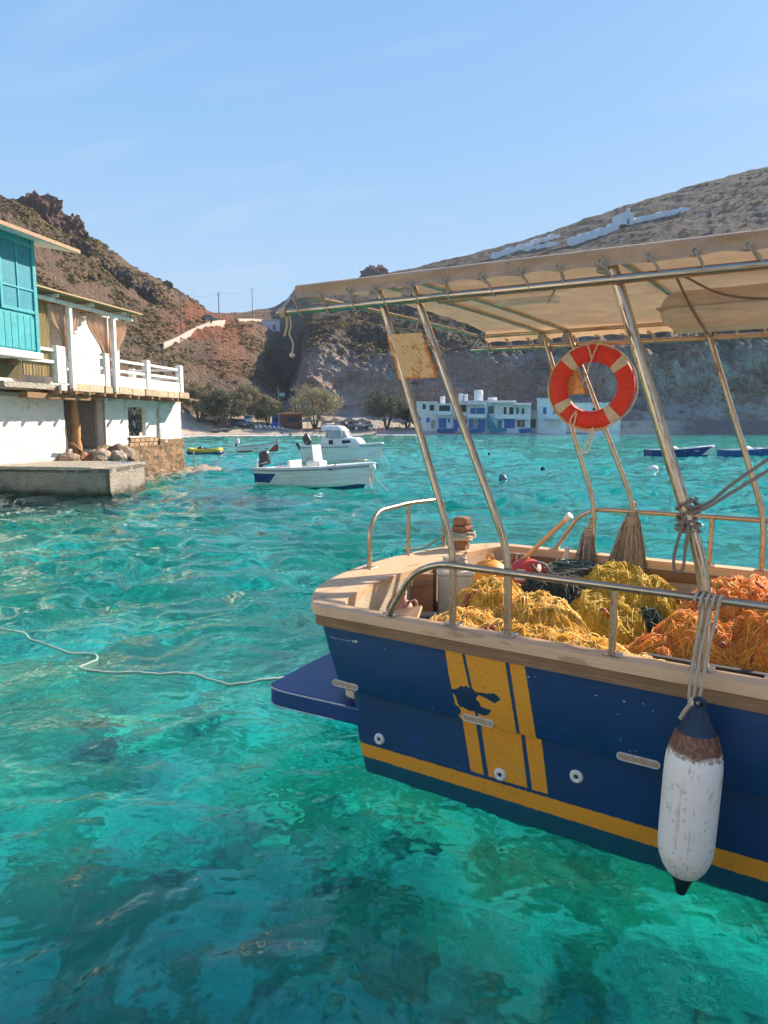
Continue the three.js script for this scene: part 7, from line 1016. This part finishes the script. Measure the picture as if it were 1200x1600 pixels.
{ // white cabin cruiser
  const t = thing('cabin_cruiser', 'white cabin cruiser with grey windscreen moored behind the open motorboat', 'boat', [-2.55, 0.02, -40.8], R(-14), 'moored white motorboats'), o = { L: 5.1, B: 2.2, H: 0.92, rise: 0.14, draft: 0.3, rake: 0.9, fine: 2.7, gun: 0.22, floor: 0.3 };
  const f = hullParts(t, o, { hull: gel, gun: gel, liner: gel2, rub: rubG });
  const cab = (y0, y1, x0, x1, w0, w1, r0) => sheet((u, v) => { const a = u * 6.283, c = Math.cos(a), s = Math.sin(a), k = Math.pow(Math.abs(c) ** 3.2 + Math.abs(s) ** 3.2, -1 / 3.2), e = Math.pow(v, r0), sh = 1 - e * 0.22, top = v > 0.86 ? 1 - Math.pow((v - 0.86) / 0.14, 2) : 1; const L = (x1 - x0) / 2 * sh, W = lerp(w0, w1, v); return V((x0 + x1) / 2 - 0.18 * v + c * k * L * top, lerp(y0, y1, v > 0.86 ? 0.86 + 0.14 * Math.sin((v - 0.86) / 0.14 * 1.57) : v), s * k * W * top); }, 56, 26);
  part('cabin', cab(0.85, 1.36, -1.35, 2.0, 0.86, 0.72, 1.3), gel, t); const ws = part('windscreen', cab(1.28, 1.72, -0.95, 0.95, 0.76, 0.62, 1.0), std(rgb(0.36, 0.37, 0.36), 0.12, { tone: 0 }), t); part('hard_top', cab(1.66, 1.90, -1.3, 0.62, 0.66, 0.50, 1.0), gel, t); for (const a of [-0.75, -0.1, 0.5]) part('screen_post', [bx(0.05, 0.45, 0.04, a - 0.1, 1.50, 0.70, 0.01, 0, 0, 0.1), bx(0.05, 0.45, 0.04, a - 0.1, 1.50, -0.70, 0.01, 0, 0, 0.1)], gel, ws);
  part('cabin_window', bx(0.30, 0.20, 0.03, -0.35, 1.10, 0.84, 0.02, -0.02, 0.14), blk, t); part('cabin_window', bx(0.6, 0.16, 0.03, 0.75, 1.12, 0.79, 0.03, 0.12, 0.14), blk, t); part('bow_rail', pipe([V(1.2, 1.0, 0.6), V(1.4, 1.42, 0.55), V(2.75, 1.46, 0.16), V(2.75, 1.46, -0.16), V(1.4, 1.42, -0.55), V(1.2, 1.0, -0.6)], 0.018, 0.1, 60), steel, t); for (const s of [1, -1]) part('rail_post', pipe([V(2.2, 1.04, 0.3 * s), V(2.2, 1.44, 0.33 * s)], 0.015), steel, t);
  outboard(t, -2.55, 0.55, std(rgb(0.06, 0.06, 0.065), 0.35), 0.75, 1.2); part('stern_arch', pipe([V(-1.6, 0.9, 0.85), V(-1.75, 1.55, 0.75), V(-1.75, 1.55, -0.75), V(-1.6, 0.9, -0.85)], 0.022, 0.15, 40), steel, t); part('swim_step', bx(0.5, 0.06, 1.6, -2.7, 0.22, 0, 0.02), gel2, t);
  t.scale.set(0.82, 1.18, 0.95);
  const n = thing('mooring_rope', 'thin mooring rope from the cabin cruiser bow into the water', 'rope', [-0.28, 0, -40.3]); part('rope', rope([[0, 0.9, 0], [0.4, 0.3, 0.3], [0.9, -0.5, 0.6]], 0.02, 20, 5), std(rgb(0.7, 0.7, 0.66), 0.9), n);
}
{ // small white rowing boat with red trim
  const t = thing('small_boat', 'small white boat with red trim and a pale outboard near the beach', 'boat', [-10.15, 0.02, -56.6], R(-8)), o = { L: 3.2, B: 1.35, H: 0.50, rise: 0.75, draft: 0.15, rake: 0.35, fine: 2.4, gun: 0.08, floor: 0.15 }, red = std(rgb(0.42, 0.04, 0.03), 0.5, { tone: 1 });
  const f = hullParts(t, o, { hull: gel, gun: red, liner: red, rub: gel2 }); for (const x of [-0.9, 0.1, 0.9]) part('thwart', bx(0.25, 0.05, 1.1, x, 0.38, 0, 0.01), woodGrey, t); for (const s of [1, -1]) part('red_stripe', sheet((u, v) => { const q = f(lerp(0.04, 0.42, s > 0 ? u : 1 - u), lerp(0.36, 0.52, v), s); q.z += s * 0.01; return q; }, 12, 2), red, t); outboard(t, -1.62, 0.45, gel2, 0.1, 0.85);
  part('stem_post', bx(0.08, 0.35, 0.08, 1.62, 1.0, 0, 0.015), red, t);
}
{ // yellow inflatable
  const t = thing('inflatable_dinghy', 'yellow and dark blue inflatable dinghy off the boathouse corner', 'dinghy', [-13.5, 0.0, -53.3], R(-4)), y = std(rgb(0.72, 0.50, 0.02), 0.45, { tone: 0.5 }), d = std(rgb(0.02, 0.03, 0.12), 0.45, { tone: 0.5 });
  const ring = (r, h, k) => rope(Array.from({ length: 28 }, (_, i) => { const a = i / 28 * 6.283, c = Math.cos(a), s = Math.sin(a); return [1.2 * k * Math.sign(c) * Math.pow(Math.abs(c), 0.75), h + 0.10 * Math.pow(Math.max(0, Math.abs(c)), 3), 0.55 * k * Math.sign(s) * Math.pow(Math.abs(s), 0.6)]; }), r, 90, 12, true);
  part('lower_tube', ring(0.19, 0.10, 1), d, t); part('upper_tube', ring(0.17, 0.30, 0.98), y, t); part('floor', bx(2.1, 0.05, 0.9, 0, 0.08, 0, 0.02), d, t); part('seat', bx(0.32, 0.14, 0.9, 0.35, 0.30, 0, 0.06), y, t); part('bag', roughen(new THREE.IcosahedronGeometry(0.22, 4), 0.08, 4, 8).translate(-0.35, 0.45, 0), blk, t); part('oar', pipe([V(-0.3, 0.5, 0.5), V(0.9, 0.42, 0.66)], 0.02), blk, t); part('oar', pipe([V(-0.3, 0.5, -0.5), V(0.9, 0.42, -0.66)], 0.02), blk, t);
}
function blueBoat(label, x, z, turn, tone) {
  const t = thing('blue_boat', label, 'boat', [x, 0.02, z], turn, 'dark blue boats on the right'), o = { L: 4.5, B: 1.7, H: 0.50, rise: 0.55, draft: 0.2, rake: 0.5, fine: 2.6, split: 0.20, gun: 0.12, floor: 0.15 }, b = std(tone, 0.4, { tone: 0.6 }), bot = std(rgb(0.22, 0.05, 0.04), 0.6, { tone: 1 });
  hullParts(t, o, { hull: b, bottom: bot, gun: gel, liner: gel2, rub: b }); for (const q of [-1.2, 0, 1.0]) part('thwart', bx(0.26, 0.05, 1.4, q, 0.42, 0, 0.01), gel2, t); part('foredeck', sheet((u, v) => { const q = hullSkin(o)(lerp(0.74, 0.985, u), 1, 1, 0.02); return V(q.x, q.y + 0.03 + 0.03 * Math.sin(v * 3.14), lerp(-q.z, q.z, v)); }, 12, 8), gel, t); part('net_bundle', roughen(new THREE.IcosahedronGeometry(0.36, 4), 0.15, 3, 8).scale(1.3, 0.6, 0.9).translate(-0.5, 0.52, 0), gel2, t); part('tarpaulin', roughen(new THREE.IcosahedronGeometry(0.3, 4), 0.1, 3, 9).scale(1.6, 0.45, 1).translate(0.4, 0.52, 0), rubG, t); part('stem_fender', roughen(new THREE.IcosahedronGeometry(0.15, 4), 0.04, 5, 3).translate(2.42, 0.66, 0), gel, t); return t;
}
blueBoat('dark blue open boat with a white gunwale right of the thick post', 21.0, -50.3, R(3), rgb(0.015, 0.05, 0.20)); blueBoat('second blue boat at the right edge beyond the mooring line', 26.1, -50.0, R(6), rgb(0.02, 0.09, 0.30));
{ // floats
  const fl = (name, label, q, r, g, m) => { const p = polar(brg(q), r, 0), o = thing(name, label, 'buoy', p.toArray()); part('float', g, m, o); part('eye', place(new THREE.TorusGeometry(0.05, 0.018, 8, 16), 0, g.userData.top, 0), rubG, o); return o; };
  const a = new THREE.SphereGeometry(0.24, 24, 16); a.scale(1.25, 0.85, 1); a.translate(0, 0.1, 0); a.userData.top = 0.31; fl('white_buoy', 'white round mooring buoy between the posts at the right', 1023, 37.8, a, gel);
  const b = lathe([[0, -0.2], [0.14, -0.15], [0.2, 0.0], [0.15, 0.16], [0.06, 0.26], [0, 0.27]], 20); b.rotateZ(0.3); b.userData.top = 0.29; fl('grey_buoy', 'pointed grey blue buoy floating left of the nearest swimmer', 788, 30.3, b, std(rgb(0.10, 0.16, 0.22), 0.5));
}

// ---------------------------------------------------------------- the rest of the waterfront, beside and behind the camera: it is what the water and the shaded hull mirror
{
  const row = (label, x, z, turn, w, h, d, n, doorC) => { const o = thing('waterfront_house', label, 'house', [x, 0, z], turn), D = std(doorC, 0.5);
    part('wall', rough(w, h + 0.5, d, 0, h / 2 - 0.25, -d / 2, 0.02, x), PL2, o); part('roof_edge', bx(w + 0.2, 0.18, d + 0.2, 0, h + 0.02, -d / 2, 0.03), PL2, o);
    for (let i = 0; i < n; i++) { const q = -w / 2 + (i + 0.5) * w / n; const dd = part('door', bx(1.7, 2.2, 0.08, q, 1.95, 0.035, 0.01), D, o); part('handle', bx(0.04, 0.16, 0.05, q + 0.1, 1.9, 0.09, 0.01), steel, dd); const wn = part('window', bx(1.0, 1.2, 0.06, q, 5.0, 0.03, 0.01), D, o); part('pane', bx(0.8, 1.0, 0.02, q, 5.0, 0.06, 0), paneM, wn); }
    return o; };
  const p = atHouse(-19.5, 0, -0.3), q = atHouse(-29.0, 0, 0.4);
  row('white two storey waterfront house with turquoise doors beside the boathouse', p[0], p[2], HTURN, 9.0, 7.4, 6, 2, rgb(0.05, 0.42, 0.46));
  row('white two storey waterfront house with blue doors at the corner of the quay', q[0], q[2], HTURN - 0.25, 8.6, 6.6, 6, 2, rgb(0.03, 0.12, 0.4));
  row('white waterfront house with green doors behind the quay', -11.5, 7.5, R(40), 11, 6.6, 6, 3, rgb(0.05, 0.25, 0.16));
  row('long white waterfront house with blue doors behind the quay', 2.0, 10.5, R(168), 15, 6.4, 6, 4, rgb(0.03, 0.12, 0.4));
  scene.children[scene.children.length - 1].rotation.y = R(180);
  const ql = thing('stone_quay', 'pale concrete quay along the waterfront', 'quay', [0, 0, 0]);
  part('block', [rough(32, 1.8, 12.5, 1, -0.15, 5.0, 0.02, 5)], concreteM, ql); const w = atHouse(-22, 0, 1.4); part('walkway', place(rough(22, 1.7, 2.8, 0, 0, 0, 0.03, 6), w[0], -0.05, w[2], 0, HTURN), concreteM, ql);
}
renderer.render(scene, camera);
